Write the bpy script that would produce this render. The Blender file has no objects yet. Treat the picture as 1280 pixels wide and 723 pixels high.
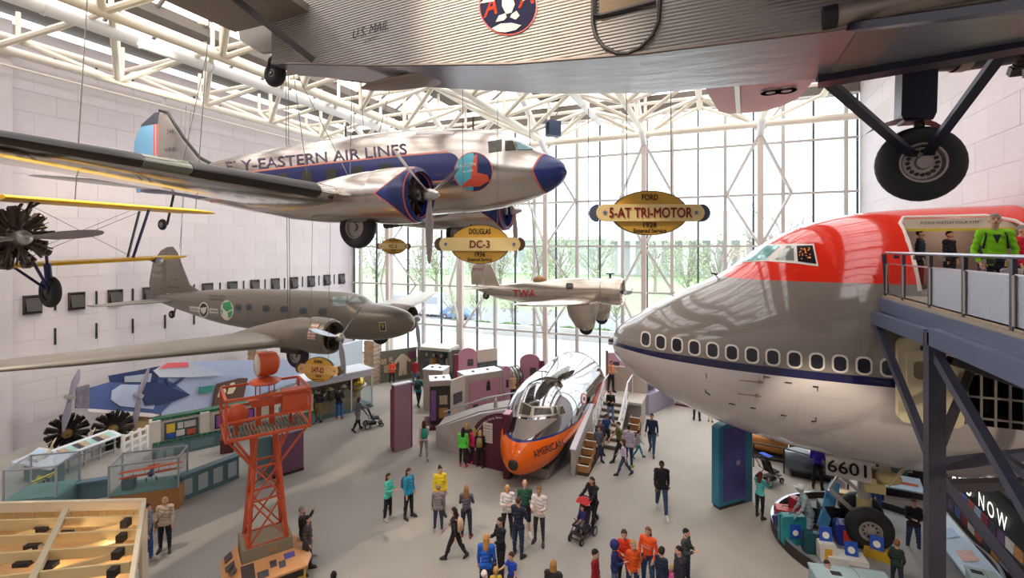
import bpy, bmesh, math, random
import numpy as np
from mathutils import Vector, Matrix, Euler, Quaternion
from mathutils.bvhtree import BVHTree
random.seed(7)
R = math.radians
PI = math.pi
scene = bpy.context.scene
COL = scene.collection
# ------------------------------------------------------------------ camera (level, 17 mm, lens shifted down)
FPX, CX, HY, EYE, YAW = 600.0, 640.0, 310.0, 9.0, R(22.8)
CA, SA = math.cos(YAW), math.sin(YAW)
cd = bpy.data.cameras.new('camera'); cam = bpy.data.objects.new('camera', cd); COL.objects.link(cam)
cam.location = (0, 0, EYE); cam.rotation_euler = (PI / 2, 0, YAW)
cd.sensor_width = 36; cd.lens = 36 * FPX / 1280; cd.shift_y = -(361.5 - HY) / 1280; cd.clip_end = 500
scene.camera = cam
# ------------------------------------------------------------------ sky: bright overcast day outside the glass
w = bpy.data.worlds.new('sky'); scene.world = w; w.use_nodes = True
wn = w.node_tree.nodes; wl = w.node_tree.links
bg = wn['Background']
tc = wn.new('ShaderNodeTexCoord'); sp = wn.new('ShaderNodeSeparateXYZ'); cr = wn.new('ShaderNodeValToRGB')
wl.new(tc.outputs['Generated'], sp.inputs[0]); wl.new(sp.outputs['Z'], cr.inputs[0]); wl.new(cr.outputs[0], bg.inputs[0])
cr.color_ramp.elements[0].position = 0.0; cr.color_ramp.elements[0].color = (0.86, 0.92, 1, 1)
cr.color_ramp.elements[1].position = 0.5; cr.color_ramp.elements[1].color = (0.95, 0.975, 1, 1)
bg.inputs[1].default_value = 2.4
# ------------------------------------------------------------------ lamps in the hall (daylight through the glass, added warm spots)
def area(name, loc, rot, sx, sy, power, col):
    l = bpy.data.lights.new(name, 'AREA'); l.shape = 'RECTANGLE'; l.size = sx; l.size_y = sy; l.energy = power; l.color = col
    o = bpy.data.objects.new(name, l); o.location = loc; o.rotation_euler = rot; COL.objects.link(o); return o
def spot(name, loc, target, power, col, deg, blend=0.6, rad=0.15):
    l = bpy.data.lights.new(name, 'SPOT'); l.energy = power; l.color = col; l.spot_size = R(deg); l.spot_blend = blend; l.shadow_soft_size = rad
    o = bpy.data.objects.new(name, l); o.location = loc
    o.rotation_euler = (Vector(target) - Vector(loc)).to_track_quat('-Z', 'Y').to_euler(); COL.objects.link(o); return o
SKYLIGHT = 2.2          # radiance of the lit skylight diffusers
area('daylight_through_glass', (-10.5, 32.6, 9.5), (R(-90), 0, 0), 34, 15, 1300, (0.93, 0.97, 1.0))
for i, (a, b, p, d) in enumerate([((-9, 6, 17), (-9, 12, 0), 2200, 55), ((-16, 5, 17), (-12, 11, 0), 2600, 55), ((-14, 27, 16), (-14, 19, 0), 2000, 60), ((-20.5, 12, 17.4), (-29, 18, 9), 1800, 80), ((-21, 12.5, 4.8), (-28, 13.5, 1.2), 260, 80), ((-3, 6, 17), (-4, 15, 0), 1500, 45),
                                  ((-20, 22, 16.5), (-27, 12, 1), 900, 45), ((-2, 26, 16.5), (0, 24, 0), 900, 50), ((-4, 2.5, 15), (2, 16, 3.5), 1500, 40),
                                  ((6.9, 8.5, 7.2), (5.2, 15.5, 0), 420, 75), ((2.2, 13.0, 7.0), (3.2, 16.0, 0), 260, 80), ((5.5, 27, 9), (4.5, 21.5, 0), 500, 70)]):
    spot('added_warm_spot', a, b, p, (1.0, 0.86, 0.70), d)  # unseen spots added as fill for floor, walls and hull, and for warm patches
# ------------------------------------------------------------------ view
scene.view_settings.view_transform = 'Standard'; scene.view_settings.look = 'None'
scene.view_settings.exposure = 0.42; scene.view_settings.gamma = 1.0
scene.cycles.max_bounces = 7; scene.cycles.diffuse_bounces = 3; scene.cycles.glossy_bounces = 3
scene.cycles.transmission_bounces = 3; scene.cycles.transparent_max_bounces = 8; scene.cycles.caustics_reflective = False
scene.cycles.caustics_refractive = False; scene.cycles.use_denoising = True; scene.cycles.sample_clamp_indirect = 4
# ------------------------------------------------------------------ pixel -> world helpers (used to look positions up)
def D(px, py):
    u = (px - CX) / FPX; return Vector((-SA + u * CA, CA + u * SA, (HY - py) / FPX))
def P(px, py, t): return Vector((0, 0, EYE)) + D(px, py) * t
def FL(px, py, z=0.0): return P(px, py, (z - EYE) * FPX / (HY - py))
def PY(px, py, Y): d = D(px, py); return P(px, py, Y / d.y)
def PXX(px, py, X): d = D(px, py); return P(px, py, X / d.x)
def V(*a): return Vector(a)
# ------------------------------------------------------------------ materials
MATS = {}
def srgb(c):
    if isinstance(c, str): c = [int(c[i:i + 2], 16) / 255 for i in (0, 2, 4)]
    return tuple((x / 12.92 if x <= .04045 else ((x + .055) / 1.055) ** 2.4) for x in c)
class S:                                                # tiny socket algebra
    def __init__(s, nt, k): s.nt, s.k = nt, k
    def op(s, o, *b):
        n = s.nt.nodes.new('ShaderNodeMath'); n.operation = o
        for i, x in enumerate((s,) + b):
            x = x.k if isinstance(x, S) else x
            if isinstance(x, (int, float)): n.inputs[i].default_value = x
            else: s.nt.links.new(x, n.inputs[i])
        return S(s.nt, n.outputs[0])
    def __add__(s, b): return s.op('ADD', b)
    def __sub__(s, b): return s.op('SUBTRACT', b)
    def __mul__(s, b): return s.op('MULTIPLY', b)
    def __truediv__(s, b): return s.op('DIVIDE', b)
    def __and__(s, b): return s.op('MULTIPLY', b)
    def __or__(s, b): return s.op('MAXIMUM', b)
    def __lt__(s, b): return s.op('LESS_THAN', b)
    def __gt__(s, b): return s.op('GREATER_THAN', b)
    def abs(s): return s.op('ABSOLUTE')
    def inv(s): return s.op('MULTIPLY_ADD', -1.0, 1.0)
def mat(name, col='808080', rough=.5, metal=0., noise=0., nscale=4., bump=0., bscale=30., wave=None, emit=0., rnd=0., zones=None, spec=.5, trans=0., stretch=None, coat=0., alpha=1., panel=0):
    if name in MATS: return MATS[name]
    m = bpy.data.materials.new(name); MATS[name] = m; m.use_nodes = True
    nt = m.node_tree; b = nt.nodes['Principled BSDF']; c = srgb(col)
    b.inputs['Base Color'].default_value = (*c, 1); b.inputs['Roughness'].default_value = rough; b.inputs['Metallic'].default_value = metal
    b.inputs['Specular IOR Level'].default_value = spec
    if coat: b.inputs['Coat Weight'].default_value = coat; b.inputs['Coat Roughness'].default_value = .05
    if trans: b.inputs['Transmission Weight'].default_value = trans
    m.diffuse_color = (*c, 1)
    L = nt.links.new
    def node(t): return nt.nodes.new('ShaderNode' + t)
    tcn = node('TexCoord'); vec = tcn.outputs['Object']
    def mapped(sc):
        if not stretch: return vec
        mp = node('Mapping'); mp.inputs['Scale'].default_value = stretch; L(vec, mp.inputs[0]); return mp.outputs[0]
    cur = None
    def mix(fac, a, bb, mode='MIX'):
        n = node('Mix'); n.data_type = 'RGBA'; n.blend_type = mode
        for sock, x in ((n.inputs[0], fac), (n.inputs[6], a), (n.inputs[7], bb)):
            if isinstance(x, S): x = x.k
            if isinstance(x, (int, float)): sock.default_value = x
            elif isinstance(x, tuple): sock.default_value = (*x[:3], 1)
            else: L(x, sock)
        return n.outputs[2]
    if zones:
        sx = node('SeparateXYZ'); L(vec, sx.inputs[0])
        X, Y, Z = (S(nt, sx.outputs[i]) for i in range(3))
        cur = c
        rg, mt = None, None
        for fn, zc, zr, zm in zones:
            k = fn(X, Y, Z); cur = mix(k, cur, srgb(zc))
            rg = (k * zr + k.inv() * (rg if rg is not None else rough)); mt = (k * zm + k.inv() * (mt if mt is not None else metal))
        L(rg.k, b.inputs['Roughness']); L(mt.k, b.inputs['Metallic'])
    if noise:
        n = node('TexNoise'); n.inputs['Scale'].default_value = nscale; n.inputs['Detail'].default_value = 5; L(mapped(1), n.inputs[0])
        k = (S(nt, n.outputs[0]) - .5) * (2 * noise) + 1.0
        cc = node('CombineColor')
        for i in range(3): L(k.k, cc.inputs[i])
        cur = mix(1.0, cur if cur is not None else c, cc.outputs[0], 'MULTIPLY')
    if rnd:
        oi = node('ObjectInfo'); k = (S(nt, oi.outputs['Random']) - .5) * (2 * rnd) + 1.0
        cc = node('CombineColor')
        for i in range(3): L(k.k, cc.inputs[i])
        cur = mix(1.0, cur if cur is not None else c, cc.outputs[0], 'MULTIPLY')
    if cur is not None and not isinstance(cur, tuple): L(cur, b.inputs['Base Color'])
    h = None
    if bump:
        n = node('TexNoise'); n.inputs['Scale'].default_value = bscale; n.inputs['Detail'].default_value = 3; L(mapped(1), n.inputs[0]); h = S(nt, n.outputs[0]) * bump
    if panel:                                            # riveted sheet joints: fine relief lines every `panel` metres along X
        sx = node('SeparateXYZ'); L(vec, sx.inputs[0])
        k = (S(nt, sx.outputs[0]) / panel).op('FRACT'); k2 = (S(nt, sx.outputs[2]) / (panel * .6)).op('FRACT')
        g = ((k - .5).abs() > .488) | ((k2 - .5).abs() > .485)
        h = (h + g * -.06) if h else g * -.06
    if wave:                                             # (axis index, pitch, strength): corrugated sheet
        sx = node('SeparateXYZ'); L(vec, sx.inputs[0])
        k = (S(nt, sx.outputs[wave[0]]) * (2 * PI / wave[1])).op('SINE') * wave[2]; h = (h + k) if h else k
    if h:
        bn = node('Bump'); bn.inputs['Strength'].default_value = 1; bn.inputs['Distance'].default_value = .1; L(h.k, bn.inputs['Height']); L(bn.outputs[0], b.inputs['Normal'])
    if emit:
        b.inputs['Emission Color'].default_value = (*c, 1); b.inputs['Emission Strength'].default_value = emit
    return m
def glass_mat(name, tint=(.95, .98, 1), rough=0., refl=.08):
    if name in MATS: return MATS[name]
    m = bpy.data.materials.new(name); MATS[name] = m; m.use_nodes = True; nt = m.node_tree; nt.nodes.clear()
    o = nt.nodes.new('ShaderNodeOutputMaterial'); tr = nt.nodes.new('ShaderNodeBsdfTransparent'); gl = nt.nodes.new('ShaderNodeBsdfGlossy'); mx = nt.nodes.new('ShaderNodeMixShader'); fr = nt.nodes.new('ShaderNodeLayerWeight')
    tr.inputs[0].default_value = (*tint, 1); gl.inputs['Roughness'].default_value = .03; fr.inputs[0].default_value = .25
    k = S(nt, fr.outputs['Facing']).op('POWER', 3.0) * .5 + refl
    nt.links.new(k.k, mx.inputs[0]); nt.links.new(tr.outputs[0], mx.inputs[1]); nt.links.new(gl.outputs[0], mx.inputs[2]); nt.links.new(mx.outputs[0], o.inputs[0])
    return m
# ------------------------------------------------------------------ objects
def tag(o, label=None, cat=None, group=None, kind=None):
    if label: o['label'] = label
    if cat: o['category'] = cat
    if group: o['group'] = group
    if kind: o['kind'] = kind
    return o
def thing(name, label, cat, loc=(0, 0, 0), rz=0., group=None):
    o = bpy.data.objects.new(name, None); COL.objects.link(o); o.location = loc; o.rotation_euler = (0, 0, rz); o.empty_display_size = .2
    return tag(o, label, cat, group)
def copy_tree(o, parent=None):
    c = o.copy(); COL.objects.link(c); c.parent = parent
    for ch in list(o.children): copy_tree(ch, c)
    return c
def wmat(o):
    M = Matrix.Translation(o.location) @ o.rotation_euler.to_matrix().to_4x4()
    return wmat(o.parent) @ M if o.parent else M
def rot_to(d):
    return Vector(d).to_track_quat('Z', 'Y').to_matrix()
class MB:
    def __init__(s): s.v, s.f, s.m = [], [], []
    def add(s, vs, fs, mi=0):
        b = len(s.v); s.v += [tuple(p) for p in vs]; s.f += [tuple(i + b for i in f) for f in fs]; s.m += [mi] * len(fs); return s
    def box(s, c, d, rz=0., mi=0, rot=None):
        M = rot if rot is not None else Matrix.Rotation(rz, 3, 'Z'); c = Vector(c)
        vs = [c + M @ Vector((x * d[0] / 2, y * d[1] / 2, z * d[2] / 2)) for x in (-1, 1) for y in (-1, 1) for z in (-1, 1)]
        return s.add(vs, [(0, 1, 3, 2), (4, 6, 7, 5), (0, 4, 5, 1), (2, 3, 7, 6), (0, 2, 6, 4), (1, 5, 7, 3)], mi)
    def bar(s, a, b, w, h, mi=0):
        a, b = Vector(a), Vector(b); d = b - a; M = rot_to(d)
        z = Vector((0, 0, 1)); dn = d.normalized()
        if abs(dn.z) < .99:
            x = dn.cross(z).normalized(); y = x.cross(dn); M = Matrix((x, y, dn)).transposed()
        return s.box((a + b) / 2, (w, h, d.length), rot=M, mi=mi)
    def tube(s, a, b, r, r2=None, n=8, mi=0, cap=True):
        a, b = Vector(a), Vector(b); r2 = r if r2 is None else r2; M = rot_to(b - a); vs = []
        for p, q in ((a, r), (b, r2)):
            for i in range(n): t = 2 * PI * i / n; vs.append(p + M @ Vector((q * math.cos(t), q * math.sin(t), 0)))
        fs = [(i, (i + 1) % n, n + (i + 1) % n, n + i) for i in range(n)]
        if cap: fs += [tuple(range(n - 1, -1, -1)), tuple(range(n, 2 * n))]
        return s.add(vs, fs, mi)
    def path(s, pts, r, n=6, mi=0):
        pts = [Vector(p) for p in pts]; rings = []
        for i, p in enumerate(pts):
            d = (pts[min(i + 1, len(pts) - 1)] - pts[max(i - 1, 0)]); M = rot_to(d)
            if i == 0: up = M @ Vector((1, 0, 0))
            dn = d.normalized(); up = (up - dn * up.dot(dn)).normalized(); sd = dn.cross(up)
            rr = r[i] if isinstance(r, (list, tuple)) else r
            rings.append([p + (up * math.cos(2 * PI * k / n) + sd * math.sin(2 * PI * k / n)) * rr for k in range(n)])
        return s.loft(rings, mi=mi)
    def loft(s, rings, mi=0, cap=True, closed=True):
        n = len(rings[0]); vs = [p for r in rings for p in r]; fs = []
        for i in range(len(rings) - 1):
            for k in range(n if closed else n - 1):
                fs.append((i * n + k, i * n + (k + 1) % n, (i + 1) * n + (k + 1) % n, (i + 1) * n + k))
        if cap and closed: fs += [tuple(range(n - 1, -1, -1)), tuple((len(rings) - 1) * n + k for k in range(n))]
        return s.add(vs, fs, mi)
    def lathe(s, prof, o, ax=(0, 0, 1), n=24, mi=0, cap=False):
        M = rot_to(ax); o = Vector(o); rings = []
        for r, h in prof: rings.append([o + M @ Vector((r * math.cos(2 * PI * k / n), r * math.sin(2 * PI * k / n), h)) for k in range(n)])
        return s.loft(rings, mi=mi, cap=cap)
    def ell(s, c, r, n=16, m=10, mi=0, M=None):
        c = Vector(c); rings = []
        for j in range(m + 1):
            t = PI * j / m; e = max(math.sin(t), .02)
            ring = [Vector((r[0] * e * math.cos(2 * PI * k / n), r[1] * e * math.sin(2 * PI * k / n), -r[2] * math.cos(t))) for k in range(n)]
            rings.append([c + (M @ p if M else p) for p in ring])
        return s.loft(rings, mi=mi)
    def prism(s, poly, a, b, mi=0):                      # polygon of 3-D points, extruded by the vector b (a unused offset)
        poly = [Vector(p) + Vector(a) for p in poly]; n = len(poly); b = Vector(b)
        return s.add(poly + [p + b for p in poly], [tuple(range(n - 1, -1, -1)), tuple(range(n, 2 * n))] + [(i, (i + 1) % n, n + (i + 1) % n, n + i) for i in range(n)], mi)
    def quad(s, a, b, c, d, mi=0): return s.add([a, b, c, d], [(0, 1, 2, 3)], mi)
    def mesh(s, name, mats, ang=38, flip=True):
        me = bpy.data.meshes.new(name); me.from_pydata(s.v, [], s.f)
        for x in (mats if isinstance(mats, (list, tuple)) else [mats]): me.materials.append(x)
        me.polygons.foreach_set('material_index', s.m)
        bm = bmesh.new(); bm.from_mesh(me)
        if flip: bmesh.ops.recalc_face_normals(bm, faces=bm.faces)
        bm.to_mesh(me); bm.free()
        if ang:
            me.polygons.foreach_set('use_smooth', [True] * len(me.polygons)); me.set_sharp_from_angle(angle=R(ang))
        me.update(); return me
    def build(s, name, mats, parent=None, ang=38, world=False, flip=True, loc=None):
        if world and parent is not None:
            Mi = wmat(parent).inverted(); s.v = [tuple(Mi @ Vector(p)) for p in s.v]
        if loc is not None:
            l = Vector(loc); s.v = [tuple(Vector(p) - l) for p in s.v]
        o = bpy.data.objects.new(name, s.mesh(name, mats, ang, flip)); COL.objects.link(o)
        if parent is not None: o.parent = parent
        if loc is not None: o.location = loc
        return o
def obj(name, me, parent=None, loc=None):
    o = bpy.data.objects.new(name, me); COL.objects.link(o)
    if parent is not None: o.parent = parent
    if loc is not None: o.location = loc
    return o
def struct(o, label=None): o['kind'] = 'structure'; return o if not label else tag(o, label)
# ------------------------------------------------------------------ text
def text_polys(txt, size=1., bold=.0, align='CENTER', spacing=1.):
    cu = bpy.data.curves.new('text', 'FONT'); cu.body = txt; cu.size = size; cu.align_x = align; cu.align_y = 'CENTER'; cu.space_character = spacing; cu.resolution_u = 3
    o = bpy.data.objects.new('text', cu); COL.objects.link(o)
    dg = bpy.context.evaluated_depsgraph_get(); me = bpy.data.meshes.new_from_object(o.evaluated_get(dg))
    v = [tuple(x.co) for x in me.vertices]; f = [tuple(p.vertices) for p in me.polygons]
    if bold:
        n = len(v); d = bold * size * .5; sh = [(d, 0), (-d, 0), (0, d), (0, -d)]; v0, f0 = v, f; v, f = [], []
        for k, (a, c) in enumerate(sh): v += [(p[0] + a, p[1] + c, 0) for p in v0]; f += [tuple(i + k * n for i in q) for q in f0]
    bpy.data.objects.remove(o); bpy.data.curves.remove(cu); bpy.data.meshes.remove(me)
    return v, f
def text_on(name, txt, o, right, up, size, m, parent=None, bold=.0, depth=.01, world=False, arc=0., spacing=1., align='CENTER', width=None):
    v, f = text_polys(txt, size, bold, align, spacing); o, right, up = Vector(o), Vector(right).normalized(), Vector(up).normalized(); nrm = right.cross(up)
    sx = 1.
    if width:
        xs = [p[0] for p in v]; sx = width / max(1e-4, max(xs) - min(xs))
    vs = []
    for x, y, z in v:
        x *= sx
        if arc: a = x / arc; x, y = (arc + y) * math.sin(a), (arc + y) * math.cos(a) - arc
        vs.append(o + right * x + up * y + nrm * depth)
    b = MB(); b.add(vs, f); return b.build(name, m, parent, ang=0, world=world, flip=False)
# ------------------------------------------------------------------ aircraft shapes
def interp(st, m):
    st = np.array(st, float); x = st[:, 0]; n = len(x); s = np.zeros_like(st)
    for i in range(n):
        a, b = max(i - 1, 0), min(i + 1, n - 1); s[i] = (st[b] - st[a]) / (x[b] - x[a])
    out = []
    for i in range(n - 1):
        h = x[i + 1] - x[i]
        for t in np.linspace(0, 1, m, endpoint=False):
            h00, h10, h01, h11 = 2 * t**3 - 3 * t**2 + 1, t**3 - 2 * t**2 + t, -2 * t**3 + 3 * t**2, t**3 - t**2
            r = h00 * st[i] + h10 * h * s[i] + h01 * st[i + 1] + h11 * h * s[i + 1]; r[0] = x[i] + t * h; out.append(r)
    out.append(st[-1]); return out
def hull(st, n=40, m=4, e=2., ydir=1.):                  # st: (x, top, bot, half width, centre z)
    rings = []
    for x, top, bot, hw, zc in interp(st, m):
        ring = []
        for k in range(n):
            a = 2 * PI * k / n; ca, sa = math.cos(a), math.sin(a)
            yy = hw * math.copysign(abs(sa) ** (2 / e), sa); zz = math.copysign(abs(ca) ** (2 / e), ca)
            ring.append(Vector((x, yy, zc + (top - zc) * zz if zz > 0 else zc + (zc - bot) * zz)))
        rings.append(ring)
    return rings
def airfoil(n=14):
    xs = [(1 - math.cos(PI * i / n)) / 2 for i in range(n + 1)]
    th = lambda x: 5 * (.2969 * math.sqrt(x) - .126 * x - .3516 * x * x + .2843 * x**3 - .1036 * x**4)
    up = [(x, th(x) * 1.15) for x in xs]; lo = [(x, -th(x) * .85) for x in xs]
    return up[::-1] + lo[1:-1]                            # TE -> upper -> LE -> lower
AF = airfoil()
def wing_rings(secs, vertical=False, sgn=1, scale=1., rng=None):   # secs: (le x, span y, z, chord, t/c); heading = +x*sgn
    rings = []
    for lx, y, z, c, tk in secs:
        pts = AF if rng is None else [p for p in AF if p[0] <= rng]
        rings.append([Vector((lx - sgn * c * a, y, z + b * c * tk * scale)) if not vertical else Vector((lx - sgn * c * a, y + b * c * tk * scale, z)) for a, b in pts])
    return rings
def wing(name, secs, m, parent, vertical=False, sgn=1):
    b = MB(); b.loft(wing_rings(secs, vertical, sgn)); return b.build(name, m, parent, ang=50)
def propeller(parent, o, r, angs, m_blade, m_hub, sgn=1, hubr=.13, width=.22, spin=.3, name='propeller'):
    pr = bpy.data.objects.new(name, None); COL.objects.link(pr); pr.parent = parent; pr.location = o
    h = MB(); h.lathe([(hubr * 1.1, -.12), (hubr * 1.2, .0), (hubr, .1), (hubr * .75, spin * .7), (hubr * .4, spin), (.01, spin * 1.03)], (0, 0, 0), (sgn, 0, 0), 16); h.build('hub', m_hub, pr)
    for a in angs:
        b = MB(); rings = []
        d = Vector((0, math.sin(R(a)), math.cos(R(a)))); q = Vector((0, math.cos(R(a)), -math.sin(R(a)))); ax = Vector((sgn, 0, 0))
        for f, wd, tw, th in ((.05, .35, 60, .9), (.2, .6, 50, .5), (.4, 1, 36, .3), (.65, .95, 26, .2), (.85, .75, 20, .14), (.97, .45, 18, .1), (1, .1, 18, .05)):
            cdir = q * math.cos(R(tw)) - ax * math.sin(R(tw)); nd = d.cross(cdir)
            rings.append([d * (f * r) + cdir * (wd * width / 2 * math.cos(t)) + nd * (th * width * .25 * math.sin(t)) for t in np.linspace(0, 2 * PI, 10, endpoint=False)])
        b.loft(rings); b.build('blade', m_blade, pr)
    return pr
def wheel(parent, o, r, wd, ax=(0, 1, 0), m_t=None, m_h=None, name='wheel', holes=0):
    b = MB(); pf = []
    for a in np.linspace(-125, 125, 13): pf.append((r - wd * .5 + wd * .5 * math.cos(R(a)), wd * .5 * math.sin(R(a))))
    w_ = bpy.data.objects.new(name, None); COL.objects.link(w_); w_.parent = parent; w_.location = o
    b.lathe(pf, (0, 0, 0), ax, 32); b.build('tyre', m_t, w_)
    h = MB(); rr = r - wd * .78
    h.lathe([(rr, -wd * .42), (rr * .9, -wd * .42), (rr * .8, -wd * .25), (rr * .35, -wd * .3), (rr * .3, -wd * .5), (.001, -wd * .5)], (0, 0, 0), ax, 24)
    h.lathe([(rr, wd * .42), (rr * .9, wd * .42), (rr * .8, wd * .25), (rr * .35, wd * .3), (rr * .3, wd * .5), (.001, wd * .5)], (0, 0, 0), ax, 24)
    h.build('wheel_hub', m_h, w_)
    if holes:
        q = MB(); M = rot_to(ax)
        for s in (-1, 1):
            for k in range(holes): a = 2 * PI * k / holes; c = M @ Vector((rr * .6 * math.cos(a), rr * .6 * math.sin(a), s * wd * .3)); q.tube(c - Vector(ax) * .02, c + Vector(ax) * .02, rr * .09, n=8)
        q.build('hub_holes', MATS['black'], w_)['kind'] = 'stuff'
    return w_
def radial(b, o, r, n=9, sgn=1, mi=0, stub=.11, rows=1):         # finned cylinders round a crankcase, axis x
    o = Vector(o)
    if rows > 1: radial(b, o - Vector((sgn * .3, 0, 0)), r, n, sgn, mi, stub, rows - 1)
    b.lathe([(.01, .28), (r * .22, .25), (r * .36, .1), (r * .38, -.18), (r * .3, -.3)], o, (sgn, 0, 0), 20, mi)
    for k in range(n):
        a = 2 * PI * (k + .5 * rows) / n; d = Vector((0, math.sin(a), math.cos(a)))
        for q in range(5):
            f0 = .36 + q * .115; b.tube(o + d * (r * f0), o + d * (r * (f0 + .07)), stub, n=10, mi=mi)
        b.tube(o + d * (r * .3), o + d * (r * .95), stub * .8, n=8, mi=mi)
        b.box(o + d * (r * .97), (.2, .12, .12), rot=Matrix.Rotation(-a, 3, 'X'), mi=mi)
        sd = Vector((0, d.z, -d.y)) * .05
        b.tube(o + d * (r * .3) + Vector((sgn * .12, 0, 0)) + sd, o + d * (r * .98) + Vector((sgn * .1, 0, 0)) + sd, .018, n=6, mi=mi)
        b.tube(o + d * (r * .95) + Vector((sgn * .12, 0, 0)), o + d * (r * 1.06) + Vector((sgn * .06, 0, 0)), .035, n=6, mi=mi)
def spiky(b, o, r, n):                                  # pushrods, plugs and pipes crowding a radial engine
    q = random.Random(5); o = Vector(o)
    for k in range(n):
        a = q.uniform(0, 6.28); a2 = a + q.uniform(-.25, .25); f0, f1 = q.uniform(.3, .7), q.uniform(.75, 1.12); x = q.uniform(-.15, .22)
        b.tube(o + Vector((x, f0 * r * math.sin(a), f0 * r * math.cos(a))), o + Vector((x - q.uniform(-.05, .12), f1 * r * math.sin(a2), f1 * r * math.cos(a2))), q.uniform(.012, .03), n=5)
def bvh_of(*objs):
    bpy.context.view_layer.update(); vs, fs = [], []
    for o in objs:
        M = o.matrix_world; k = len(vs); vs += [M @ v.co for v in o.data.vertices]; fs += [tuple(i + k for i in p.vertices) for p in o.data.polygons]
    return BVHTree.FromPolygons(vs, fs)
def ray(bvh, px, py, off=.012):
    o = Vector((0, 0, EYE)); d = D(px, py).normalized(); h, n, i, q = bvh.ray_cast(o, d)
    if h is None: return None
    if n.dot(d) > 0: n = -n
    return h + n * off
def hug(bvh, poly, rings=4, off=.012, dens=6):           # skin patch laid on a hull, outline given as looked up on the photograph
    pts = []
    for i in range(len(poly)):
        a, b = poly[i], poly[(i + 1) % len(poly)]
        for k in range(dens): pts.append((a[0] + (b[0] - a[0]) * k / dens, a[1] + (b[1] - a[1]) * k / dens))
    cx = sum(p[0] for p in pts) / len(pts); cy = sum(p[1] for p in pts) / len(pts); b = MB(); grid = []
    for r in range(rings):
        s = 1 - r / rings; ring = [ray(bvh, cx + (x - cx) * s, cy + (y - cy) * s, off) for x, y in pts]
        if any(p is None for p in ring):
            good = [p for p in ring if p is not None]
            if not good: return b
            ring = [p if p is not None else min(good, key=lambda q: 0) for p in ring]
        grid.append(ring)
    c = ray(bvh, cx, cy, off) or grid[-1][0]; n = len(pts); vs = [p for r in grid for p in r] + [c]; fs = []
    for r in range(rings - 1):
        for k in range(n): fs.append((r * n + k, r * n + (k + 1) % n, (r + 1) * n + (k + 1) % n, (r + 1) * n + k))
    for k in range(n): fs.append(((rings - 1) * n + k, (rings - 1) * n + (k + 1) % n, len(vs) - 1))
    b.add(vs, fs); return b
def circ(cx, cy, rx, ry=None, n=20, a0=0, a1=360):
    ry = rx if ry is None else ry
    return [(cx + rx * math.cos(R(a)), cy + ry * math.sin(R(a))) for a in np.linspace(a0, a1, n, endpoint=(a1 - a0) < 360)]
def rrect(cx, cy, w_, h_, r, k=4):
    out = []
    for sx, sy, a in ((1, 1, 0), (-1, 1, 90), (-1, -1, 180), (1, -1, 270)):
        for i in range(k + 1):
            t = R(a + 90 * i / k); out.append((cx + sx * (w_ / 2 - r) + r * math.cos(t), cy + sy * (h_ / 2 - r) + r * math.sin(t)))
    return out
def hug_text(bvh, txt, a, b, h, off=.014, bold=.02, slant=0.):    # lettering laid on a hull from a to b (photo pixels), cap height h
    v, f = text_polys(txt, 1., bold); xs = [p[0] for p in v]; ys = [p[1] for p in v]; x0, x1, y0, y1 = min(xs), max(xs), min(ys), max(ys)
    ax = Vector((b[0] - a[0], b[1] - a[1])); up = Vector((ax.y, -ax.x)).normalized() if abs(slant) < 1e-6 else Vector((slant, -1)).normalized()
    vs = []
    for x, y, z in v:
        q = Vector(a) + ax * ((x - x0) / (x1 - x0)) + up * (h * (y - y0) / (y1 - y0)); p = ray(bvh, q.x, q.y, off)
        if p is None: return MB()
        vs.append(p)
    m = MB(); m.add(vs, f); return m
# ================================================================== the hall
ORD = 'first second third fourth fifth sixth seventh eighth ninth tenth eleventh twelfth thirteenth fourteenth'.split()
XL, XR, YG, ZT = -28.8, 7.7, 33.0, 19.0
GX = [2.5, -4.1, -10.7, -17.3, -23.9]
MX = [5.8, -0.8, -7.4, -14.0, -20.6, -27.2]
m_stone = mat('travertine', 'ccc3c4', .55, noise=.06, nscale=1.2, rnd=.025, stretch=(1, 1, 5))
m_joint = mat('stone_joint', 'bdb4b4', .9)
m_cream = mat('cream_steel', 'ebe3d2', .4)
m_white = mat('white_paint', 'eeeeee', .5)
m_ltsteel = mat('light_grey_steel', 'c9c5c0', .45)
m_dark = mat('dark_mullion', '4a5058', .5)
m_gutter = mat('dark_gutter', '6a625a', .8)
m_black = mat('black', '16161a', .5)
m_carpet = mat('carpet', 'b5afa6', .95, noise=.10, nscale=.6, bump=.12, bscale=160, spec=.1)
m_sky = mat('skylight_diffuser', 'fbf8fa', .6, emit=SKYLIGHT)
m_glass = glass_mat('window_glass', (.97, .99, 1))
m_case = glass_mat('case_glass', (.93, .96, .97), refl=.05)
b = MB(); b.box((-10.5, 13, -.1), (38, 41, .2)); fl = struct(b.build('floor', m_carpet))
def stone_wall(name, face_x, sgn, y0, y1, z0, z1, ph, pw, back=.4):
    b = MB(); b.box((face_x - sgn * (back / 2 + .03), (y0 + y1) / 2, (z0 + z1) / 2), (back, y1 - y0, z1 - z0)); wo = struct(b.build(name, m_joint, ang=0))
    me = {}
    nz = int(round((z1 - z0) / ph)); i = 0
    z = z0
    while z < z1 - .05:
        y = y0 - (pw / 2 if i % 2 else 0)
        while y < y1 - .02:
            a, c = max(y, y0), min(y + pw, y1); k = round(c - a, 2); h = round(min(ph, z1 - z), 2)
            if c - a > .05:
                if (k, h) not in me:
                    q = MB(); q.box((-sgn * .02, 0, 0), (.04, k - .008, h - .008)); me[(k, h)] = q.mesh('stone_panel', m_stone, 0)
                obj('stone_panel', me[(k, h)], wo, (face_x + sgn * random.uniform(0, .004), (a + c) / 2, z + h / 2))
            y += pw
        z += ph; i += 1
    return wo
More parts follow.
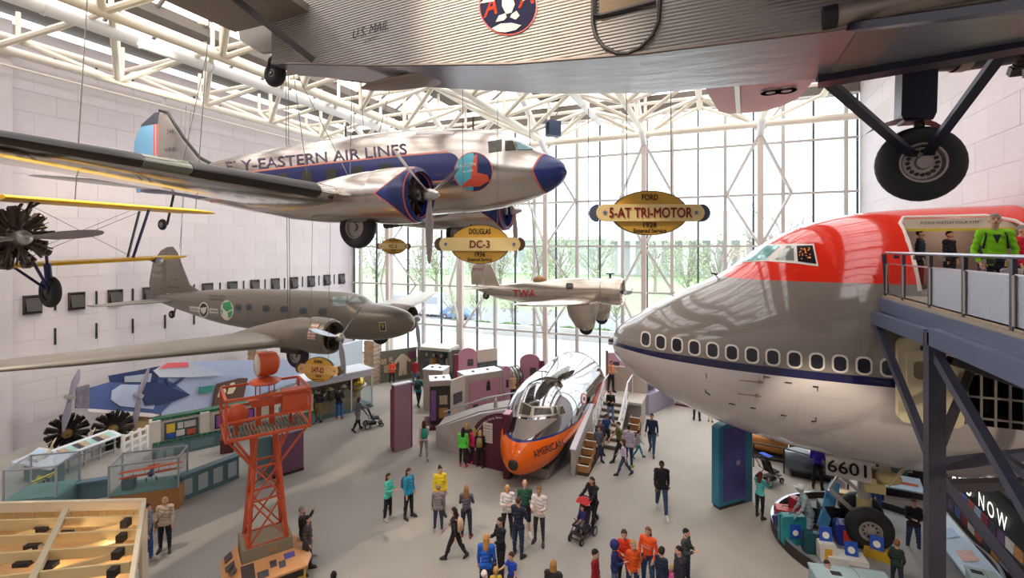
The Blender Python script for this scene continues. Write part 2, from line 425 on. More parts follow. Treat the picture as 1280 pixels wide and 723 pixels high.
wl_ = stone_wall('wall_left', XL, 1, 11.0, YG, 0, ZT, .95, 1.65)
wr_ = stone_wall('wall_right', XR, -1, 16.6, YG, 7.6, ZT, .95, 1.65)
b = MB(); b.box((XR + .25, 5.3, 9.5), (.4, 22.6, 19)); b.box((XR + .25, 24.8, 3.8), (.4, 16.4, 7.6)); b.build('lower_wall', m_stone, wr_)
b = MB(); b.box((XL - .25, 2.2, 9.5), (.5, 17.2, 19)); b.box((XL + .18, 9.6, 9.5), (.36, 2.7, 19)); b.build('pier', m_stone, wl_)
b = MB(); b.box((-10.5, -6.3, 9.5), (37.5, .4, 19)); struct(b.build('wall_back', m_stone))
# awning vents and slits in the left wall
m_ventf = mat('vent_frame', '3a3634', .6)
for k in range(13):
    y = 11.75 + 1.65 * k; o = V(XL, y, 6.4)
    v = thing('wall_vent', 'dark tilted awning vent, %s from the near end of the left wall' % ORD[k], 'vent', o, group='awning vents in the left stone wall')
    b = MB()
    for dy, dz, sy, sz in ((-.3, 0, .06, .8), (.3, 0, .06, .8), (0, .4, .66, .06), (0, -.4, .66, .06)): b.box((.06, dy, dz), (.1, sy, sz))
    b.build('frame', m_ventf, v); b = MB(); b.box((.02, 0, 0), (.02, .6, .76)); b.build('recess', m_black, v)
    b = MB(); b.add([(.08, -.26, .3), (.08, .26, .3), (.26, .26, -.3), (.26, -.26, -.3), (.05, -.26, .3), (.05, .26, .3), (.23, .26, -.3), (.23, -.26, -.3)], [(0, 1, 2, 3), (7, 6, 5, 4), (0, 4, 5, 1), (1, 5, 6, 2), (2, 6, 7, 3), (3, 7, 4, 0)]); b.build('flap', m_ventf, v)
b0 = MB(); b0.box((.03, 0, 0), (.05, .07, .78)); sl = b0.mesh('wall_slit', m_black, 0)
for z, y0, n, lab in ((6.42, 12.58, 12, 'thin dark slit between two awning vents'), (4.8, 12.58, 13, 'thin dark slit in the stone below the vents'), (17.9, 12.58, 13, 'thin dark slit high in the stone under the roof')):
    for k in range(n): obj('wall_slit', sl, wl_, (XL, y0 + 1.65 * k, z))
# ------------------------------------------------------------------ glass wall
gw = thing('window_1', None, None, (0, YG, 0)); gw['kind'] = 'structure'
zs = [0, 2.85, 6.0, 9.1, 12.25, 15.35, 17.9]; xs = [7.6] + [7.0 - 1.585 * k for k in range(23)] + [XL + .1]
pm = {}
for i in range(len(xs) - 1):
    for j in range(6):
        k = (round(xs[i] - xs[i + 1], 2), j)
        if k not in pm: q = MB(); q.box((0, 0, 0), (k[0] - .02, .012, zs[j + 1] - zs[j] - .02)); pm[k] = q.mesh('pane', m_glass, 0)
        obj('pane', pm[k], gw, ((xs[i] + xs[i + 1]) / 2, 0, (zs[j] + zs[j + 1]) / 2))
qd = MB(); qd.box((0, 0, 9), (.10, .16, 17.9)); qd = qd.mesh('mullion', m_dark, 0); ql = MB(); ql.box((0, -.12, 9), (.2, .3, 17.9)); ql = ql.mesh('mullion', m_ltsteel, 0)
for k in range(23): obj('mullion', qd if k % 2 else ql, gw, (7.0 - 1.585 * k, 0, 0))
for x in (XR - .12, XL + .12): obj('mullion', qd, gw, (x, 0, 0))
qt = MB(); qt.box(((XL + XR) / 2, -.05, 0), (XR - XL - .1, .14, .13)); qt = qt.mesh('transom', m_ltsteel, 0)
for z in zs: obj('transom', qt, gw, (0, 0, max(z, .07)))
b = MB(); b.box(((XL + XR) / 2, YG + .15, 18.5), (XR - XL, .5, 1.2)); struct(b.build('wall_glass_header', m_gutter))
for x in GX:
    c = thing('trim_1', None, None, (x, 31.4, 0)); c['kind'] = 'structure'; c.name = 'trim_%d' % (GX.index(x) + 1)
    b = MB(); b.box((0, 0, 7.9), (.3, .3, 15.8)); b.build('column', mat('column_steel', 'd6c9c0', .5), c)
    for s in (-1, 1):
        zz = [(0, 15.7), (1, 12.3), (0, 9.1), (1, 6.0), (0, 2.9)]
        for a, d in zip(zz, zz[1:]):
            b = MB(); b.bar((a[0] * s * 1.75, a[0] * 1.3, a[1]), (d[0] * s * 1.75, d[0] * 1.3, d[1]), .13, .13); b.build('brace', m_ltsteel, c, ang=0)
        b = MB(); b.bar((s * 1.75, 1.3, 18.2), (0, 0, 15.7), .13, .13); b.build('brace', m_ltsteel, c, ang=0)
    b = MB(); b.tube((0, 0, 15.6), (0, -6.0, 19.0), .2, n=12); b.build('strut', m_white, c)
# ------------------------------------------------------------------ roof: tubular space frame, gutters and ridge skylights
ce = struct(MB().box((-10.5, 13.4, 23.6), (38, 40, .2)).build('ceiling', m_gutter, ang=0))
for x in GX + [7.2, -28.3]:
    b = MB(); b.box((x, 13.4, 19.75), (1.5 if x in GX else 1.9, 39.4, .5)); b.build('gutter', m_gutter, ce, ang=0)
bays = []
ed = [6.3] + [q for x in GX for q in (x + .75, x - .75)] + [-27.4]
for i in range(0, len(ed), 2):
    a, c = ed[i], ed[i + 1]; m = (a + c) / 2; rise = (a - c) * .33
    for p, q in ((a, m), (c, m)):
        pane = MB(); pane.quad((p, -1.06, 0), (p, 1.06, 0), (q, 1.06, rise), (q, -1.06, rise)); pane = pane.mesh('skylight_pane', m_sky, 0)
        bar = MB(); bar.bar((p, 0, -.06), (q, 0, rise - .06), .12, .2); bar = bar.mesh('glazing_bar', m_gutter, 0)
        for k in range(18):
            y = -4.9 + 2.2 * k; obj('skylight_pane', pane, ce, (0, y, 20.0))
            if y > 6: obj('glazing_bar', bar, ce, (0, y + 1.1, 20.0))
ZB, ZTOP = 16.25, 17.8
def tube_mesh(a, c, r, n=10): q = MB(); q.tube(a, c, r, n=n); return q
for gi, x in enumerate(GX):
    t = thing('roof_truss', None, None, (x, 0, 0)); t['kind'] = 'structure'
    tube_mesh((0, 4, ZB), (0, 31.6, ZB), .17, 12).build('bottom_chord', m_cream, t)
    for k in range(8):
        y = 4.8 + 3.9 * k
        for s in (-1, 1):
            if gi == 0 and s == 1: continue
            for e in (-1, 1):
                if y + e * 1.95 > 32: continue
                tube_mesh((0, y, ZB), (s * 3.3, y + e * 1.95, ZTOP), .12, 8).build('diagonal', m_cream, t)
        tube_mesh((0, y, ZB), (0, y, 19.5), .1, 8).build('post', m_cream, t)
for gi, x in enumerate(MX):
    t = thing('roof_truss', None, None, (x, 0, 0)); t['kind'] = 'structure'
    tube_mesh((0, 3, ZTOP), (0, 32.4, ZTOP), .18, 12).build('top_chord', m_cream, t)
    for k in range(8):
        y = 2.85 + 3.9 * k
        if gi < 5: tube_mesh((0, y, ZTOP), (-6.6, y, ZTOP), .11, 8).build('cross_tube', m_cream, t)
        b = MB(); b.tube((0, y, ZTOP), (0, y, 19), .09, n=8)
        if gi < 5: b.tube((0, y, 18.95), (-.9, y, 19.25), .09, n=8)
        b.build('post', m_cream, t)
t = thing('roof_truss', None, None, (0, 31.6, 0)); t['kind'] = 'structure'
tube_mesh((XR - .1, 0, ZB), (XL + .1, 0, ZB), .2, 12).build('end_chord', m_cream, t)
for k in range(11):
    x = 5.8 - 3.3 * k
    if k % 2 == 0 and x > -28:
        for e in (-3.3, 3.3):
            if XL < x + e < XR: tube_mesh((x + e, 0, ZB), (x, .6, 17.8), .1, 8).build('diagonal', m_cream, t)
for x, z, r, nm, lab, m in ((-21.4, 17.35, .26, 'air_duct', 'long white round duct under the roof beside the left truss', m_white), (-28.2, 17.6, .1, 'pipe', 'slim cream pipe along the top of the left stone wall', m_cream), (-28.2, 16.9, .05, 'pipe', 'thinnest cream pipe just below the slim wall pipe', m_cream), (-7.0, 17.3, .2, 'air_duct', 'shorter white duct under the roof above the nose of the red-starred plane', m_white)):
    q = tube_mesh((0, -13, 0), (0, 13.5, 0), r, 14)
    for k in range(9): q.tube((0, -12 + 3 * k, 0), (0, -11.9 + 3 * k, 0), r * 1.12, n=14)
    tag(q.build(nm, m, loc=None), lab, 'duct' if 'duct' in nm else 'pipe').location = (x, 18, z)
# ================================================================== outside: terrace, hedge, street, lawn, trees, museum building
m_pave = mat('terrace_paving', 'd8d8d6', .8, noise=.05); m_road = mat('road', '9fa3a8', .9, noise=.05); m_lawn = mat('lawn', 'a6bd92', .95, noise=.15, nscale=2)  # lawn green lightened so the haze sits in its colour
b = MB(); b.box((-20, 42, -.3), (160, 18, .2)); struct(b.build('terrace_outside', m_pave))
b = MB(); b.box((-20, 59, -.32), (260, 16, .2)); struct(b.build('street_outside', m_road))
b = MB(); b.box((-20, 125, -.3), (420, 116, .2)); struct(b.build('lawn_outside', m_lawn))
b = MB(); b.box((-12, 46.5, .35), (90, .5, 1.1)); struct(b.build('low_wall_outside', m_pave))
rnd = random.Random(3)
m_leaf = mat('spring_leaves', 'b4c29a', .9, noise=.2, nscale=.8); m_leaf2 = mat('haze_pale_leaves', 'c3ccb2', .9, noise=.2, nscale=.8); m_bark = mat('bark', 'a79f98', .9); m_hedge = mat('hedge_leaves', '7fa863', .9, noise=.3, nscale=1.5)  # foliage colours paled to stand in for outdoor haze
def leafcards(n, c, rx, ry, rz, s, seed, shell=True):
    r = np.random.default_rng(seed); d = r.normal(size=(n, 3)); d /= np.linalg.norm(d, axis=1)[:, None]; rad = r.uniform(.35, 1, (n, 1)) ** .5
    p = np.array(c) + d * rad * np.array([rx, ry, rz]); b = MB()
    a = r.normal(size=(n, 3)); a /= np.linalg.norm(a, axis=1)[:, None]; e = np.cross(a, r.normal(size=(n, 3))); e /= np.linalg.norm(e, axis=1)[:, None]; k = r.uniform(.6, 1.2, (n, 1)) * s
    q = np.stack([p - a * k, p + e * k * .7, p + a * k, p - e * k * .7], 1).reshape(-1, 3)
    b.v = [tuple(x) for x in q]; b.f = [(4 * i, 4 * i + 1, 4 * i + 2, 4 * i + 3) for i in range(n)]; b.m = [0] * n; return b
def tree(loc, h, sp, seed, m, dens, lab, grp):
    r = random.Random(seed); t = thing('tree', lab, 'tree', loc, group=grp); b = MB()
    b.path([(0, 0, 0), (.1, 0, h * .2), (0, .1, h * .4), (.2, 0, h * .75)], [h * .03, h * .024, h * .018, h * .006], 7)
    for k in range(14):
        z0 = h * r.uniform(.2, .6); a = r.uniform(0, 6.28); l = sp * r.uniform(.6, 1.05); c, s_ = math.cos(a), math.sin(a)
        pts = [(0, 0, z0), (c * l * .4, s_ * l * .4, z0 + h * .12), (c * l * .85, s_ * l * .85, z0 + h * r.uniform(.2, .4))]
        b.path(pts, [h * .012, h * .008, h * .003], 5)
        for q in range(4):
            a2 = a + r.uniform(-1, 1); f = r.uniform(.35, .8); o = Vector(pts[1]).lerp(Vector(pts[2]), f)
            b.path([o, o + Vector((math.cos(a2) * l * .25, math.sin(a2) * l * .25, h * .06)), o + Vector((math.cos(a2) * l * .4, math.sin(a2) * l * .4, h * r.uniform(.08, .2)))], [h * .005, h * .003, h * .0015], 4)
    b.build('trunk', m_bark, t)
    if dens: leafcards(dens, (0, 0, h * .62), sp, sp, h * .38, .22, seed).build('crown', m, t, ang=0)
    return t
for i, (px, Y, h, sp, dn, k) in enumerate([(470, 74, 13, 5, 900, 0), (505, 70, 11, 4.5, 800, 1), (545, 78, 13, 5.5, 1000, 0), (585, 72, 10, 4.5, 900, 0), (625, 80, 12, 5, 900, 1), (660, 76, 10.5, 4.6, 900, 0), (700, 84, 12, 5.5, 1000, 0), (740, 90, 12, 5.5, 900, 1), (860, 82, 11, 5, 900, 0), (900, 76, 12, 5, 500, 1), (960, 62, 14, 5, 250, 1), (1005, 58, 14.5, 5, 150, 1), (1045, 66, 13, 5, 300, 1), (815, 96, 12, 6, 900, 1)]):
    p = PY(px, 310, Y); tree((p.x, Y + (i % 2) * 5, -.2), h, sp * .72, 10 + i, (m_leaf, m_leaf2)[k], dn, '%s tree outside the glass, %s from the left along the lawn' % ('pale hazy spring' if k else 'light green leafy', ORD[(0, 1, 2, 3, 4, 5, 6, 7, 9, 10, 11, 12, 13, 8)[i]]), 'pale spring trees beyond the glass' if k else 'light green trees beyond the glass')
for i, (px, Y) in enumerate([(600, 51), (640, 51.5), (680, 51), (728, 51.5), (566, 51), (770, 51)]):
    p = PY(px, 310, Y); tree((p.x, Y, -.2), 4.6, 1.5, 60 + i, m_leaf2, 60, 'small bare terrace tree outside, %s from the left of the six' % ORD[(1, 2, 3, 4, 0, 5)[i]], 'small bare trees by the terrace')
for i in range(12):
    p = Vector((-27 + 3.3 * i, 48.0, .0)); o = leafcards(900, (0, 0, .33), 1.6, .8, .55, .13, 90 + i).build('hedge', m_hedge, ang=0); o.location = p; tag(o, 'clipped green hedge clump outside, %s from the left end of the terrace' % ORD[i], 'hedge', 'hedge clumps outside the glass')
m_far = mat('pale_marble', 'd9dbe0', .8, noise=.04, nscale=.2); m_farw = mat('far_window', 'aab2bd', .6)
bl = thing('museum_building', 'long pale stone building with columns far beyond the trees', 'building', (-10, 172, -.3))
MB().box((0, 0, 6), (170, 20, 12)).build('wall', m_far, bl, ang=0); MB().box((0, -1, 12.6), (174, 24, 1.2)).build('cornice', m_far, bl, ang=0)
MB().box((0, -2, 16), (46, 24, 9)).build('central_block', m_far, bl, ang=0)
q = MB(); q.tube((0, 0, 1), (0, 0, 11.5), .9, n=10); q = q.mesh('pillar', m_far)
for k in range(12): obj('pillar', q, bl, (-22 + 4 * k, -14.5, 0))
q = MB(); q.box((0, 0, 0), (2.2, .3, 5)); q = q.mesh('window', m_farw, 0)
for k in range(26):
    x = -80 + 6.4 * k
    if abs(x) > 26: obj('window', q, bl, (x, -10.1, 6.5))
bus = thing('bus', 'pale parked bus on the street outside the glass wall', 'bus', (PY(520, 400, 56).x, 56, -.2))
MB().box((0, 0, 1.7), (9, 2.5, 2.7)).build('body', mat('bus_white', 'e8eaf0', .4), bus); MB().box((0, -1.26, 2.2), (8.4, .04, 1.0)).build('window_band', m_farw, bus, ang=0)
for x in (-3, 3): wheel(bus, (x, -1.1, .5), .5, .3, (0, 1, 0), m_black, m_ltsteel)
car = thing('car', 'blue parked car on the street outside the glass wall', 'car', (PY(572, 400, 55).x, 55, -.2))
b = MB(); b.loft([[Vector((x, y * w_, z)) for y, z in ((-1, zb), (1, zb), (1, zm), (.8, zt), (-.8, zt), (-1, zm))] for x, w_, zb, zm, zt in ((-2.2, .8, .3, .7, .75), (-1.9, .9, .25, .9, .95), (-1.2, .9, .25, .95, 1.45), (.6, .9, .25, .95, 1.5), (1.3, .9, .25, .9, 1.0), (2.2, .8, .3, .6, .7))]); b.build('body', mat('car_blue', '6f8fb8', .3), car)
for x in (-1.4, 1.4): wheel(car, (x, -.85, .33), .33, .2, (0, 1, 0), m_black, m_ltsteel)
# ================================================================== aircraft materials
m_alu = mat('polished_aluminium', 'b9b1a8', .22, 1, noise=.05, nscale=1.5, bump=.012, bscale=2.2, panel=1.1)
m_alu2 = mat('brushed_aluminium', 'bdbab6', .38, 1, noise=.06, nscale=2)
m_rubber = mat('tyre_rubber', '232225', .7, bump=.01, bscale=60)
m_hub = mat('wheel_metal', 'a39d96', .4, .8)
m_navy = mat('navy_paint', '20285e', .3)
m_red = mat('red_paint', 'd23b2a', .35)
m_pink = mat('salmon_line', 'e58a70', .4)
m_boot = mat('black_deicer_boot', '1b1716', .35, bump=.01, bscale=20)
m_blade = mat('propeller_blade', 'a5a09d', .35, .7)
m_cyl = mat('engine_metal', '4a443f', .45, .6)
m_pane = mat('aircraft_pane', '4b4a40', .12, 0, spec=.3)
m_paneb = mat('windscreen_pane', '7fa0a6', .08, 0, spec=.3)
m_dkmetal = mat('dark_metal', '3a3633', .5, .4)
m_cable = mat('steel_cable', '6b665f', .5)
m_letter = mat('maroon_lettering', '4b3558', .5)
m_wht = mat('white_lettering', 'f1eee8', .5)
m_blk = mat('black_lettering', '26221f', .6)
def cables(parent, pairs, r=.012):
    for a, c in pairs:
        b = MB(); b.tube(a, c, r, n=5); b.build('hanging_cable', m_cable, parent, ang=0)
# ================================================================== twin-engined airliner with the blue window band (nose at local 0, heading +x)
A = V(-3.85, 13.2, 11.15)
air = thing('airliner', 'polished metal twin-engine airliner with navy window band, hung over the centre of the hall', 'aircraft', A)
st = [(0, .03, -.03, .03, 0), (-.12, .29, -.24, .26, 0), (-.4, .48, -.46, .46, 0), (-.9, .72, -.68, .66, 0), (-1.3, .95, -.8, .78, .0), (-1.7, 1.19, -.9, .88, .02), (-2.3, 1.4, -.99, .97, .06), (-2.9, 1.5, -1.05, 1.05, .1),
      (-3.8, 1.59, -1.08, 1.15, .2), (-6, 1.68, -1.1, 1.24, .25), (-9, 1.66, -1.08, 1.25, .25), (-12, 1.52, -.82, 1.1, .3), (-14.4, 1.28, -.4, .85, .4), (-17, .95, .05, .48, .45), (-19, .68, .24, .18, .45), (-19.5, .55, .33, .03, .45)]
m_air = mat('airliner_skin', 'b9b1a8', .22, 1, noise=.05, nscale=1.5, bump=.012, bscale=2.2, panel=1.1, zones=[
    (lambda X, Y, Z: ((Z < .62 + 0) & (Z > -.2) & (X < -3.3) & ((Z + X * -.012) > -.18) & ((Z - .62) < (X * .014 + .06))) | ((((X + 3.3) * (X + 3.3)) + (Z - .21) * (Z - .21)) < .168), '252b66', .3, .1),
    (lambda X, Y, Z: ((Z - (X * .014 + .70)).abs() < .025) & (X < -3.3), 'e58a70', .4, 0),
    (lambda X, Y, Z: ((Z + X * -.012 + .16).abs() < .022) & (X < -3.3), 'e58a70', .4, 0),
    (lambda X, Y, Z: X > (Z.abs() * .35 - .84), 'c9604c', .3, 0), (lambda X, Y, Z: X > (Z.abs() * .35 - .79), '1f2f6b', .25, 0)])
b = MB(); b.loft(hull([s for s in st][::-1], 44, 5)); fus = b.build('fuselage', m_air, air)
wsec = [(-5.0, 0, -.82, 4.3, .15), (-5.05, -2.9, -.8, 4.2, .15), (-5.15, -3.9, -.74, 4.1, .145), (-6.6, -9.2, -.38, 2.95, .12), (-7.9, -13.6, -.08, 1.7, .1), (-8.4, -14.4, -.03, 1.0, .08)]
m_wing = mat('wing_skin', 'aaa49d', .13, 1, noise=.10, nscale=1.2, bump=.05, bscale=1.6, panel=.8, stretch=(3, .7, 1))
for s in (1, -1):
    sec = [(a, y * s, z, c, k) for a, y, z, c, k in wsec]
    wing('wing', sec, m_wing, air)
    def at(y):                                           # wing section at span y
        for p, q in zip(wsec, wsec[1:]):
            if q[1] <= y <= p[1]:
                f = (y - p[1]) / (q[1] - p[1]); return tuple(p[i] + f * (q[i] - p[i]) for i in range(5))
    for y0, y1 in ((-4.0, -6.7), (-7.5, -13.9)):
        ss = [at(y0), at((y0 + y1) / 2), at(y1)]; b = MB()
        rr = wing_rings([(a + .02, y * s, z, c * 1.005, k * 1.1) for a, y, z, c, k in ss], rng=.07); b.loft(rr); b.build('deicer_boot', m_boot, air)
    ss = [at(-6.72), at(-7.48)]; b = MB(); b.loft(wing_rings([(a + .015, y * s, z, c * 1.003, k * 1.06) for a, y, z, c, k in ss], rng=.1)); b.build('landing_light', mat('lamp_glass', '6f7468', .1, .4), air)
    yn = -2.82 * s; zn = -.8
    na = MB(); na.lathe([(.6, 0), (.7, .05), (.73, .2), (.74, .7), (.72, 1.25)], (-3.0, yn, zn), (-1, 0, 0), 40)
    na.lathe([(.6, 0), (.56, .1), (.54, .5)], (-3.0, yn, zn), (-1, 0, 0), 40)
    m_cowl = mat('cowling_skin', 'b9b1a8', .22, 1, bump=.01, bscale=3, zones=[(lambda X, Y, Z: (X + (((Z + .8).abs() * -1.4 + 1.0).op('MAXIMUM', 0.0)).op('POWER', 1.7) * .75) > -3.19, 'c9604c', .3, 0), (lambda X, Y, Z: (X + (((Z + .8).abs() * -1.4 + 1.0).op('MAXIMUM', 0.0)).op('POWER', 1.7) * .75) > -3.14, '1f2f6b', .25, 0), (lambda X, Y, Z: X > -3.09, 'c9604c', .3, 0), (lambda X, Y, Z: X > -3.05, '1f2f6b', .25, 0)])
    cw = na.build('cowling', m_cowl, air)
    rr = []
    for x, r, zc in ((-4.2, .68, -.8), (-4.6, .70, -.8), (-5.3, .66, -.82), (-6.2, .58, -.86), (-7.4, .42, -.9), (-8.6, .2, -.9), (-9.3, .03, -.86)):
        rr.append([Vector((x, yn + r * .95 * math.cos(t), zn + (zc + .8) + r * math.sin(t))) for t in np.linspace(0, 2 * PI, 28, endpoint=False)])
    b = MB(); b.loft(rr); b.build('nacelle', m_alu, air)
    b = MB(); radial(b, (-3.35, yn, zn), .62, 9, 1, stub=.1); b.build('engine', m_cyl, air)
    propeller(air, (-2.78, yn, zn), 1.76, (180 if s > 0 else 175, 60, -60), m_blade, m_alu2, spin=.28)
    wheel(air, (-5.05, yn, -1.6), .57, .34, (0, 1, 0), m_rubber, m_hub)
    b = MB(); b.bar((-4.7, yn - .3, -1.2), (-6.4, yn - .3, -1.05), .1, .25); b.bar((-4.7, yn + .3, -1.2), (-6.4, yn + .3, -1.05), .1, .25); b.build('gear_door', m_dkmetal, air)
    b = MB(); b.tube((-3.9, yn + .35 * s, -1.45), (-4.4, yn + .35 * s, -1.5), .13, n=12); b.build('exhaust', m_dkmetal, air)
    tsec = [(-16.6, .1 * s, .42, 2.6, .1), (-17.2, -2.4 * s, .42, 1.9, .09), (-17.9, -3.9 * s, .42, 1.0, .08), (-18.2, -4.15 * s, .42, .4, .06)]
    wing('tailplane', tsec, m_alu2, air)
m_fin = mat('fin_skin', 'b3ada8', .38, .8)
wing('fin', [(-14.2, 0, .9, 4.2, .04), (-15.6, 0, 1.5, 2.7, .08), (-16.6, 0, 2.4, 1.7, .09), (-17.35, 0, 3.2, .95, .09), (-17.75, 0, 3.6, .55, .09)], m_fin, air, vertical=True)
m_rud = mat('rudder_skin', '6fa8cf', .4, zones=[(lambda X, Y, Z: (X > -18.62) & (((X * 6.0).op('FRACT') - .5).abs() > .2), 'd9553f', .4, 0), (lambda X, Y, Z: Z > 3.2, '3a3f4c', .4, 0)])
wing('rudder', [(-18.3, 0, .3, 1.5, .07), (-18.3, 0, 1.2, 1.75, .07), (-18.3, 0, 2.6, 1.65, .07), (-18.3, 0, 3.3, 1.15, .08), (-18.2, 0, 3.72, .35, .1)], m_rud, air, vertical=True)
b = MB(); q = [(-14.25, .95), (-15.62, 1.55), (-16.6, 2.42), (-17.3, 3.2), (-17.65, 3.62), (-18.2, 3.78)]; b.path([(x + .03, 0, z) for x, z in q], .07, 8); b.build('deicer_boot', m_boot, air)
wheel(air, (-18.0, 0, -1.15), .24, .16, (0, 1, 0), m_rubber, m_hub, 'tail_wheel'); b = MB(); b.tube((-17.9, .13, -1.15), (-17.3, .05, .2), .05, n=8); b.build('tail_strut', m_dkmetal, air)
bv = bvh_of(fus)
for i, x in enumerate((-5.35, -6.4, -7.45, -8.5, -9.55, -10.6, -11.65)):
    for s in (-1, 1):
        pts = [(x + u, z + .21 + .012 * (x + 5)) for u, z in rrect(0, 0, .44, .42, .08)]; b = MB(); rings = []
        for sc in (1, .5): rings.append([(a, c) for a, c in [((p[0] - x) * sc + x, (p[1] - .21 - .012 * (x + 5)) * sc + .21 + .012 * (x + 5)) for p in pts]])
        vs = []
        for ring in rings:
            for a, c in ring:
                h = bv.ray_cast(A + V(a, 3 * s, c), V(0, -s, 0))[0]; vs.append(h - A + V(0, .012 * s, 0))
        n = len(pts); b.add(vs, [(k, (k + 1) % n, n + (k + 1) % n, n + k) for k in range(n)] + [tuple(range(n, 2 * n))]); b.build('window', m_pane, air)
def stick(name, mb, m, parent, ang=0): 
    return mb.build(name, m, parent, ang=ang, world=True, flip=False) if mb.v else None
stick('lettering', hug_text(bv, 'FLY-EASTERN AIR LINES', (283, 216), (509, 193), 13.5, bold=.02), m_letter, air)
for poly, m in (([(610, 177.5), (627.5, 174.5), (627, 189), (611, 191)], m_pane), ([(631, 176), (641, 176.5), (645, 187.5), (631.5, 188.5)], m_pane), ([(644, 177), (656, 179), (667, 187), (648, 187.5)], m_paneb)):
    stick('windscreen', hug(bv, poly, off=.015), m, air, 40)
stick('emblem_ring', hug(bv, circ(592, 215, 24.5, 25), off=.012), m_pink, air)
stick('emblem', hug(bv, circ(592, 215, 23.4, 24), off=.018), m_navy, air)
stick('emblem', hug(bv, [(592 - 23 * math.sin(R(a)), 215 - 23.5 * math.cos(R(a))) for a in range(0, 181, 15)] + [(592, 230), (593, 215), (594, 200)], off=.024), mat('teal_paint', '57b5c4', .4), air)
stick('emblem', hug(bv, [(594, 193), (597, 194), (597, 216), (610, 219), (612, 226), (600, 233), (586, 233), (578, 235), (580, 229), (589, 226), (590, 210)], off=.03, rings=5), mat('orange_red_paint', 'd8563c', .4), air)
stick('lettering', hug_text(bv, 'EASTERN', (572, 210.5), (595, 207.5), 4.2, off=.036), m_wht, air)
stick('lettering', hug_text(bv, 'Air Lines', (579, 217), (592, 214), 3, off=.036, bold=0), m_wht, air)
stick('lettering', hug_text(bv, 'EASTERN', (697, 210), (709.3, 212), 4, off=.02), m_wht, air)
b = MB(); b.tube((-3.3, -.62, 1.24), (-4.6, -.6, 1.35), .1, .14, n=10); b.build('intake_scoop', m_alu2, air)
b = MB(); b.tube((-3.0, 0, 1.2), (-3.0, 0, 1.9), .03, n=6); b.tube((-8, 0, 1.6), (-8, 0, 2.1), .03, n=6); b.build('antenna', m_dkmetal, air)
for px, py, tx, z, sz in ((188, 178, 'N18124', 2.0, .22), (190, 165, '344', 2.75, .3)):
    text_on('lettering', tx, (-17.3, -.12, z), (1, 0, 0), (0, 0, 1), sz, m_blk, air, depth=.0)
cables(air, [((-5.6, -2.6, -.1), (-8.6, -2.9, 5.2)), ((-5.6, -2.5, -.1), (-6.6, -1.2, 5.2)), ((-7.2, 0, 1.6), (-7.2, -.3, 5.2)), ((-6.6, 0, 1.6), (-6.2, .8, 5.2)), ((-7.0, -2.7, 0), (-7.6, -3, 5.2)), ((-16.8, 0, 1.0), (-20.2, 1.2, 5.2)), ((-16.8, 0, 1.0), (-13.4, -1.2, 5.2))], .011)
# ================================================================== nose of a jumbo jet standing out of the right wall (tip at local 0, x runs aft)
J = V(-3.5, 18.0, 0)
jum = thing('airliner_nose', 'huge red, grey and white jumbo jet nose standing out of the right wall', 'aircraft', J)
js = [(0, 5.62, 5.38, .12, 5.5), (.15, 5.95, 5.05, .5, 5.5), (.45, 6.25, 4.72, .95, 5.52), (.9, 6.55, 4.4, 1.38, 5.55), (1.44, 6.92, 4.1, 1.82, 5.58), (2.2, 7.36, 3.75, 2.28, 5.62), (3.67, 8.1, 3.2, 2.82, 5.68), (4.3, 8.55, 3.03, 2.96, 5.7),
      (5.05, 9.16, 2.86, 3.09, 5.72), (5.9, 9.62, 2.72, 3.18, 5.74), (7.1, 9.98, 2.6, 3.25, 5.75), (8.5, 10.15, 2.52, 3.26, 5.75), (11.15, 10.22, 2.5, 3.26, 5.75)]
gl_ = dict(coat=.0)
m_jum = mat('jumbo_skin', 'cdc4bf', .08, 0, spec=.6, bump=.002, bscale=1.2, panel=1.4, zones=[
    (lambda X, Y, Z: Z > 5.50, '1c1c45', .08, 0), (lambda X, Y, Z: Z > (X.op('MINIMUM', 3.0) * .035 + 5.62), '877e75', .07, .0), (lambda X, Y, Z: Z > 8.06, 'e0301e', .07, 0)])
m_cabin = mat('cabin_lining', 'a8948a', .7)
b = MB(); b.loft(hull(js, 72, 6)); jh = b.build('hull', [m_jum, m_cabin], jum, ang=60)
cut = MB()                                               # passage cut through the upper deck
po = [(8.33, 7.85), (10.95, 7.85), (10.95, 9.25), (10.65, 9.65), (10.2, 9.82), (8.45, 9.82), (8.33, 9.7)]
cut.prism([(x, -4, z) for x, z in po], (0, 0, 0), (0, 3.9, 0), mi=1); cuto = cut.build('cutter', [m_jum, m_cabin], jum, ang=0)
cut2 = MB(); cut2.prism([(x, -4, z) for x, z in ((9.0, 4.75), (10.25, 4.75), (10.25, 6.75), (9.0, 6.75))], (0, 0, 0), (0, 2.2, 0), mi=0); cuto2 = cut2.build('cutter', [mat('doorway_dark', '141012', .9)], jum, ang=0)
bpy.context.view_layer.update()
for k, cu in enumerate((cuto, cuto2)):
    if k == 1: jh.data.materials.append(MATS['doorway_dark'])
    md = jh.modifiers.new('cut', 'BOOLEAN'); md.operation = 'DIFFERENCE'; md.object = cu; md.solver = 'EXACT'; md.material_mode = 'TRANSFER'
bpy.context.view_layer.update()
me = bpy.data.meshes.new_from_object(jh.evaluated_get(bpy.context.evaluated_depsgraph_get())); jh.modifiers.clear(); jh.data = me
for cu in (cuto, cuto2): bpy.data.objects.remove(cu)
bj = bvh_of(jh)
m_wfr = mat('window_surround', 'e6dfd2', .3); m_jp = mat('cabin_pane', '2a2c33', .08, .2)
def side(b_, x, z, off=.0, s=-1):
    h = b_.ray_cast(J + V(x, s * 6, z), V(0, -s, 0)); return h[0] - J + h[1] * off
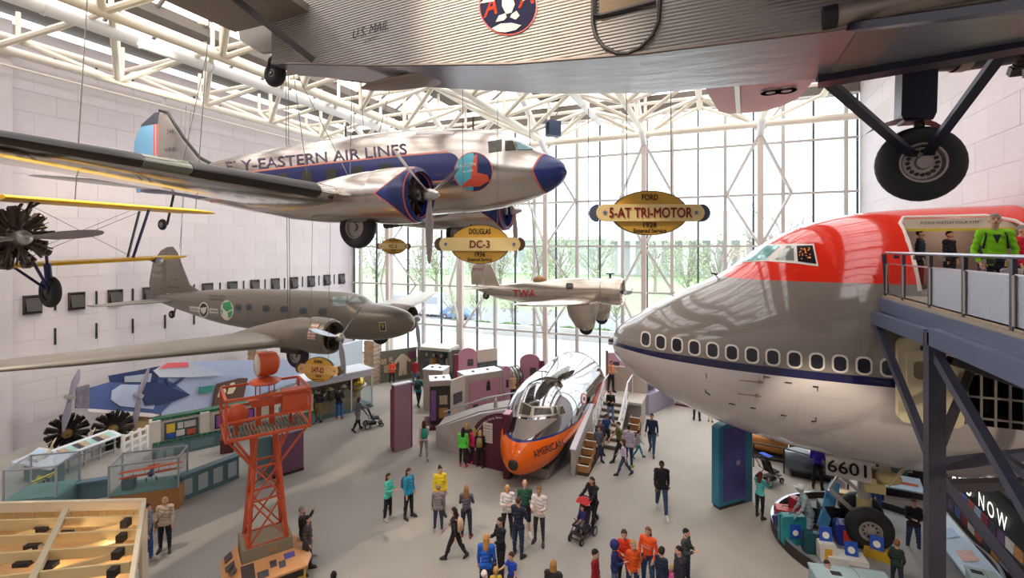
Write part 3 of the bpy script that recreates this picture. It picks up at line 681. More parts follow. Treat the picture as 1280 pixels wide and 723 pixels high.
for k in range(13):
    x = 1.44 + .508 * k
    for nm, w_, h_, r, off, m in (('window_surround', .36, .47, .14, .012, m_wfr), ('pane', .27, .37, .11, .02, m_jp)):
        pts = rrect(x, 5.99, w_, h_, r); n = len(pts); b = MB(); vs = [side(bj, a, c, off) for a, c in pts] + [side(bj, x, 5.99, off)]
        b.add(vs, [(i, (i + 1) % n, n) for i in range(n)]); o = b.build(nm if nm != 'window_surround' else 'window', m, jum if nm != 'pane' else prev, ang=40); prev = o
fr = [(923.5, 328.5), (951.5, 305.6), (1017.5, 305.2), (1023, 333.4), (993, 329.6), (958, 327)]
stick('cockpit_window_frame', hug(bj, fr, off=.012, rings=5), m_wfr, jum)
for poly, m in (([(927, 327.5), (953, 307.8), (975, 307.4), (957.5, 325)], mat('windscreen_teal', '7fb4b2', .05, .3)), ([(969.5, 324.8), (983.5, 308), (992, 308), (993, 326.5)], mat('cockpit_pane', '8a948c', .06, .3)), ([(996, 308), (1015.8, 307.6), (1020.6, 330.6), (997.5, 327.5)], mat('cockpit_panel', '1c1c20', .2))):
    stick('cockpit_pane', hug(bj, poly, off=.022, rings=4), m, jum, 40)
rr_ = random.Random(4); b = MB()
for i in range(26):
    x, y = 999 + rr_.random() * 15, 310.5 + rr_.random() * 15; p = ray(bj, x, y, .03)
    if p: b.box(p, (.02, .02, .03))
stick('instrument_lights', b, mat('amber_lamps', 'd8884a', .4, emit=.6), jum)['kind'] = 'stuff'
# lip of the passage, its header with lettering, yellow bar
def pathedge(pts, off): return [side(bj, x, z, off) for x, z in pts]
edge = [(8.30, 7.9), (8.30, 8.6), (8.30, 9.2), (8.31, 9.7), (8.45, 9.86), (9.3, 9.86), (10.2, 9.86), (10.68, 9.7), (10.97, 9.3)]
b = MB(); b.path([side(bj, x, z, .0) for x, z in edge], .05, 6); b.build('passage_lip', m_wfr, jum)
b = MB(); b.prism([(8.36, 0, 9.52), (10.75, 0, 9.52), (10.62, 0, 9.66), (10.2, 0, 9.8), (8.36, 0, 9.8)], (0, -1.5, 0), (0, .05, 0)); b.build('passage_header', mat('cream_panel', 'd9cbb5', .5), jum, ang=0)
b = MB(); b.box((9.55, -1.52, 9.49), (2.4, .06, .07)); b.build('yellow_bar', mat('yellow_bar', 'd8c23a', .4), jum, ang=0)
text_on('lettering', 'PLEASE WATCH YOUR STEP', (9.35, -1.515, 9.68), (1, 0, 0), (0, 0, 1), .1, m_blk, jum, depth=.01)
# lower doorway: plug door swung to the left, barred gate in the opening
m_door = mat('cream_door', 'd8cba6', .4, bump=.004, bscale=8)
dr = bpy.data.objects.new('door', None); COL.objects.link(dr); dr.parent = jum; dr.location = (8.25, -3.36, 5.8)
b = MB(); pr = rrect(0, 0, 1.25, 2.05, .18); b.prism([(x, -.28, z) for x, z in pr], (0, 0, 0), (0, .2, 0)); b.build('door_slab', m_door, dr, ang=30)
b = MB(); pr = rrect(0, 0, .95, .95, .15); b.prism([(x, -.36, z + .28) for x, z in pr], (0, 0, 0), (0, .1, 0)); b.build('door_panel', m_door, dr, ang=30)
b = MB(); pr = rrect(-.18, .28, .34, .42, .1); b.prism([(x, -.37, z) for x, z in pr], (0, 0, 0), (0, .02, 0)); b.build('window', mat('door_pane', '7d6a50', .2), dr, ang=30)
b = MB(); b.box((-.1, -.3, .78), (.2, .06, .16)); b.build('latch', m_dkmetal, dr)
b = MB(); b.box((.25, -.3, -.1), (.2, .05, .05)); b.build('handle', m_hub, dr)
gt = bpy.data.objects.new('gate', None); COL.objects.link(gt); gt.parent = jum
for k in range(5): b = MB(); b.box((9.1 + .26 * k, -3.15, 5.75), (.05, .05, 1.95)); b.build('bar', m_hub, gt, ang=0)
for z in (4.95, 5.45, 6.0, 6.45): b = MB(); b.box((9.62, -3.18, z), (1.2, .04, .05)); b.build('rail', m_hub, gt, ang=0)
# access panel marks on the white lower skin, and pitot tubes
b = MB()
for a, c in (((883, 467), (883, 473)), ((882, 490), (888, 494)), ((882, 490), (882, 487)), ((911, 504), (919, 506)), ((938, 509.5), (945, 511)), ((976, 519), (983, 520)), ((955, 471), (962, 472)), ((955, 469), (955, 474)), ((981, 478), (990, 479)), ((1016, 483), (1023, 484)), ((1022, 484), (1022, 489)), ((1014, 527), (1020, 526.5)), ((1020, 522), (1020, 527)), ((955.5, 452.5), (955.5, 458))):
    p, q = ray(bj, *a, .008), ray(bj, *c, .008); b.bar(p, q, .02, .03)
stick('panel_mark', b, m_blk, jum)['kind'] = 'stuff'
b = MB()
for x, y in ((941, 477), (938, 494)):
    p = ray(bj, x + 8, y, .0); n = V(0, -1, 0); b.tube(p, p + n * .12, .04, n=8); b.tube(p + n * .1 + V(.1, 0, 0), p + n * .1 + V(-.5, 0, 0), .025, .012, n=8)
stick('pitot_tube', b, mat('brass_tube', '8a7560', .4, .6), jum, 40)
p = ray(bj, 897, 347, 0); b = MB(); b.tube(p, p + V(-.1, -.05, .12), .02, n=6); b.tube(p + V(0, .0, .1), p + V(-.2, -.05, .14), .03, n=6); stick('wiper', b, m_dkmetal, jum)
b = MB(); b.tube((.0, 0, 5.5), (-.12, 0, 5.5), .14, n=12); b.build('nose_cap', m_jum, jum)
# nose gear
m_gear = mat('gear_metal', 'b9b4ad', .4, .5); m_gearc = mat('gear_cream', 'c9b783', .5)
ng = bpy.data.objects.new('nose_gear', None); COL.objects.link(ng); ng.parent = jum; ng.location = (7.7, -.45, .14)
for y in (-.52, .42): wheel(ng, (0, y, .62), .62, .42, (0, 1, 0), m_rubber, m_gear, holes=10)
def part(fn, nm, m, p=ng, ang=38): b = MB(); fn(b); return b.build(nm, m, p, ang=ang)
part(lambda b: b.tube((0, -.4, .62), (0, .4, .62), .09, n=12), 'axle', m_gear)
part(lambda b: (b.tube((0, 0, .5), (0, 0, 1.35), .12, n=14), b.tube((0, 0, 1.3), (0, 0, 2.9), .17, n=14)), 'shock_strut', m_gear)
part(lambda b: b.tube((0, 0, 1.0), (0, 0, 1.3), .2, n=14), 'collar', m_gearc)
part(lambda b: (b.bar((-.15, -.12, 1.5), (-.75, -.1, 2.0), .08, .1), b.bar((-.75, -.1, 2.0), (-.1, -.1, 2.6), .08, .1), b.bar((-.95, -.3, 1.5), (-.2, -.15, .8), .09, .12), b.bar((-.95, -.3, 1.5), (-.45, -.2, 2.4), .07, .07)), 'torque_link', m_gear)
part(lambda b: (b.box((.2, -.2, 1.75), (.5, .3, .28)), b.tube((.1, -.5, 2.0), (.1, .5, 2.0), .1, n=10), b.box((.35, .1, 2.1), (.7, .2, .2)), b.tube((.5, -.35, 1.9), (1.0, -.2, 2.5), .05, n=8), b.ell((.55, -.15, 2.05), (.35, .2, .2))), 'steering_unit', m_gearc)
part(lambda b: b.tube((-.75, -.35, 2.45), (-.85, -.35, 2.45), .16, n=16), 'taxi_lamp', m_gear)
gd = MB(); gd.prism([(6.62, -1.05, 2.18), (7.75, -1.05, 2.12), (7.75, -.95, 2.72), (6.62, -.95, 2.75)], (0, 0, 0), (0, .06, 0)); gdo = gd.build('gear_door', m_jum, jum, ang=0)
text_on('lettering', '6601', (7.18, -1.015, 2.43), (1, 0, -.03), (0, .12, 1), .5, mat('black_paint', '1b1a1c', .4), jum, bold=.03, depth=.02, width=.98)
l = bpy.data.lights.new('passage_fill_light', 'POINT'); l.energy = 12; l.color = (1, .85, .7); l.shadow_soft_size = .15; lo = bpy.data.objects.new('passage_fill_light', l); lo.location = J + V(9.7, -.9, 9.7); COL.objects.link(lo)  # unseen point light added to brighten the dark passage
# ================================================================== corrugated three-engined transport hung right overhead (heading +x)
T = V(0, 6.3, 0)
tri = thing('corrugated_airliner', 'corrugated grey metal airliner overhead with red eagle emblem and fixed dark wheels', 'aircraft', T)
m_cor = mat('corrugated_aluminium', 'a09a92', .5, .45, noise=.06, nscale=1.5, wave=(2, .04, .07))
m_corx = mat('corrugated_tail', '9a9288', .5, .45, noise=.06, nscale=1.5, wave=(0, .034, .03))
m_belly = mat('belly_sheet', 'b4b4ba', .3, .8, noise=.12, nscale=2.5, bump=.06, bscale=3, stretch=(.6, 2, 1))
m_brown = mat('tail_underside', '8d8176', .55, .3, wave=(1, .035, .02))
m_dblue = mat('dark_blue_paint', '1a1c30', .35)
m_redw = mat('red_wing_underside', 'a0544f', .5, .2, wave=(1, .04, .02))
m_tan = mat('tan_metal', '9f9286', .35, .5)
fs = [(-7.0, .30, 12.16, 13.9), (-6.6, .32, 12.09, 13.8), (-4.8, .46, 11.74, 13.6), (-2.4, .62, 11.35, 13.45), (-.8, .72, 11.19, 13.4), (1.0, .74, 11.13, 13.4), (3.2, .74, 11.14, 13.4), (5.2, .66, 11.35, 13.2)]
b = MB()
for (x0, h0, z0, t0), (x1, h1, z1, t1) in zip(fs, fs[1:]):
    n = 2
    for s in (-1, 1): b.quad((x0, s * h0, z0), (x1, s * h1, z1), (x1, s * h1, t1), (x0, s * h0, t0), 0)
    b.quad((x0, -h0, t0), (x1, -h1, t1), (x1, h1, t1), (x0, h0, t0), 0)
for x, h, z, t in (fs[0], fs[-1]): b.quad((x, -h, z), (x, h, z), (x, h, t), (x, -h, t), 0)
b.build('fuselage', m_cor, tri, ang=0)
b = MB()
for (x0, h0, z0, t0), (x1, h1, z1, t1) in zip(fs, fs[1:]): b.quad((x0, -h0, z0 - .004), (x1, -h1, z1 - .004), (x1, h1, z1 - .004), (x0, h0, z0 - .004), 0)
b.build('belly', m_belly, tri, ang=0)
b = MB()
for s in (-1, 1):
    b.path([(x, s * h, z + .02) for x, h, z, t in fs[1:]], .02, 5)
b.build('longeron', m_tan, tri)
b = MB(); b.ell((-4.3, .1, 11.64), (1.1, .3, .05)); b.build('belly_fairing', m_tan, tri)
# tail group
def slab(name, pts, th, m, p=tri): b = MB(); b.prism(pts, (0, 0, -th / 2), (0, 0, th)); return b.build(name, m, p, ang=0)
slab('tailplane', [(-6.1, -.3, 12.92), (-6.05, -1.6, 12.95), (-6.5, -2.75, 12.97), (-7.6, -2.9, 12.97), (-8.0, -2.5, 12.97), (-7.9, -.3, 12.92)], .12, m_brown)
slab('tailplane', [(-6.1, .3, 12.92), (-6.05, 1.6, 12.95), (-6.5, 2.75, 12.97), (-7.6, 2.9, 12.97), (-8.0, 2.5, 12.97), (-7.9, .3, 12.92)], .12, m_brown)
b = MB(); b.prism([(-7.1, -.05, 12.5), (-7.1, -.05, 14.6), (-7.9, -.05, 14.5), (-8.25, -.05, 13.6), (-8.1, -.05, 12.85), (-7.6, -.05, 12.55)], (0, 0, 0), (0, .1, 0)); b.build('rudder', m_corx, tri, ang=0)
b = MB(); b.bar((-5.9, -.45, 12.0), (-6.7, -1.7, 12.9), .05, .09); b.build('tail_strut', m_dkmetal, tri); b = MB(); b.bar((-5.9, .45, 12.0), (-6.7, 1.7, 12.9), .05, .09); b.build('tail_strut', m_dkmetal, tri)
tp = PY(344, 93, 6.3) - T; wheel(tri, tp, .225, .2, (0, 1, 0), m_rubber, m_hub, 'tail_wheel')
b = MB(); b.path([tp + V(0, -.16, 0), tp + V(.05, -.16, .2), tp + V(.15, -.1, .3)], .03, 6); b.path([tp + V(0, .16, 0), tp + V(.05, .16, .2), tp + V(.15, .1, .3)], .03, 6); b.build('tail_fork', m_dkmetal, tri)
b = MB(); q = tp + V(.12, 0, .26); b.tube(q, q + V(.25, 0, .45), .05, n=8)
for k in range(6): b.tube(q + V(.04 * k, 0, .07 * k), q + V(.04 * k + .015, 0, .07 * k + .03), .075, n=10)
b.build('tail_shock', m_dkmetal, tri)
# wing (on top) and the visible red tip on the far side
for s in (1, -1):
    b = MB(); rr = []
    for le, y, z, c, tk in ((3.35, 0, 13.62, 3.95, .15), (3.0, 5.5, 13.62, 3.3, .13), (2.55, 8.9, 13.6, 2.75, .11)):
        rr.append([Vector((le - c * a, y * s, z + c * tk * q_)) for a, q_ in AF])
    b.loft(rr); b.build('wing', m_redw if s > 0 else m_brown, tri, ang=50)
    b = MB(); rr = []
    for le, y, z, c, tk in ((2.55, 8.9, 13.6, 2.75, .11), (2.4, 10.6, 13.6, 2.35, .1), (2.1, 11.3, 13.6, 1.95, .09), (1.7, 11.75, 13.6, 1.25, .07)):
        rr.append([Vector((le - c * a, y * s, z + c * tk * q_)) for a, q_ in AF])
    b.loft(rr); b.build('wing_tip', m_redw if s > 0 else m_brown, tri, ang=50)
b = MB(); b.bar((.55, 7.6, 13.42), (.75, 11.2, 13.47), .13, .03); b.build('aileron_hinge', m_tan, tri, ang=0)
text_on('lettering', '8', (1.75, 9.2, 13.43), (0, -1, 0), (-1, 0, 0), 1.3, mat('faded_black', '4a3236', .6), tri, bold=.02, depth=.0)
# nacelles, struts, main gear
for s in (1, -1):
    nx, ny, nz = 3.4, 2.65 * s, 12.05
    b = MB(); b.lathe([(.03, 2.0), (.22, 1.5), (.4, .7), (.47, 0), (.45, -.5), (.3, -.6)], (nx, ny, nz), (-1, 0, 0), 24); b.build('nacelle', m_dblue, tri)
    b = MB(); b.lathe([(.475, .0), (.485, .05), (.475, .15)], (nx, ny, nz), (-1, 0, 0), 24); b.build('exhaust_ring', m_tan, tri)
    b = MB(); radial(b, (nx + .7, ny, nz), .62, 9, 1, stub=.09); b.build('engine', m_cyl, tri)
    hub = V(2.83, 2.65 * s, 10.25)
    for nm, a, c, w_, h_ in (('axle_strut', V(1.24, .72 * s, 11.14), hub + V(-.06, 0, .1), .13, .07), ('axle_strut', V(2.95, .74 * s, 11.16), hub + V(.06, 0, .1), .12, .07), ('wing_strut', V(1.1, .74 * s, 11.5), V(3.0, 2.4 * s, 11.75), .22, .08), ('wing_strut', V(.5, .74 * s, 11.6), V(2.4, 2.5 * s, 12.0), .2, .08)):
        b = MB(); b.bar(a, c, w_, h_); b.build(nm, m_dblue, tri, ang=0)
    b = MB(); b.tube(hub, hub + V(-.05, 0, 1.9), .06, n=10); b.tube(hub + V(.12, 0, .1), hub + V(.0, 0, .8), .02, n=6); b.build('shock_strut', m_dkmetal, tri)
    b = MB(); b.prism([(-.18, -.16, 0), (.16, -.16, 0), (.2, -.16, .1), (.22, -.16, .9), (-.2, -.16, .9), (-.22, -.16, .1)], hub + V(-.05, 0, .62), (0, .32, 0)); b.build('shock_fairing', m_dblue, tri, ang=0)
    wheel(tri, hub, .56, .34, (0, 1, 0), m_rubber, m_hub, holes=16)
    b = MB(); rr = []
    for a in np.linspace(50, 150, 9): 
        e = .16 * math.sin(R((a - 50) * 1.8)) + .03
        rr.append([hub + V(math.cos(R(a)) * .76 - .2, q * e * 1.3, math.sin(R(a)) * .68 - .02) for q in (-1, 1)])
    b.loft(rr, cap=False, closed=False); b.build('mudguard', m_dblue, tri)
b = MB(); b.path([(1.0, -.78, 11.25), (2.2, -.82, 11.3), (4.2, -.8, 11.42)], .1, 10); b.build('exhaust_pipe', m_tan, tri)
b = MB(); b.tube((.98, -.78, 11.25), (1.1, -.785, 11.255), .11, n=12); b.build('exhaust_outlet', m_black, tri)
b = MB(); b.bar((1.25, -.8, 11.52), (3.6, -1.1, 11.72), .12, .05); b.build('wing_strut', m_dblue, tri, ang=0)
# emblem, lettering, door on the near side
yb = lambda x: -np.interp(x, [f[0] for f in fs], [f[1] for f in fs]) - .012
def sidept(px, py): 
    d = D(px, py); y = 5.6
    for _ in range(6):
        p = P(px, py, y / d.y); y = 6.3 + yb(p.x)
    return p - T
def sidepoly(name, poly, m, off=0.):
    b = MB(); pts = [sidept(*p) + V(0, -off, 0) for p in poly]; b.add(pts, [tuple(range(len(pts)))]); return b.build(name, m, tri, ang=0)
sidepoly('emblem_ring', circ(635, 7.5, 36.5, n=32), m_red)
sidepoly('emblem', circ(635, 7.5, 35, n=32), mat('emblem_navy', '1c1d36', .7, spec=.1), .004)
for tx, a, c, h in (('A', (605, 23), (622, 17), 26), ('A', (648, 11), (668, 4), 26)):
    v, f = text_polys(tx, 1, .03); xs = [p[0] for p in v]; ys = [p[1] for p in v]; b = MB()
    b.add([sidept(a[0] + (c[0] - a[0]) * (x - min(xs)) / (max(xs) - min(xs)) + (y - min(ys)) / (max(ys) - min(ys)) * 3, a[1] + (c[1] - a[1]) * (x - min(xs)) / (max(xs) - min(xs)) - h * (y - min(ys)) / (max(ys) - min(ys))) + V(0, -.01, 0) for x, y, z in v], f); b.build('emblem_letter', mat('emblem_red', 'c84a30', .7, spec=.1), tri, ang=0)
m_eag = mat('emblem_cream', 'cfc7b8', .7, spec=.1)
for poly in ([(628, -6), (640, -8), (644, 6), (640, 16), (633, 18), (628, 8)], [(624, 20), (632, 17), (634, 22), (630, 26), (620, 28)], [(640, 18), (646, 14), (650, 20), (645, 25), (638, 22)], [(615, 36), (626, 30), (640, 29), (652, 32), (645, 38), (632, 41), (622, 40)], [(600, 5), (612, -6), (622, -8), (618, 2)], [(652, -8), (662, -10), (660, -2), (654, 2)]): sidepoly('emblem_eagle', poly, m_eag, .012)
def sidetext(tx, a, c, h, bold=.0):
    v, f = text_polys(tx, 1, bold); xs = [p[0] for p in v]; ys = [p[1] for p in v]; b = MB()
    b.add([sidept(a[0] + (c[0] - a[0]) * (x - min(xs)) / (max(xs) - min(xs)) + 3 * (y - min(ys)), a[1] + (c[1] - a[1]) * (x - min(xs)) / (max(xs) - min(xs)) - h * (y - min(ys)) / (max(ys) - min(ys))) for x, y, z in v], f); b.build('lettering', m_blk, tri, ang=0)
sidetext('U.S. MAIL', (440, 49), (485, 36), 12, .0); sidetext('CAM-1', (455, 54), (470, 48), 5)
b = MB(); dp = [sidept(x, y) + V(0, -.01, 0) for x, y in ((741, -40), (741, 0), (741, 30), (745, 46), (755, 59), (771, 67), (785, 67), (800, 60), (815, 45), (823, 27), (825, 0), (825, -40))]; b.path(dp, .022, 6); b.build('door_seal', m_dkmetal, tri)
sidepoly('door_window', [(749, -30), (749, 18), (815, 2), (815, -30)], mat('door_pane', '7d8288', .15))
b = MB(); q = [sidept(x, y) + V(0, -.01, 0) for x, y in ((743, -20), (743, 20), (752, 20.5), (820, 3))]; b.path(q, .03, 5); b.build('door_sill', m_dkmetal, tri)
cables(tri, [((-5, 0, 13.5), (-5, 1, 16.2)), ((4.2, 0, 13.3), (4.5, .6, 16.2))], .015)
b = MB(); b.bar((1.2, .72, 11.08), (4.4, .2, 11.16), .26, .1); b.build('gear_truss', m_dblue, tri, ang=0)
b = MB(); b.quad((1.3, -.7, 11.118), (4.6, -.68, 11.21), (4.6, .68, 11.21), (1.3, .7, 11.118)); b.build('nose_belly_panel', m_tan, tri, ang=0)
# ================================================================== olive-grey twin-engine airliner below (nose at local 0, heading +x)
G = V(-10.8, 15.8, 6.06)
gre = thing('grey_airliner', 'olive grey painted twin-engine airliner with globe emblem, hung low along the left wall', 'aircraft', G)
m_gre = mat('grey_airliner_skin', '7d7468', .38, .25, noise=.05, nscale=1.5, bump=.006, bscale=3, panel=.9)
m_grew = mat('grey_wing_skin', '857f75', .4, .3, noise=.06, nscale=1.2, panel=.8)
b = MB(); gs = [(0, .03, -.03, .03, 0), (-.1, .22, -.24, .22, 0), (-.4, .42, -.46, .42, 0), (-1.0, .58, -.66, .62, 0), (-1.8, .66, -.78, .76, 0), (-2.2, .72, -.8, .8, 0), (-2.75, 1.0, -.82, .82, .05), (-3.3, 1.07, -.82, .86, .1), (-5, 1.08, -.82, .9, .12), (-8, 1.06, -.8, .9, .12), (-10.5, .98, -.66, .78, .15), (-13, .78, -.3, .5, .25), (-15.2, .55, .08, .2, .32), (-15.9, .45, .25, .03, .35)]
b.loft(hull(gs[::-1], 40, 5, e=2.35)); gf = b.build('fuselage', m_gre, gre)
gsec = [(-3.3, 0, -.62, 4.3, .15), (-3.5, -2.0, -.6, 4.0, .15), (-3.8, -3.2, -.55, 3.6, .14), (-5.0, -8.5, -.18, 2.3, .12), (-5.6, -10.6, -.02, 1.5, .1), (-6.1, -11.3, .03, .6, .09)]
for s in (1, -1):
    wing('wing', [(a, y * s, z, c, k) for a, y, z, c, k in gsec], m_grew, gre)
    yn, zn = -2.4 * s, -.25
    b = MB(); b.lathe([(.52, 0), (.6, .05), (.64, .2), (.66, .6), (.66, 1.0)], (-1.75, yn, zn), (-1, 0, 0), 36); b.lathe([(.52, 0), (.5, .1), (.48, .5)], (-1.75, yn, zn), (-1, 0, 0), 36); b.build('cowling', m_gre, gre)
    b = MB(); b.loft([[Vector((x, yn + r * math.cos(t), zn + dz + r * math.sin(t) * .95)) for t in np.linspace(0, 2 * PI, 26, endpoint=False)] for x, r, dz in ((-2.7, .62, 0), (-3.4, .64, 0), (-4.4, .55, -.08), (-5.6, .38, -.2), (-7.0, .05, -.3))]); b.build('nacelle', m_gre, gre)
    b = MB(); radial(b, (-2.15, yn, zn), .52, 9, 1, stub=.085); b.build('engine', m_cyl, gre)
    propeller(gre, (-1.5, yn, zn), 1.5, (50, -70, 170), mat('grey_blade', 'b9bcc4', .35, .6), m_alu2, spin=.2, width=.2)
    wheel(gre, (-3.5, yn, -1.05), .5, .3, (0, 1, 0), m_rubber, m_hub)
    b = MB(); b.box((-3.6, yn, -.85), (.9, .6, .2)); b.tube((-2.4, yn + .3, -.9), (-2.8, yn + .3, -.95), .08, n=8); b.build('wheel_fairing', m_dkmetal, gre)
    wing('tailplane', [(-13.9, .1 * s, .3, 2.0, .1), (-14.3, -2.4 * s, .3, 1.5, .09), (-14.8, -3.2 * s, .3, .8, .08)], m_grew, gre)
wing('fin', [(-11.9, 0, .6, 3.2, .03), (-13.2, 0, 1.1, 1.9, .08), (-13.75, 0, 2.0, 1.4, .09), (-14.15, 0, 2.7, .9, .09), (-14.5, 0, 3.0, .35, .09)], m_gre, gre, vertical=True)
wing('rudder', [(-15.1, 0, .25, 1.1, .07), (-15.1, 0, 1.1, 1.35, .08), (-15.05, 0, 2.2, 1.1, .08), (-14.9, 0, 2.8, .6, .09), (-14.8, 0, 2.98, .2, .1)], m_gre, gre, vertical=True)
wheel(gre, (-14.6, 0, -.45), .2, .13, (0, 1, 0), m_rubber, m_hub, 'tail_wheel'); b = MB(); b.tube((-14.6, .1, -.45), (-14.2, 0, .2), .04, n=8); b.build('tail_strut', m_dkmetal, gre)
bg_ = bvh_of(gf); m_gfr = mat('window_rim', '6a6258', .4)
for x, y in ((298, 384.5), (311.5, 384.5), (333, 386), (355, 387), (379, 389), (403, 390)):
    w_ = stick('window', hug(bg_, rrect(x, y, 11 if x > 315 else 9, 9.5, 3.5), off=.01, rings=2, dens=2), m_gfr, gre, 40); stick('pane', hug(bg_, rrect(x, y, 8.6 if x > 315 else 7, 7.2, 3), off=.018, rings=2, dens=2), mat('grey_pane', '3c4a52', .1), w_, 40)
for poly in ([(416, 371.5), (433, 370.5), (433, 383), (416, 383)], [(435, 370.5), (446, 371), (452, 378.5), (436, 379.5)], [(448, 371), (453, 372), (457, 378), (454, 378.3)]): stick('windscreen', hug(bg_, poly, off=.015, dens=3), mat('grey_windscreen', '8d9a94', .1), gre, 40)
stick('emblem', hug(bg_, circ(284, 388, 8.2, 12.5), off=.012), mat('cream_decal', 'd8d2c0', .5), gre)
m_dg = mat('green_decal', '2f9a55', .5)
for poly in ([(279, 379), (288, 377), (291, 386), (284, 390), (279, 385)], [(285, 391), (291, 388), (290, 395), (286, 398)], [(277, 385), (279, 389), (277.5, 394)]): stick('emblem_land', hug(bg_, poly, off=.02, rings=3, dens=3), m_dg, gre)
stick('emblem', hug(bg_, [(237, 383), (249, 384), (249, 390.5), (238, 389)], off=.012, dens=3), mat('cream_decal', 'd8d2c0', .5), gre)
stick('emblem', hug(bg_, [(262, 385.5), (273, 386.5), (273, 392), (262, 391.5)], off=.012, dens=3), mat('cream_decal', 'd8d2c0', .5), gre)
stick('emblem', hug(bg_, circ(255, 387.5, 6.3, 9.8), off=.016), mat('cream_decal', 'd8d2c0', .5), gre)
stick('emblem', hug(bg_, circ(255, 387.5, 4.8, 8), off=.022), m_blk, gre)
stick('emblem', hug(bg_, [(251, 385), (259, 384), (258, 390), (255, 393), (252, 390)], off=.028, rings=3, dens=3), mat('cream_decal', 'd8d2c0', .5), gre)
stick('lettering', hug_text(bg_, 'UNITED', (238.5, 388), (248, 389), 3.4, off=.024, bold=0), m_blk, gre); stick('lettering', hug_text(bg_, 'AIRLINES', (263, 390), (272.5, 390.8), 3, off=.024, bold=0), m_blk, gre)
for k, tx in enumerate(('NC13369 UNITED', 'TRANSPORT')): stick('lettering', hug_text(bg_, tx, (262, 371.5 + 4 * k), (282 - 3 * k, 372.5 + 4 * k), 2.6, bold=0), m_blk, gre)
stick('emblem', hug(bg_, [(474, 403), (482, 402.5), (483, 414), (475, 414)], off=.012, dens=3), mat('cream_decal', 'd8d2c0', .5), gre); stick('emblem', hug(bg_, [(475, 404), (481.2, 403.6), (482, 413), (475.8, 413.2)], off=.02, dens=3), m_blk, gre)
stick('lettering', hug_text(bg_, '9', (476.5, 411.5), (480.5, 411.5), 7, off=.03), mat('gold_letter', 'd0ad4a', .5), gre)
for tx, x, z, sz in (('13369', -15.6, 1.85, .3), ('BOEING', -15.6, 1.5, .24), ('BOEING 247D', -14.3, .95, .14), ('NC 13369', -14.3, 1.35, .12)): text_on('lettering', tx, (x, -.1, z), (1, 0, 0), (0, 0, 1), sz, mat('pale_letter', 'b5aa98', .5) if x < -15 else m_blk, gre, depth=.0)
rr_ = random.Random(2); b = MB()
b = MB(); b.loft([[Vector((x, -2.4 - .67 * math.cos(R(a)), -.25 + .67 * math.sin(R(a)))) for a in np.linspace(0, 50, 8)] for x in (-2.35, -1.98)], cap=False, closed=False); b.build('flag_decal', mat('flag_decal', 'c98a74', .5, zones=[(lambda X, Y, Z: ((Z * 9.0).op('FRACT') > .5), 'd8cfc2', .5, 0)]), gre, flip=False)
b = MB(); b.box((-6.2, -6.1, -.32), (.03, .5, .12)); b.build('landing_light', m_dkmetal, gre)
cables(gre, [((-4.0, -2.3, .3), (-3.1, -3.2, 9.8)), ((-4.0, -2.4, .3), (-3.0, -3.4, 9.8)), ((-2.9, 0, 1.05), (-3.4, .5, 9.9)), ((-14.0, 0, 2.9), (-13.6, .3, 9.9)), ((-14, 0, 1), (-12.9, -.4, 9.9))])
# ================================================================== small silver single-engine mail plane by the glass (spinner at local 0, heading +x)
N = V(-3.85, 23.9, 6.85)
tw = thing('mail_plane', 'small silver single-engine plane with red lettering, hung in front of the glass wall', 'aircraft', N)
m_tw = mat('mail_plane_skin', 'c6bcae', .26, .9, noise=.05, nscale=2, bump=.01, bscale=3, panel=.7)
b = MB(); ns = [(-1.3, .62, -.64, .62, 0), (-2.2, .62, -.8, .62, -.05), (-3.6, .53, -.88, .56, -.15), (-5, .38, -.82, .46, -.2), (-5.8, .26, -.76, .38, -.2), (-7.15, .1, -.58, .2, -.15), (-8.3, .06, -.2, .06, -.05), (-8.5, .02, -.1, .02, -.04)]
b.loft(hull(ns[::-1], 32, 4)); tf = b.build('fuselage', m_tw, tw)
b = MB(); b.lathe([(.58, 0), (.66, .06), (.7, .3), (.7, 1.0), (.64, 1.05)], (-.25, 0, 0), (-1, 0, 0), 32); b.lathe([(.58, 0), (.52, .3)], (-.25, 0, 0), (-1, 0, 0), 32); b.build('cowling', m_tw, tw)
b = MB(); radial(b, (-.5, 0, 0), .55, 9, 1, stub=.09); b.build('engine', m_cyl, tw)
propeller(tw, (.0, 0, 0), 1.35, (90, -90), m_dkmetal, m_alu2, spin=.2, width=.2)
for s in (1, -1):
    wing('wing', [(-1.35, .2 * s, -.5, 2.4, .15), (-1.6, -2.0 * s, -.45, 2.2, .14), (-2.2, -5.2 * s, -.2, 1.7, .12), (-2.8, -6.3 * s, -.12, .7, .1)], m_tw, tw)
    wing('tailplane', [(-7.3, .05 * s, -.05, 1.2, .1), (-7.6, -1.6 * s, .0, .8, .09), (-7.8, -1.9 * s, .0, .4, .08)], mat('pale_tail', 'd9d4ca', .4, .3), tw)
    b = MB(); rr = []
    for z, xl, xr, h in ((-.5, -1.1, -2.7, .22), (-1.1, -1.2, -2.55, .2), (-1.6, -1.3, -2.2, .17), (-1.75, -1.5, -1.9, .08)):
        rr.append([Vector(((xl + xr) / 2 + (xl - xr) / 2 * math.cos(t), -1.7 * s + h * math.sin(t), z)) for t in np.linspace(0, 2 * PI, 18, endpoint=False)])
    b.loft(rr); b.build('trouser_fairing', m_tw, tw); b = MB(); b.lathe([(.3, -.07), (.34, 0), (.3, .07)], (-1.7, -1.7 * s, -1.62), (0, 1, 0), 20, cap=True); b.build('tyre', m_rubber, tw)
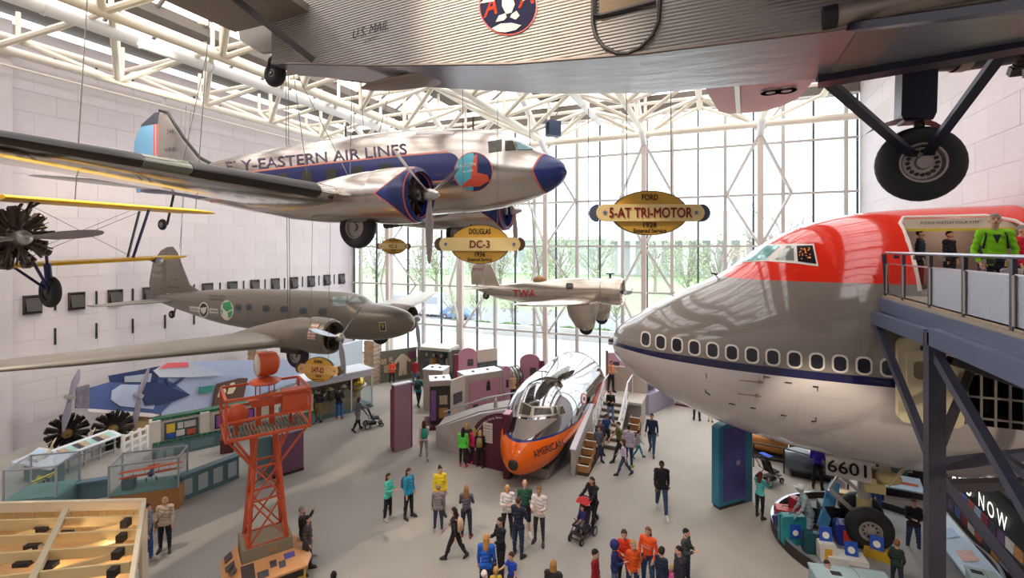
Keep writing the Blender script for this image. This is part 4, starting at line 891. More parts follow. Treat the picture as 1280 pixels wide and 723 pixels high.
wing('fin', [(-6.9, 0, .05, 1.0, .08), (-7.35, 0, 1.0, .62, .08), (-7.5, 0, 1.25, .3, .08)], m_tw, tw, vertical=True); wing('rudder', [(-7.85, 0, .1, .8, .07), (-7.85, 0, .8, .85, .07), (-7.8, 0, 1.2, .7, .07), (-7.8, 0, 1.32, .35, .07)], m_tw, tw, vertical=True)
wheel(tw, (-7.75, 0, -.5), .2, .12, (0, 1, 0), m_rubber, m_hub, 'tail_wheel')
b = MB(); b.ell((-4.6, 0, .45), (.4, .2, .22)); b.build('headrest', mat('tan_leather', 'b8895a', .6), tw); b = MB(); b.tube((-.9, 0, .62), (-.9, 0, .85), .06, n=8); b.box((-.9, 0, .86), (.4, .1, .05)); b.build('roof_fitting', m_dkmetal, tw)
bt = bvh_of(tf); stick('lettering', hug_text(bt, 'TWA', (641, 371.5), (669.5, 371.5), 9, off=.02, bold=.04), mat('red_letter', 'c02c2e', .4), tw)
stick('window', hug(bt, rrect(712, 358, 9, 7.5, 2), off=.015, dens=2), m_pane, tw); text_on('lettering', 'NC11Y', (-8.25, -.09, .95), (1, 0, 0), (0, 0, 1), .22, mat('red_letter', 'c02c2e', .4), tw, depth=0)
cables(tw, [((-4.6, 0, .5), (-5.0, 0, 3.0)), ((-2.0, 0, .6), (-2.0, 0, 9.2)), ((-5.0, 0, 3.0), (-5.2, 0, 9.2))], .02)
# ================================================================== yellow-winged biplane at the left (propeller at local 0, heading +x)
Bp = V(-12.7, 5.04, 9.2)
bi = thing('biplane', 'black and yellow biplane with bare radial engine, hung at the left edge', 'aircraft', Bp)
m_yel = mat('yellow_fabric', 'ffd01c', .4, bump=.004, bscale=3); m_yelu = mat('cream_underside', 'e6c79a', .55, zones=[(lambda X, Y, Z: Z > .82, 'ffd01c', .4, 0)])
b = MB(); radial(b, (-.35, 0, 0), .6, 9, 1, stub=.085, rows=2); spiky(b, (-.35, 0, 0), .6, 70); b.build('engine', mat('bronze_engine_metal', '5f5347', .4, .6), bi)
propeller(bi, (0, 0, 0), 1.4, (84, -96), mat('propeller_pale', 'aaa6a8', .35, .5), m_alu2, spin=.15, width=.22)
b = MB(); bs = [(-.6, .42, -.42, .42, 0), (-1.5, .5, -.5, .45, 0), (-4, .45, -.4, .4, 0), (-6.4, .15, -.05, .06, .05)]; b.loft(hull(bs[::-1], 24, 3)); b.build('fuselage', mat('black_gloss', '17171b', .25), bi)
for s in (1, -1):
    wing('upper_wing', [(-.8, .05 * s, .85, 1.35, .1), (-.9, 4.2 * s, .85, 1.35, .1), (-1.1, 4.75 * s, .85, 1.0, .08), (-1.4, 5.0 * s, .85, .5, .06)], m_yelu, bi)
    wing('lower_wing', [(-1.2, .3 * s, -.6, 1.2, .1), (-1.3, 3.8 * s, -.48, 1.2, .1), (-1.5, 4.2 * s, -.46, .8, .08), (-1.7, 4.35 * s, -.45, .4, .06)], m_yel, bi)
    for a, c in (((-1.0, 2.9, .8), (-1.4, 2.75, -.45)), ((-1.75, 3.1, .8), (-2.0, 2.95, -.45)), ((-1.0, .55, .8), (-.9, .3, .3)), ((-1.8, .7, .8), (-1.5, .35, .35)), ((-1.05, .7, .8), (-1.7, .3, .3))):
        b = MB(); b.bar(V(a[0], a[1] * s, a[2]), V(c[0], c[1] * s, c[2]), .06, .035); b.build('wing_strut', m_navy if abs(a[1]) > 1 else m_dkmetal, bi, ang=0)
    for a, c in (((-1.2, .5, .8), (-1.5, 2.8, -.45)), ((-1.2, .4, -.5), (-1.2, 2.9, .8)), ((-1.7, .4, -.5), (-1.8, 2.9, .8))): b = MB(); b.tube(V(a[0], a[1] * s, a[2]), V(c[0], c[1] * s, c[2]), .006, n=4); b.build('bracing_wire', m_cable, bi)
    hub = V(-1.2, .95 * s, -1.2); wheel(bi, hub, .36, .18, (0, 1, 0), m_rubber, m_dkmetal)
    for a, r in ((V(-.5, .3 * s, -.35), .03), (V(-1.9, .35 * s, -.4), .03)): b = MB(); b.tube(a, hub, r, n=8); b.build('gear_strut', m_navy, bi)
    b = MB(); b.tube(hub, V(-.95, .75 * s, -.1), .03, n=8); b.tube(hub + V(.06, -.05 * s, .25), hub + V(.15, -.12 * s, .65), .07, n=10); b.build('shock_strut', m_navy, bi)
    b = MB(); b.tube((-1.25, 3.3 * s, -.55), (-1.6, 3.25 * s, -.5), .1, .04, n=14); b.build('landing_lamp', m_dkmetal, bi); b = MB(); b.ell((-1.24, 3.3 * s, -.55), (.03, .1, .1)); b.build('lamp_lens', mat('lamp_lens', 'cfd2d6', .1, .3), bi)
cables(bi, [((-1.4, 4.4, .9), (-1.5, 4.9, 7.0)), ((-1.4, 1.5, .9), (-1.4, 1.8, 7.0))])
# ================================================================== polished nose section with the orange stripe, standing by the ramp (tip at local 0, y runs aft)
C = V(-6.72, 16.1, 0)
dc = thing('airliner_nose', 'polished metal airliner nose with orange stripe and lettering beside the stairs', 'aircraft', C)
m_dc = mat('classic_nose_skin', 'a3a5a8', .07, 1, noise=.04, nscale=2, bump=.006, bscale=1.5, panel=1.0, zones=[
    (lambda X, Y, Z: (Z < (Y * .022 + 1.78)) & (Z > ((Y - .55) * .75).op('MINIMUM', (Y - 2.2) * .07 + 1.24)), 'f26a12', .2, 0),
    (lambda X, Y, Z: ((Z - (Y * .022 + 1.78)).abs() < .03), '1d2f78', .3, 0),
    (lambda X, Y, Z: ((Z - ((Y - .55) * .75).op('MINIMUM', (Y - 2.2) * .07 + 1.24)).abs() < .03), '1d2f78', .3, 0)])
cs = [(0, 1.22, .98, .12, 1.1), (.08, 1.42, .8, .3, 1.1), (.3, 1.66, .62, .52, 1.12), (.7, 1.92, .48, .8, 1.18), (1.2, 2.22, .4, 1.06, 1.3), (1.7, 2.55, .36, 1.25, 1.45), (2.2, 2.98, .34, 1.38, 1.6), (2.8, 3.3, .34, 1.49, 1.75), (3.6, 3.46, .34, 1.56, 1.85), (5, 3.52, .34, 1.59, 1.93), (8.4, 3.54, .36, 1.59, 1.95)]
rr = [[Vector((-p.y, p.x, p.z)) for p in ring] for ring in hull(cs, 48, 6)]
b = MB(); b.loft(rr); cf = b.build('fuselage', m_dc, dc)
b = MB(); b.ell((0, -.02, 1.1), (.2, .1, .2)); b.build('radar_cap', mat('radar_cap', '2b211c', .5), dc)
b = MB(); b.lathe([(1.60, 0), (1.62, .03), (1.60, .08)], (0, 8.38, 1.95), (0, 1, 0), 48); b.build('rear_frame', m_alu2, dc)
bc = bvh_of(cf)
m_mask = mat('window_mask', 'b7aea4', .35, .8)
for poly in ([(646, 521), (650, 500.5), (666.5, 508.5), (664, 523)], [(664.5, 523), (666, 508), (690.5, 508.5), (692, 520)], [(691, 520), (691, 508), (696, 507), (698, 518)], [(698, 521), (698.5, 508), (703, 505.5), (709, 518)]): stick('window_frame', hug(bc, poly, off=.012, dens=3), m_mask, dc, 40)
for poly in ([(648.5, 518), (652, 503), (664.5, 510), (662.5, 520)], [(667, 520), (668, 510.5), (688, 510.5), (689.5, 518)], [(692, 518), (692, 509.5), (695, 508.5), (696.5, 517)], [(699.5, 519), (699.5, 509.5), (703, 507.5), (707, 517)]): stick('windscreen', hug(bc, poly, off=.02, dens=3), m_pane, dc, 40)
stick('nose_panel', hug(bc, [(641, 548), (646, 523), (663, 526), (692, 523), (697, 524), (664, 548), (655, 551)], off=.01, rings=5), mat('antiglare_panel', '8b8079', .5, .2), dc, 40)
stick('lettering', hug_text(bc, 'AMERICAN', (668, 573), (706, 557), 9, off=.02, bold=.02), mat('navy_letter', '2a2630', .4), dc)
stick('emblem', hug(bc, circ(729.5, 499, 3.6, 7.5), off=.015), m_red, dc); stick('emblem', hug(bc, circ(729.5, 499, 2.6, 5.4), off=.022), m_wht, dc); stick('emblem', hug(bc, circ(729.5, 499, 1.5, 3), off=.03), m_navy, dc)
for k in range(6):
    x, y = 731 + k * 3.3, 521 - 7.2 * k; stick('stripe_flash', hug(bc, [(x, y), (x + 5, y - 7.5), (x + 6.5, y - 7), (x + 1.5, y + 1.5)], off=.015, dens=3), m_red, dc)
b = MB(); b.path([(.0, 3.2, 3.35), (.0, 3.2, 3.75)], .02, 6); b.path([(-.3, 3.2, 3.75), (.3, 3.2, 3.75)], .02, 6); b.path([(0, 5.4, 3.5), (0, 5.4, 3.95)], .02, 6); b.build('antenna', m_dkmetal, dc)
b = MB(); b.tube((-1.6, 2.7, 1.9), (-1.85, 2.7, 1.9), .02, n=6); b.ell((-1.95, 2.7, 2.05), (.06, .16, .5)); b.build('propeller_display', m_alu, dc)
b = MB(); b.box((0, 4.8, .2), (1.6, 6.4, .36)); b.build('stand', mat('taupe_panel', 'a69a92', .6), dc)
# ================================================================== things on the floor
def stand(name, label, cat, a, b_, group=None, z=0.):     # a, b: left and right front corners on the floor; local x along a->b, +y away from the viewer
    a, b_ = Vector(a), Vector(b_); d = b_ - a
    t = thing(name, label, cat, (a.x, a.y, z), math.atan2(d.y, d.x), group); return t, math.hypot(d.x, d.y)
def bx(parent, name, m, c, d, rz=0., ang=0):
    b = MB(); b.box(c, d, rz); return b.build(name, m, parent, ang=ang)
def empty(name, parent, loc=(0, 0, 0)):
    o = bpy.data.objects.new(name, None); COL.objects.link(o); o.parent = parent; o.location = loc; return o
m_orange = mat('beacon_orange', 'c4512a', .4); m_taupe = mat('taupe_panel', 'a69a92', .6); m_beige = mat('beige_panel', 'c2b2a4', .6)
m_maroon = mat('maroon_panel', '7c2b4c', .5); m_dmar = mat('dark_maroon', '571b33', .5); m_pinkp = mat('pink_panel', 'c58a9a', .6, noise=.08, nscale=3); m_lpink = mat('light_pink_panel', 'd9a6bd', .6)
m_mag = mat('magenta_panel', 'a32463', .5); m_lilac = mat('lilac_grey_panel', '9c96a8', .6); m_wtop = mat('white_top', 'dfe3ec', .45)
m_tealc = mat('teal_grey_cabinet', '5d7a7e', .5); m_tealp = mat('pale_grey_panel', 'aeb6b8', .6); m_greent = mat('green_tile', '2f6b4c', .35); m_ivory = mat('ivory_wall', 'e0d8c8', .6)
m_wood = mat('light_wood', 'd4a56c', .5, noise=.12, nscale=3, stretch=(1, 8, 8)); m_wood2 = mat('display_wood', 'b07c48', .5, noise=.12, nscale=4); m_pal = mat('pale_timber', 'dcc28c', .55, noise=.08, nscale=3)
m_olive = mat('olive_wall', '6f6f5e', .7, noise=.05); m_pylt = mat('pylon_teal', '2f7d98', .4); m_pylp = mat('pylon_purple', '4f4b8f', .45, noise=.25, nscale=1.5)
m_steel = mat('steel_rail', 'b9bcc4', .3, .8); m_iron = mat('walkway_steel', '4c4e5e', .45, .2); m_ironl = mat('walkway_beam', '5f6a84', .4, .2)
m_photo = mat('photo_print', '4a4348', .5, noise=.9, nscale=9); m_photo2 = mat('poster_print', 'b9a58c', .5, noise=.7, nscale=12); m_lblue = mat('pale_blue_print', 'b9d2ea', .5, noise=.15, nscale=6); m_blueb = mat('blue_sign', '2a55b8', .45)
m_brick = mat('tan_brick', 'b79a74', .8, noise=.25, nscale=14)
# ---------------------------------------------------------------- red airway beacon tower on its display table
bt_, _ = stand('beacon_tower', 'tall red lattice beacon tower with round lamp on a display table', 'tower', V(-11.2, 9.4, 0), V(-11.2 + .525, 9.4 + .851, 0))
def tb(name, a, c, r=.03, m=m_orange): b = MB(); b.bar(a, c, r * 2, r * 2); return b.build(name, m, bt_, ang=0)
bx(bt_, 'base_box', mat('tower_base_box', '8d8068', .6), (0, 0, .72), (1.2, 1.0, 1.0))
bx(bt_, 'label_plate', m_wood2, (.1, -.505, 1.05), (.2, .01, .08))
LB, LT = .46, .24; Z0, Z1, Z2 = 1.22, 3.2, 4.2
for sx in (-1, 1):
    for sy in (-1, 1):
        tb('leg', (sx * LB, sy * LB * .9, Z0), (sx * LT * .95, sy * LT * .8, Z2), .035)
lv = [Z0, 2.35, 3.2]
def lp(sx, sy, z): f = (z - Z0) / (Z2 - Z0); return V(sx * (LB + (LT * .95 - LB) * f), sy * (LB * .9 + (LT * .8 - LB * .9) * f), z)
for i in range(3):
    z = lv[i]
    for s in (-1, 1):
        tb('ring_bar', lp(-1, s, z), lp(1, s, z), .022); tb('ring_bar', lp(s, -1, z), lp(s, 1, z), .022)
        if i < 2:
            z1 = lv[i + 1]
            tb('cross_brace', lp(-1, s, z), lp(1, s, z1), .018); tb('cross_brace', lp(1, s, z), lp(-1, s, z1), .018)
            tb('cross_brace', lp(s, -1, z), lp(s, 1, z1), .018); tb('cross_brace', lp(s, 1, z), lp(s, -1, z1), .018)
PX, PYy = .98, .72
for sx in (-1, 1):
    for sy in (-1, 1):
        tb('outrigger', lp(sx, sy, 3.2), (sx * PX * .95, sy * PYy * .9, 4.18), .028); tb('outrigger', lp(sx, sy, 3.2), (sx * PX * .3, sy * PYy * .95, 4.18), .02)
        tb('rail_post', (sx * PX, sy * PYy, 4.15), (sx * PX, sy * PYy, 5.2), .03)
for z, r in ((4.2, .035), (4.65, .025), (5.2, .03)):
    for s in (-1, 1): tb('rail', (-PX, s * PYy, z), (PX, s * PYy, z), r); tb('rail', (s * PX, -PYy, z), (s * PX, PYy, z), r)
q = MB(); q.box((0, 0, 0), (.022, 2 * PYy, .03)); q = q.mesh('floor_bar', mat('grating', '8a7a66', .6), 0)
for k in range(23): obj('floor_bar', q, bt_, (-.92 + .0836 * k, 0, 4.21))
for s in (-1, 1): tb('tread_plate', (-PX, s * .25, 4.17), (PX, s * .25, 4.17), .03, MATS['grating'])
bx(bt_, 'control_box', m_orange, (.62, -.55, 4.92), (.62, .28, .62))
for x, y, r in ((-.72, -.35, .27), (.6, -.2, .22)):
    b = MB(); b.lathe([(.01, -.2), (r * .7, -.19), (r, -.05), (r, .12), (r * .6, .22), (.01, .24)], (x, y, 4.72), (.3, -1, .1), 20); b.tube((x, y, 4.2), (x, y, 4.6), .04, n=8); b.build('course_light', m_orange, bt_)
for x in (-.16, .16): tb('lamp_leg', (x, .05, 4.2), (x, .05, 4.95), .06)
b = MB(); b.prism([(-.42, -.15, 4.95), (.42, -.15, 4.95), (.34, -.15, 4.75), (-.34, -.15, 4.75)], (0, 0, 0), (0, .4, 0)); b.build('lamp_cradle', m_orange, bt_, ang=0)
b = MB(); b.lathe([(.22, 4.95), (.22, 5.32)], (0, .05, 0), (0, 0, 1), 24, cap=True); b.build('lamp_drum', m_case, bt_)
for k in range(6): tb('drum_bar', (.23 * math.cos(k), .05 + .23 * math.sin(k), 4.95), (.23 * math.cos(k), .05 + .23 * math.sin(k), 5.35), .012)
b = MB(); b.lathe([(.1, 5.5), (.36, 5.42), (.4, 5.36), (.36, 5.33), (.1, 5.33)], (0, .05, 0), (0, 0, 1), 28, cap=True); b.build('drum_cap', m_orange, bt_)
b = MB(); b.lathe([(.3, -.26), (.33, -.24), (.33, .1), (.3, .2), (.18, .28), (.01, .3)], (0.05, .05, 5.85), (1, .15, -.03), 32); b.tube((.05, .05, 5.45), (.05, .05, 5.6), .06, n=10); b.build('searchlight', m_orange, bt_)
b = MB(); b.lathe([(.01, -.3), (.2, -.285), (.305, -.25), (.3, -.24), (.01, -.26)], (0.05, .05, 5.85), (1, .15, -.03), 32); b.build('searchlight_lens', mat('lens_glass', 'cfc3b4', .15), bt_)
for pts, nm in (([(-.62, -.5, .9), (.62, -.5, .9), (.85, -1.02, .62), (-.85, -1.02, .62)], 'table_top'), ([(-.62, -.5, .9), (-.85, -1.02, .62), (-1.05, -.5, .62), (-1.0, .5, .62), (-.62, .5, .9)], 'table_top'), ([(.62, -.5, .9), (.85, -1.02, .62), (1.05, -.6, .62), (1.0, .5, .62), (.62, .5, .9)], 'table_top')):
    b = MB(); b.prism(pts, (0, 0, 0), (0, 0, -.05)); b.build(nm, mat('orange_wood', 'd99a62', .5, noise=.08, nscale=3), bt_, ang=0)
def tilt(x, y): return .9 + (-.5 - y) * (-.28 / .52) + .012
for x, y, w_, h_, m in ((-.5, -.72, .3, .36, 'dark'), (-.18, -.88, .26, .16, 'p'), (.08, -.72, .16, .16, 'p'), (.28, -.8, .16, .16, 'p'), (.48, -.65, .26, .14, 'v')):
    mm = {'dark': mat('label_brown', '4a3a34', .6), 'p': m_photo, 'v': mat('violet_print', '5a4f9a', .5, noise=.4, nscale=9)}[m]
    b = MB(); b.add([(x - w_ / 2, y - h_ / 2, tilt(x, y - h_ / 2)), (x + w_ / 2, y - h_ / 2, tilt(x, y - h_ / 2)), (x + w_ / 2, y + h_ / 2, tilt(x, y + h_ / 2)), (x - w_ / 2, y + h_ / 2, tilt(x, y + h_ / 2))], [(0, 1, 2, 3)]); b.build('print', mm, bt_, ang=0)
for x, y, w_, h_ in ((-.85, .3, .2, .3), (-.85, -.15, .24, .22), (-.82, -.45, .18, .2)):
    z = .8; b = MB(); b.box((x, y, .9 - (abs(x) - .62) * .65 + .02), (w_, h_, .01), rot=Matrix.Rotation(R(-33), 3, 'Y')); b.build('print', mat('label_brown', '4a3a34', .6) if h_ > .4 else m_photo, bt_, ang=0)
bx(bt_, 'table_base', mat('label_brown', '4a3a34', .6), (0, 0, .3), (1.7, 1.4, .58))
for sx in (-1, 1):
    for y in (-1.1, .45): tb('table_leg', (sx * .8, y * .85, 0), (sx * .8, y * .85, .6), .025, mat('yellow_leg', 'd3b04a', .5))
tb('table_rail', (-.8, -.93, .3), (.8, -.93, .3), .02, MATS['yellow_leg'])
# ---------------------------------------------------------------- open timber roof of a small exhibit in the lower left corner
wf = thing('timber_roof_frame', 'open pale timber roof framing seen from above in the lower left corner', 'frame', FL(120, 700, 0))
zf = 3.0
def wb(nm, a, c, w_, h_, m=m_pal, z=zf): b = MB(); b.bar(FL(*a, z), FL(*c, z), w_, h_); return b.build(nm, m, wf, ang=0, world=True)
A1, A2 = (-70, 636), (180, 630)
wb('edge_beam', A1, A2, .10, .22, mat('cream_beam', 'e4d6b8', .5)); wb('edge_beam', (180, 630), (160, 760), .08, .25, MATS['cream_beam'])
for i, (a, c) in enumerate((((-70, 659), (176, 650)), ((-70, 680), (173, 668)), ((-70, 703), (168, 687)), ((-70, 735), (163, 709)), ((-70, 762), (162, 734)))): wb('rib', a, c, .05, .2)
wb('purlin', (83, 638), (28, 752), .11, .12, mat('grey_timber', 'cdbf9f', .6), zf + .06)
for i, (a, c) in enumerate((((100, 672), (170, 652)), ((60, 700), (165, 668)), ((50, 722), (160, 690)), ((-40, 690), (60, 660)), ((-60, 725), (40, 690)))): wb('diagonal', a, c, .05, .12, m_pal, zf - .12)
for x, y in ((158, 653.5), (153, 671.5), (148, 692), (143, 714)): p = FL(x, y, zf + .0); b = MB(); b.box(p - V(0, 0, .0), (.14, .2, .15), .5); b.build('lamp_box', m_blk, wf, ang=0, world=True)
for x, y in ((53, 661), (43, 682), (30, 704), (80, 668), (60, 707)): p = FL(x, y, zf - .1); b = MB(); b.box(p, (.28, .18, .08), .5); b.build('track_light', m_blk, wf, ang=0, world=True)
b = MB(); b.prism([FL(x, y, 2.35) for x, y in ((-80, 655), (176, 648), (158, 770), (-80, 775))], (0, 0, 0), (0, 0, -.06)); b.build('ceiling_board', m_wood, wf, ang=0, world=True)
for (a, c) in (((-70, 637), (179.5, 631)),):
    n = 22
    for k in range(n):
        f0, f1 = k / n, (k + .93) / n; p, q = FL(a[0], a[1], zf - .1).lerp(FL(c[0], c[1], zf - .1), f0), FL(a[0], a[1], zf - .1).lerp(FL(c[0], c[1], zf - .1), f1)
        b = MB(); b.bar(p - V(0, 0, .35), q - V(0, 0, .35), .03, .65); b.build('board', m_pal, wf, ang=0, world=True)
for x, y in ((179, 632), (159, 765)): p = FL(x, y, zf); b = MB(); b.box((p.x, p.y, 1.45), (.12, .12, 2.9)); b.build('post', MATS['cream_beam'], wf, ang=0, world=True)
# ---------------------------------------------------------------- left gallery: ticket wall, low walls, cases, desks, engines
tw_, L = stand('ticket_wall', 'cream and teal ticket wall with green tiled cap and posters', 'display wall', FL(190, 574), FL(392, 530))
bx(tw_, 'wall_body', m_ivory, (L / 2, .2, .8), (L, .3, 1.5)); n = 30
q = MB(); q.box((0, 0, 0), (L / n - .02, .4, .12)); q = q.mesh('tile', m_greent, 0)
for k in range(n): obj('tile', q, tw_, (L * (k + .5) / n, .2, 1.6))
bx(tw_, 'end_post', m_ivory, (.1, .1, .8), (.4, .5, 1.6)); bx(tw_, 'post', m_ivory, (1.9, .08, .8), (.35, .4, 1.6))
bx(tw_, 'base_cabinet', m_tealc, (L / 2, -.02, .3), (L, .3, .6))
q = MB(); q.box((0, 0, 0), (.9, .02, .36)); q = q.mesh('cabinet_panel', mat('teal_grey_light', '6f8c8f', .5), 0)
for k in range(int(L // 1.1)): obj('cabinet_panel', q, tw_, (.7 + 1.1 * k, -.18, .3))
q = MB(); q.box((0, 0, 0), (L / n - .02, .03, .1)); q = q.mesh('base_tile', m_greent, 0)
for k in range(n): obj('base_tile', q, tw_, (L * (k + .5) / n, -.175, .66))
bx(tw_, 'poster_board', mat('slate_board', '4f5f63', .6), (1.05, .03, 1.05), (1.25, .04, .75))
for x, z, w_, h_, c in ((.65, 1.15, .3, .38, 'e8c84a'), (.65, .82, .25, .2, '2f62c4'), (1.0, 1.2, .2, .26, 'd8d6cf'), (1.35, 1.2, .42, .26, 'c9c2b5'), (1.0, .88, .3, .26, 'e0ddd6'), (1.4, .85, .32, .24, 'd86a4a')): bx(tw_, 'poster', mat('poster_' + c, c, .5, noise=.35, nscale=9), (x, 0, z), (w_, .02, h_))
bx(tw_, 'screen', mat('backlit_mural', '6a3f86', .4, noise=.8, nscale=7, emit=.25), (3.1, .03, 1.05), (1.5, .04, .55)); bx(tw_, 'screen_frame', m_dmar, (3.1, .045, 1.05), (1.62, .03, .67))
text_on('lettering', 'LOST TRAVEL', (3.2, .045, 1.44), (1, 0, 0), (0, 0, 1), .12, m_blk, tw_, depth=.01)
for x, c in ((5.0, 'f0ead8'), (5.2, '3a8fd0')): bx(tw_, 'poster', mat('poster_' + c, c, .5, noise=.4, nscale=9), (x, -.02, 1.2 if c == 'f0ead8' else 1.0), (.7 if c == 'f0ead8' else .5, .03, .6 if c == 'f0ead8' else .35))
lw, L = stand('low_wall', 'teal low wall with pale panels beside the biplane model case', 'low wall', FL(224, 629), FL(299, 598))
bx(lw, 'wall_body', m_tealc, (L / 2, .12, .42), (L, .2, .84)); bx(lw, 'cap', mat('teal_cap', '5a7883', .4), (L / 2, .1, .88), (L + .1, .34, .08))
q = MB(); q.box((0, 0, 0), (L / 4 - .2, .03, .56)); q = q.mesh('panel', m_tealp, 0)
for k in range(4): obj('panel', q, lw, (L * (k + .5) / 4, .01, .45))
lw2, L = stand('low_wall', 'curved dark teal low wall behind the yellow model case', 'low wall', FL(62, 634), FL(134, 622)); bx(lw2, 'wall_body', m_tealc, (L / 2, .12, .3), (L, .2, .6)); bx(lw2, 'cap', MATS['teal_cap'], (L / 2, .1, .64), (L, .3, .08))
def glass_case(name, lab, a, c, dep, hb, ht, m_base):
    t, L = stand(name, lab, 'display case', a, c); bx(t, 'base', m_base, (L / 2, dep / 2, hb / 2), (L + .1, dep + .1, hb)); bx(t, 'case_floor', mat('teal_fabric', '6e938a', .8), (L / 2, dep / 2, hb + .01), (L - .02, dep - .02, .02))
    for x, y, sx, sy in ((L / 2, 0, L, .012), (L / 2, dep, L, .012), (0, dep / 2, .012, dep), (L, dep / 2, .012, dep)): bx(t, 'glass_pane', m_case, (x, y, (hb + ht) / 2), (sx, sy, ht - hb))
    bx(t, 'glass_top', m_case, (L / 2, dep / 2, ht), (L, dep, .012))
    for x in (0, L):
        for y in (0, dep): bx(t, 'corner_post', m_steel, (x, y, (hb + ht) / 2), (.05, .05, ht - hb))
    for x, y, sx, sy in ((L / 2, 0, L, .05), (L / 2, dep, L, .05), (0, dep / 2, .05, dep), (L, dep / 2, .05, dep)): bx(t, 'top_rail', m_steel, (x, y, ht), (sx, sy, .05))
    return t, L
def model_plane(name, lab, loc, rz, s, m1, m2):
    t = thing(name, lab, 'model', loc, rz)
    for z, y in ((.14, 1), (-.06, 1)):
        b = MB(); b.loft(wing_rings([(0, -.95 * s, z * s, .22 * s, .12), (0.02, 0, z * s, .26 * s, .12), (0, .95 * s, z * s, .22 * s, .12)])); b.build('wing', m1, t)
    b = MB(); b.loft([[V(x * s, r * s * math.cos(a), r * s * math.sin(a)) for a in np.linspace(0, 6.28, 12, endpoint=False)] for x, r in ((.25, .03), (.2, .09), (-.1, .08), (-.7, .02))]); b.build('fuselage', m2, t)
    b = MB(); b.box((-.66 * s, 0, .02 * s), (.14 * s, .4 * s, .015)); b.box((-.68 * s, 0, .1 * s), (.14 * s, .015, .16 * s)); b.build('tail', m1, t)
    for y in (-.55, -.2, .2, .55): b = MB(); b.tube((-.1 * s, y * s, -.06 * s), (-.1 * s, y * s, .14 * s), .008, n=5); b.build('strut', m2, t)
    for y in (-.15, .15): b = MB(); b.lathe([(.07 * s, -.015), (.07 * s, .015)], (.05 * s, y * s, -.22 * s), (0, 1, 0), 14, cap=True); b.tube((.05 * s, y * s, -.2 * s), (.05 * s, y * .5 * s, -.05 * s), .008, n=5); b.build('wheel', m_blk, t)
    b = MB(); b.tube((0, 0, -.08 * s), (0, 0, -.42 * s), .012, n=6); b.build('rod', m_steel, t); return t
gc, L1 = glass_case('display_case', 'large glass case on wooden base holding the orange model biplane', FL(136, 650), FL(223, 636), 1.1, .72, 1.75, m_wood2)
Mg = wmat(gc); model_plane('model_biplane', 'orange and navy model biplane inside the large glass case', Mg @ V(L1 * .52, .55, 1.16), gc.rotation_euler.z - R(80), .95, mat('orange_model', 'ec5a1a', .4), m_navy)
bx(gc, 'info_block', m_tealc, (L1 * .2, .5, .9), (.35, .3, .36))
gc2, L2 = glass_case('display_case', 'smaller glass case at the left edge holding the yellow model plane', FL(4, 655), FL(70, 648), 1.2, .7, 1.72, m_tealc)
model_plane('model_biplane', 'yellow and green model plane inside the left glass case', wmat(gc2) @ V(L2 * .55, .6, 1.12), gc2.rotation_euler.z - R(20), .42, mat('yellow_model', 'dcc43a', .4), mat('green_model', '5f7a4a', .5))
dk, L = stand('reading_desk', 'long slanted reading desk with printed panels before the engines', 'desk', FL(68, 602), FL(153, 567))
b = MB(); b.prism([(0, 0, .82), (L, 0, .82), (L, .65, 1.02), (0, .65, 1.02)], (0, 0, 0), (0, 0, -.05)); b.build('desk_top', mat('desk_pale', 'd6dbe2', .5), dk, ang=0)
for k in range(9): x = .3 + (L - .6) * k / 8; b = MB(); b.add([(x - .14, .1, .853), (x + .14, .1, .853), (x + .14, .5, .976), (x - .14, .5, .976)], [(0, 1, 2, 3)]); b.build('print', (m_photo, m_photo2, mat('mint_print', '9fc7bd', .5, noise=.3, nscale=8))[k % 3], dk, ang=0)
for k in range(5): bx(dk, 'leg', m_tealp, (.1 + (L - .2) * k / 4, .3, .42), (.06, .06, .82))
for z in (.2, .5): bx(dk, 'rail', m_tealp, (L / 2, .3, z), (L, .04, .04))
kd, L = stand('touchscreen_desk', 'angular white desk with a small screen at the far left', 'desk', FL(14, 604), FL(66, 612))
b = MB(); b.prism([(0, 0, .8), (L, -.1, .8), (L, .7, .95), (.2, .9, 1.0)], (0, 0, 0), (0, 0, -.06)); b.build('desk_top', MATS['desk_pale'], kd, ang=0); bx(kd, 'base', m_tealc, (L / 2, .4, .38), (L * .7, .4, .76)); b = MB(); b.box((L * .4, .35, 1.02), (.6, .5, .16), rot=Matrix.Rotation(R(25), 3, 'X')); b.build('screen_housing', m_ivory, kd, ang=0); b = MB(); b.box((L * .4, .31, 1.1), (.45, .34, .02), rot=Matrix.Rotation(R(25), 3, 'X')); b.build('screen', mat('screen_glow', '9fb8c8', .3, emit=.3), kd, ang=0)
for (x, y), lab in (((84, 568), 'bare radial aircraft engine on a stand, nearer the left edge'), ((141, 562), 'bare radial aircraft engine on a stand under the blue mural')):
    p = FL(x, y); t = thing('radial_engine', lab, 'engine', p, math.atan2(-p.y, -p.x)); b = MB(); radial(b, (0, 0, .95), .7, 11, 1, stub=.085, rows=2); spiky(b, (0, 0, .95), .7, 60); b.build('cylinders', mat('dark_engine', '2c2724', .4, .6), t)
    b = MB(); b.lathe([(.2, .2), (.14, .4), (.03, .42)], (0, 0, .95), (1, 0, 0), 18); b.build('crankcase', mat('brass_case', '8f7445', .35, .7), t); bx(t, 'stand', m_black, (-.2, 0, .3), (.5, .5, .6))
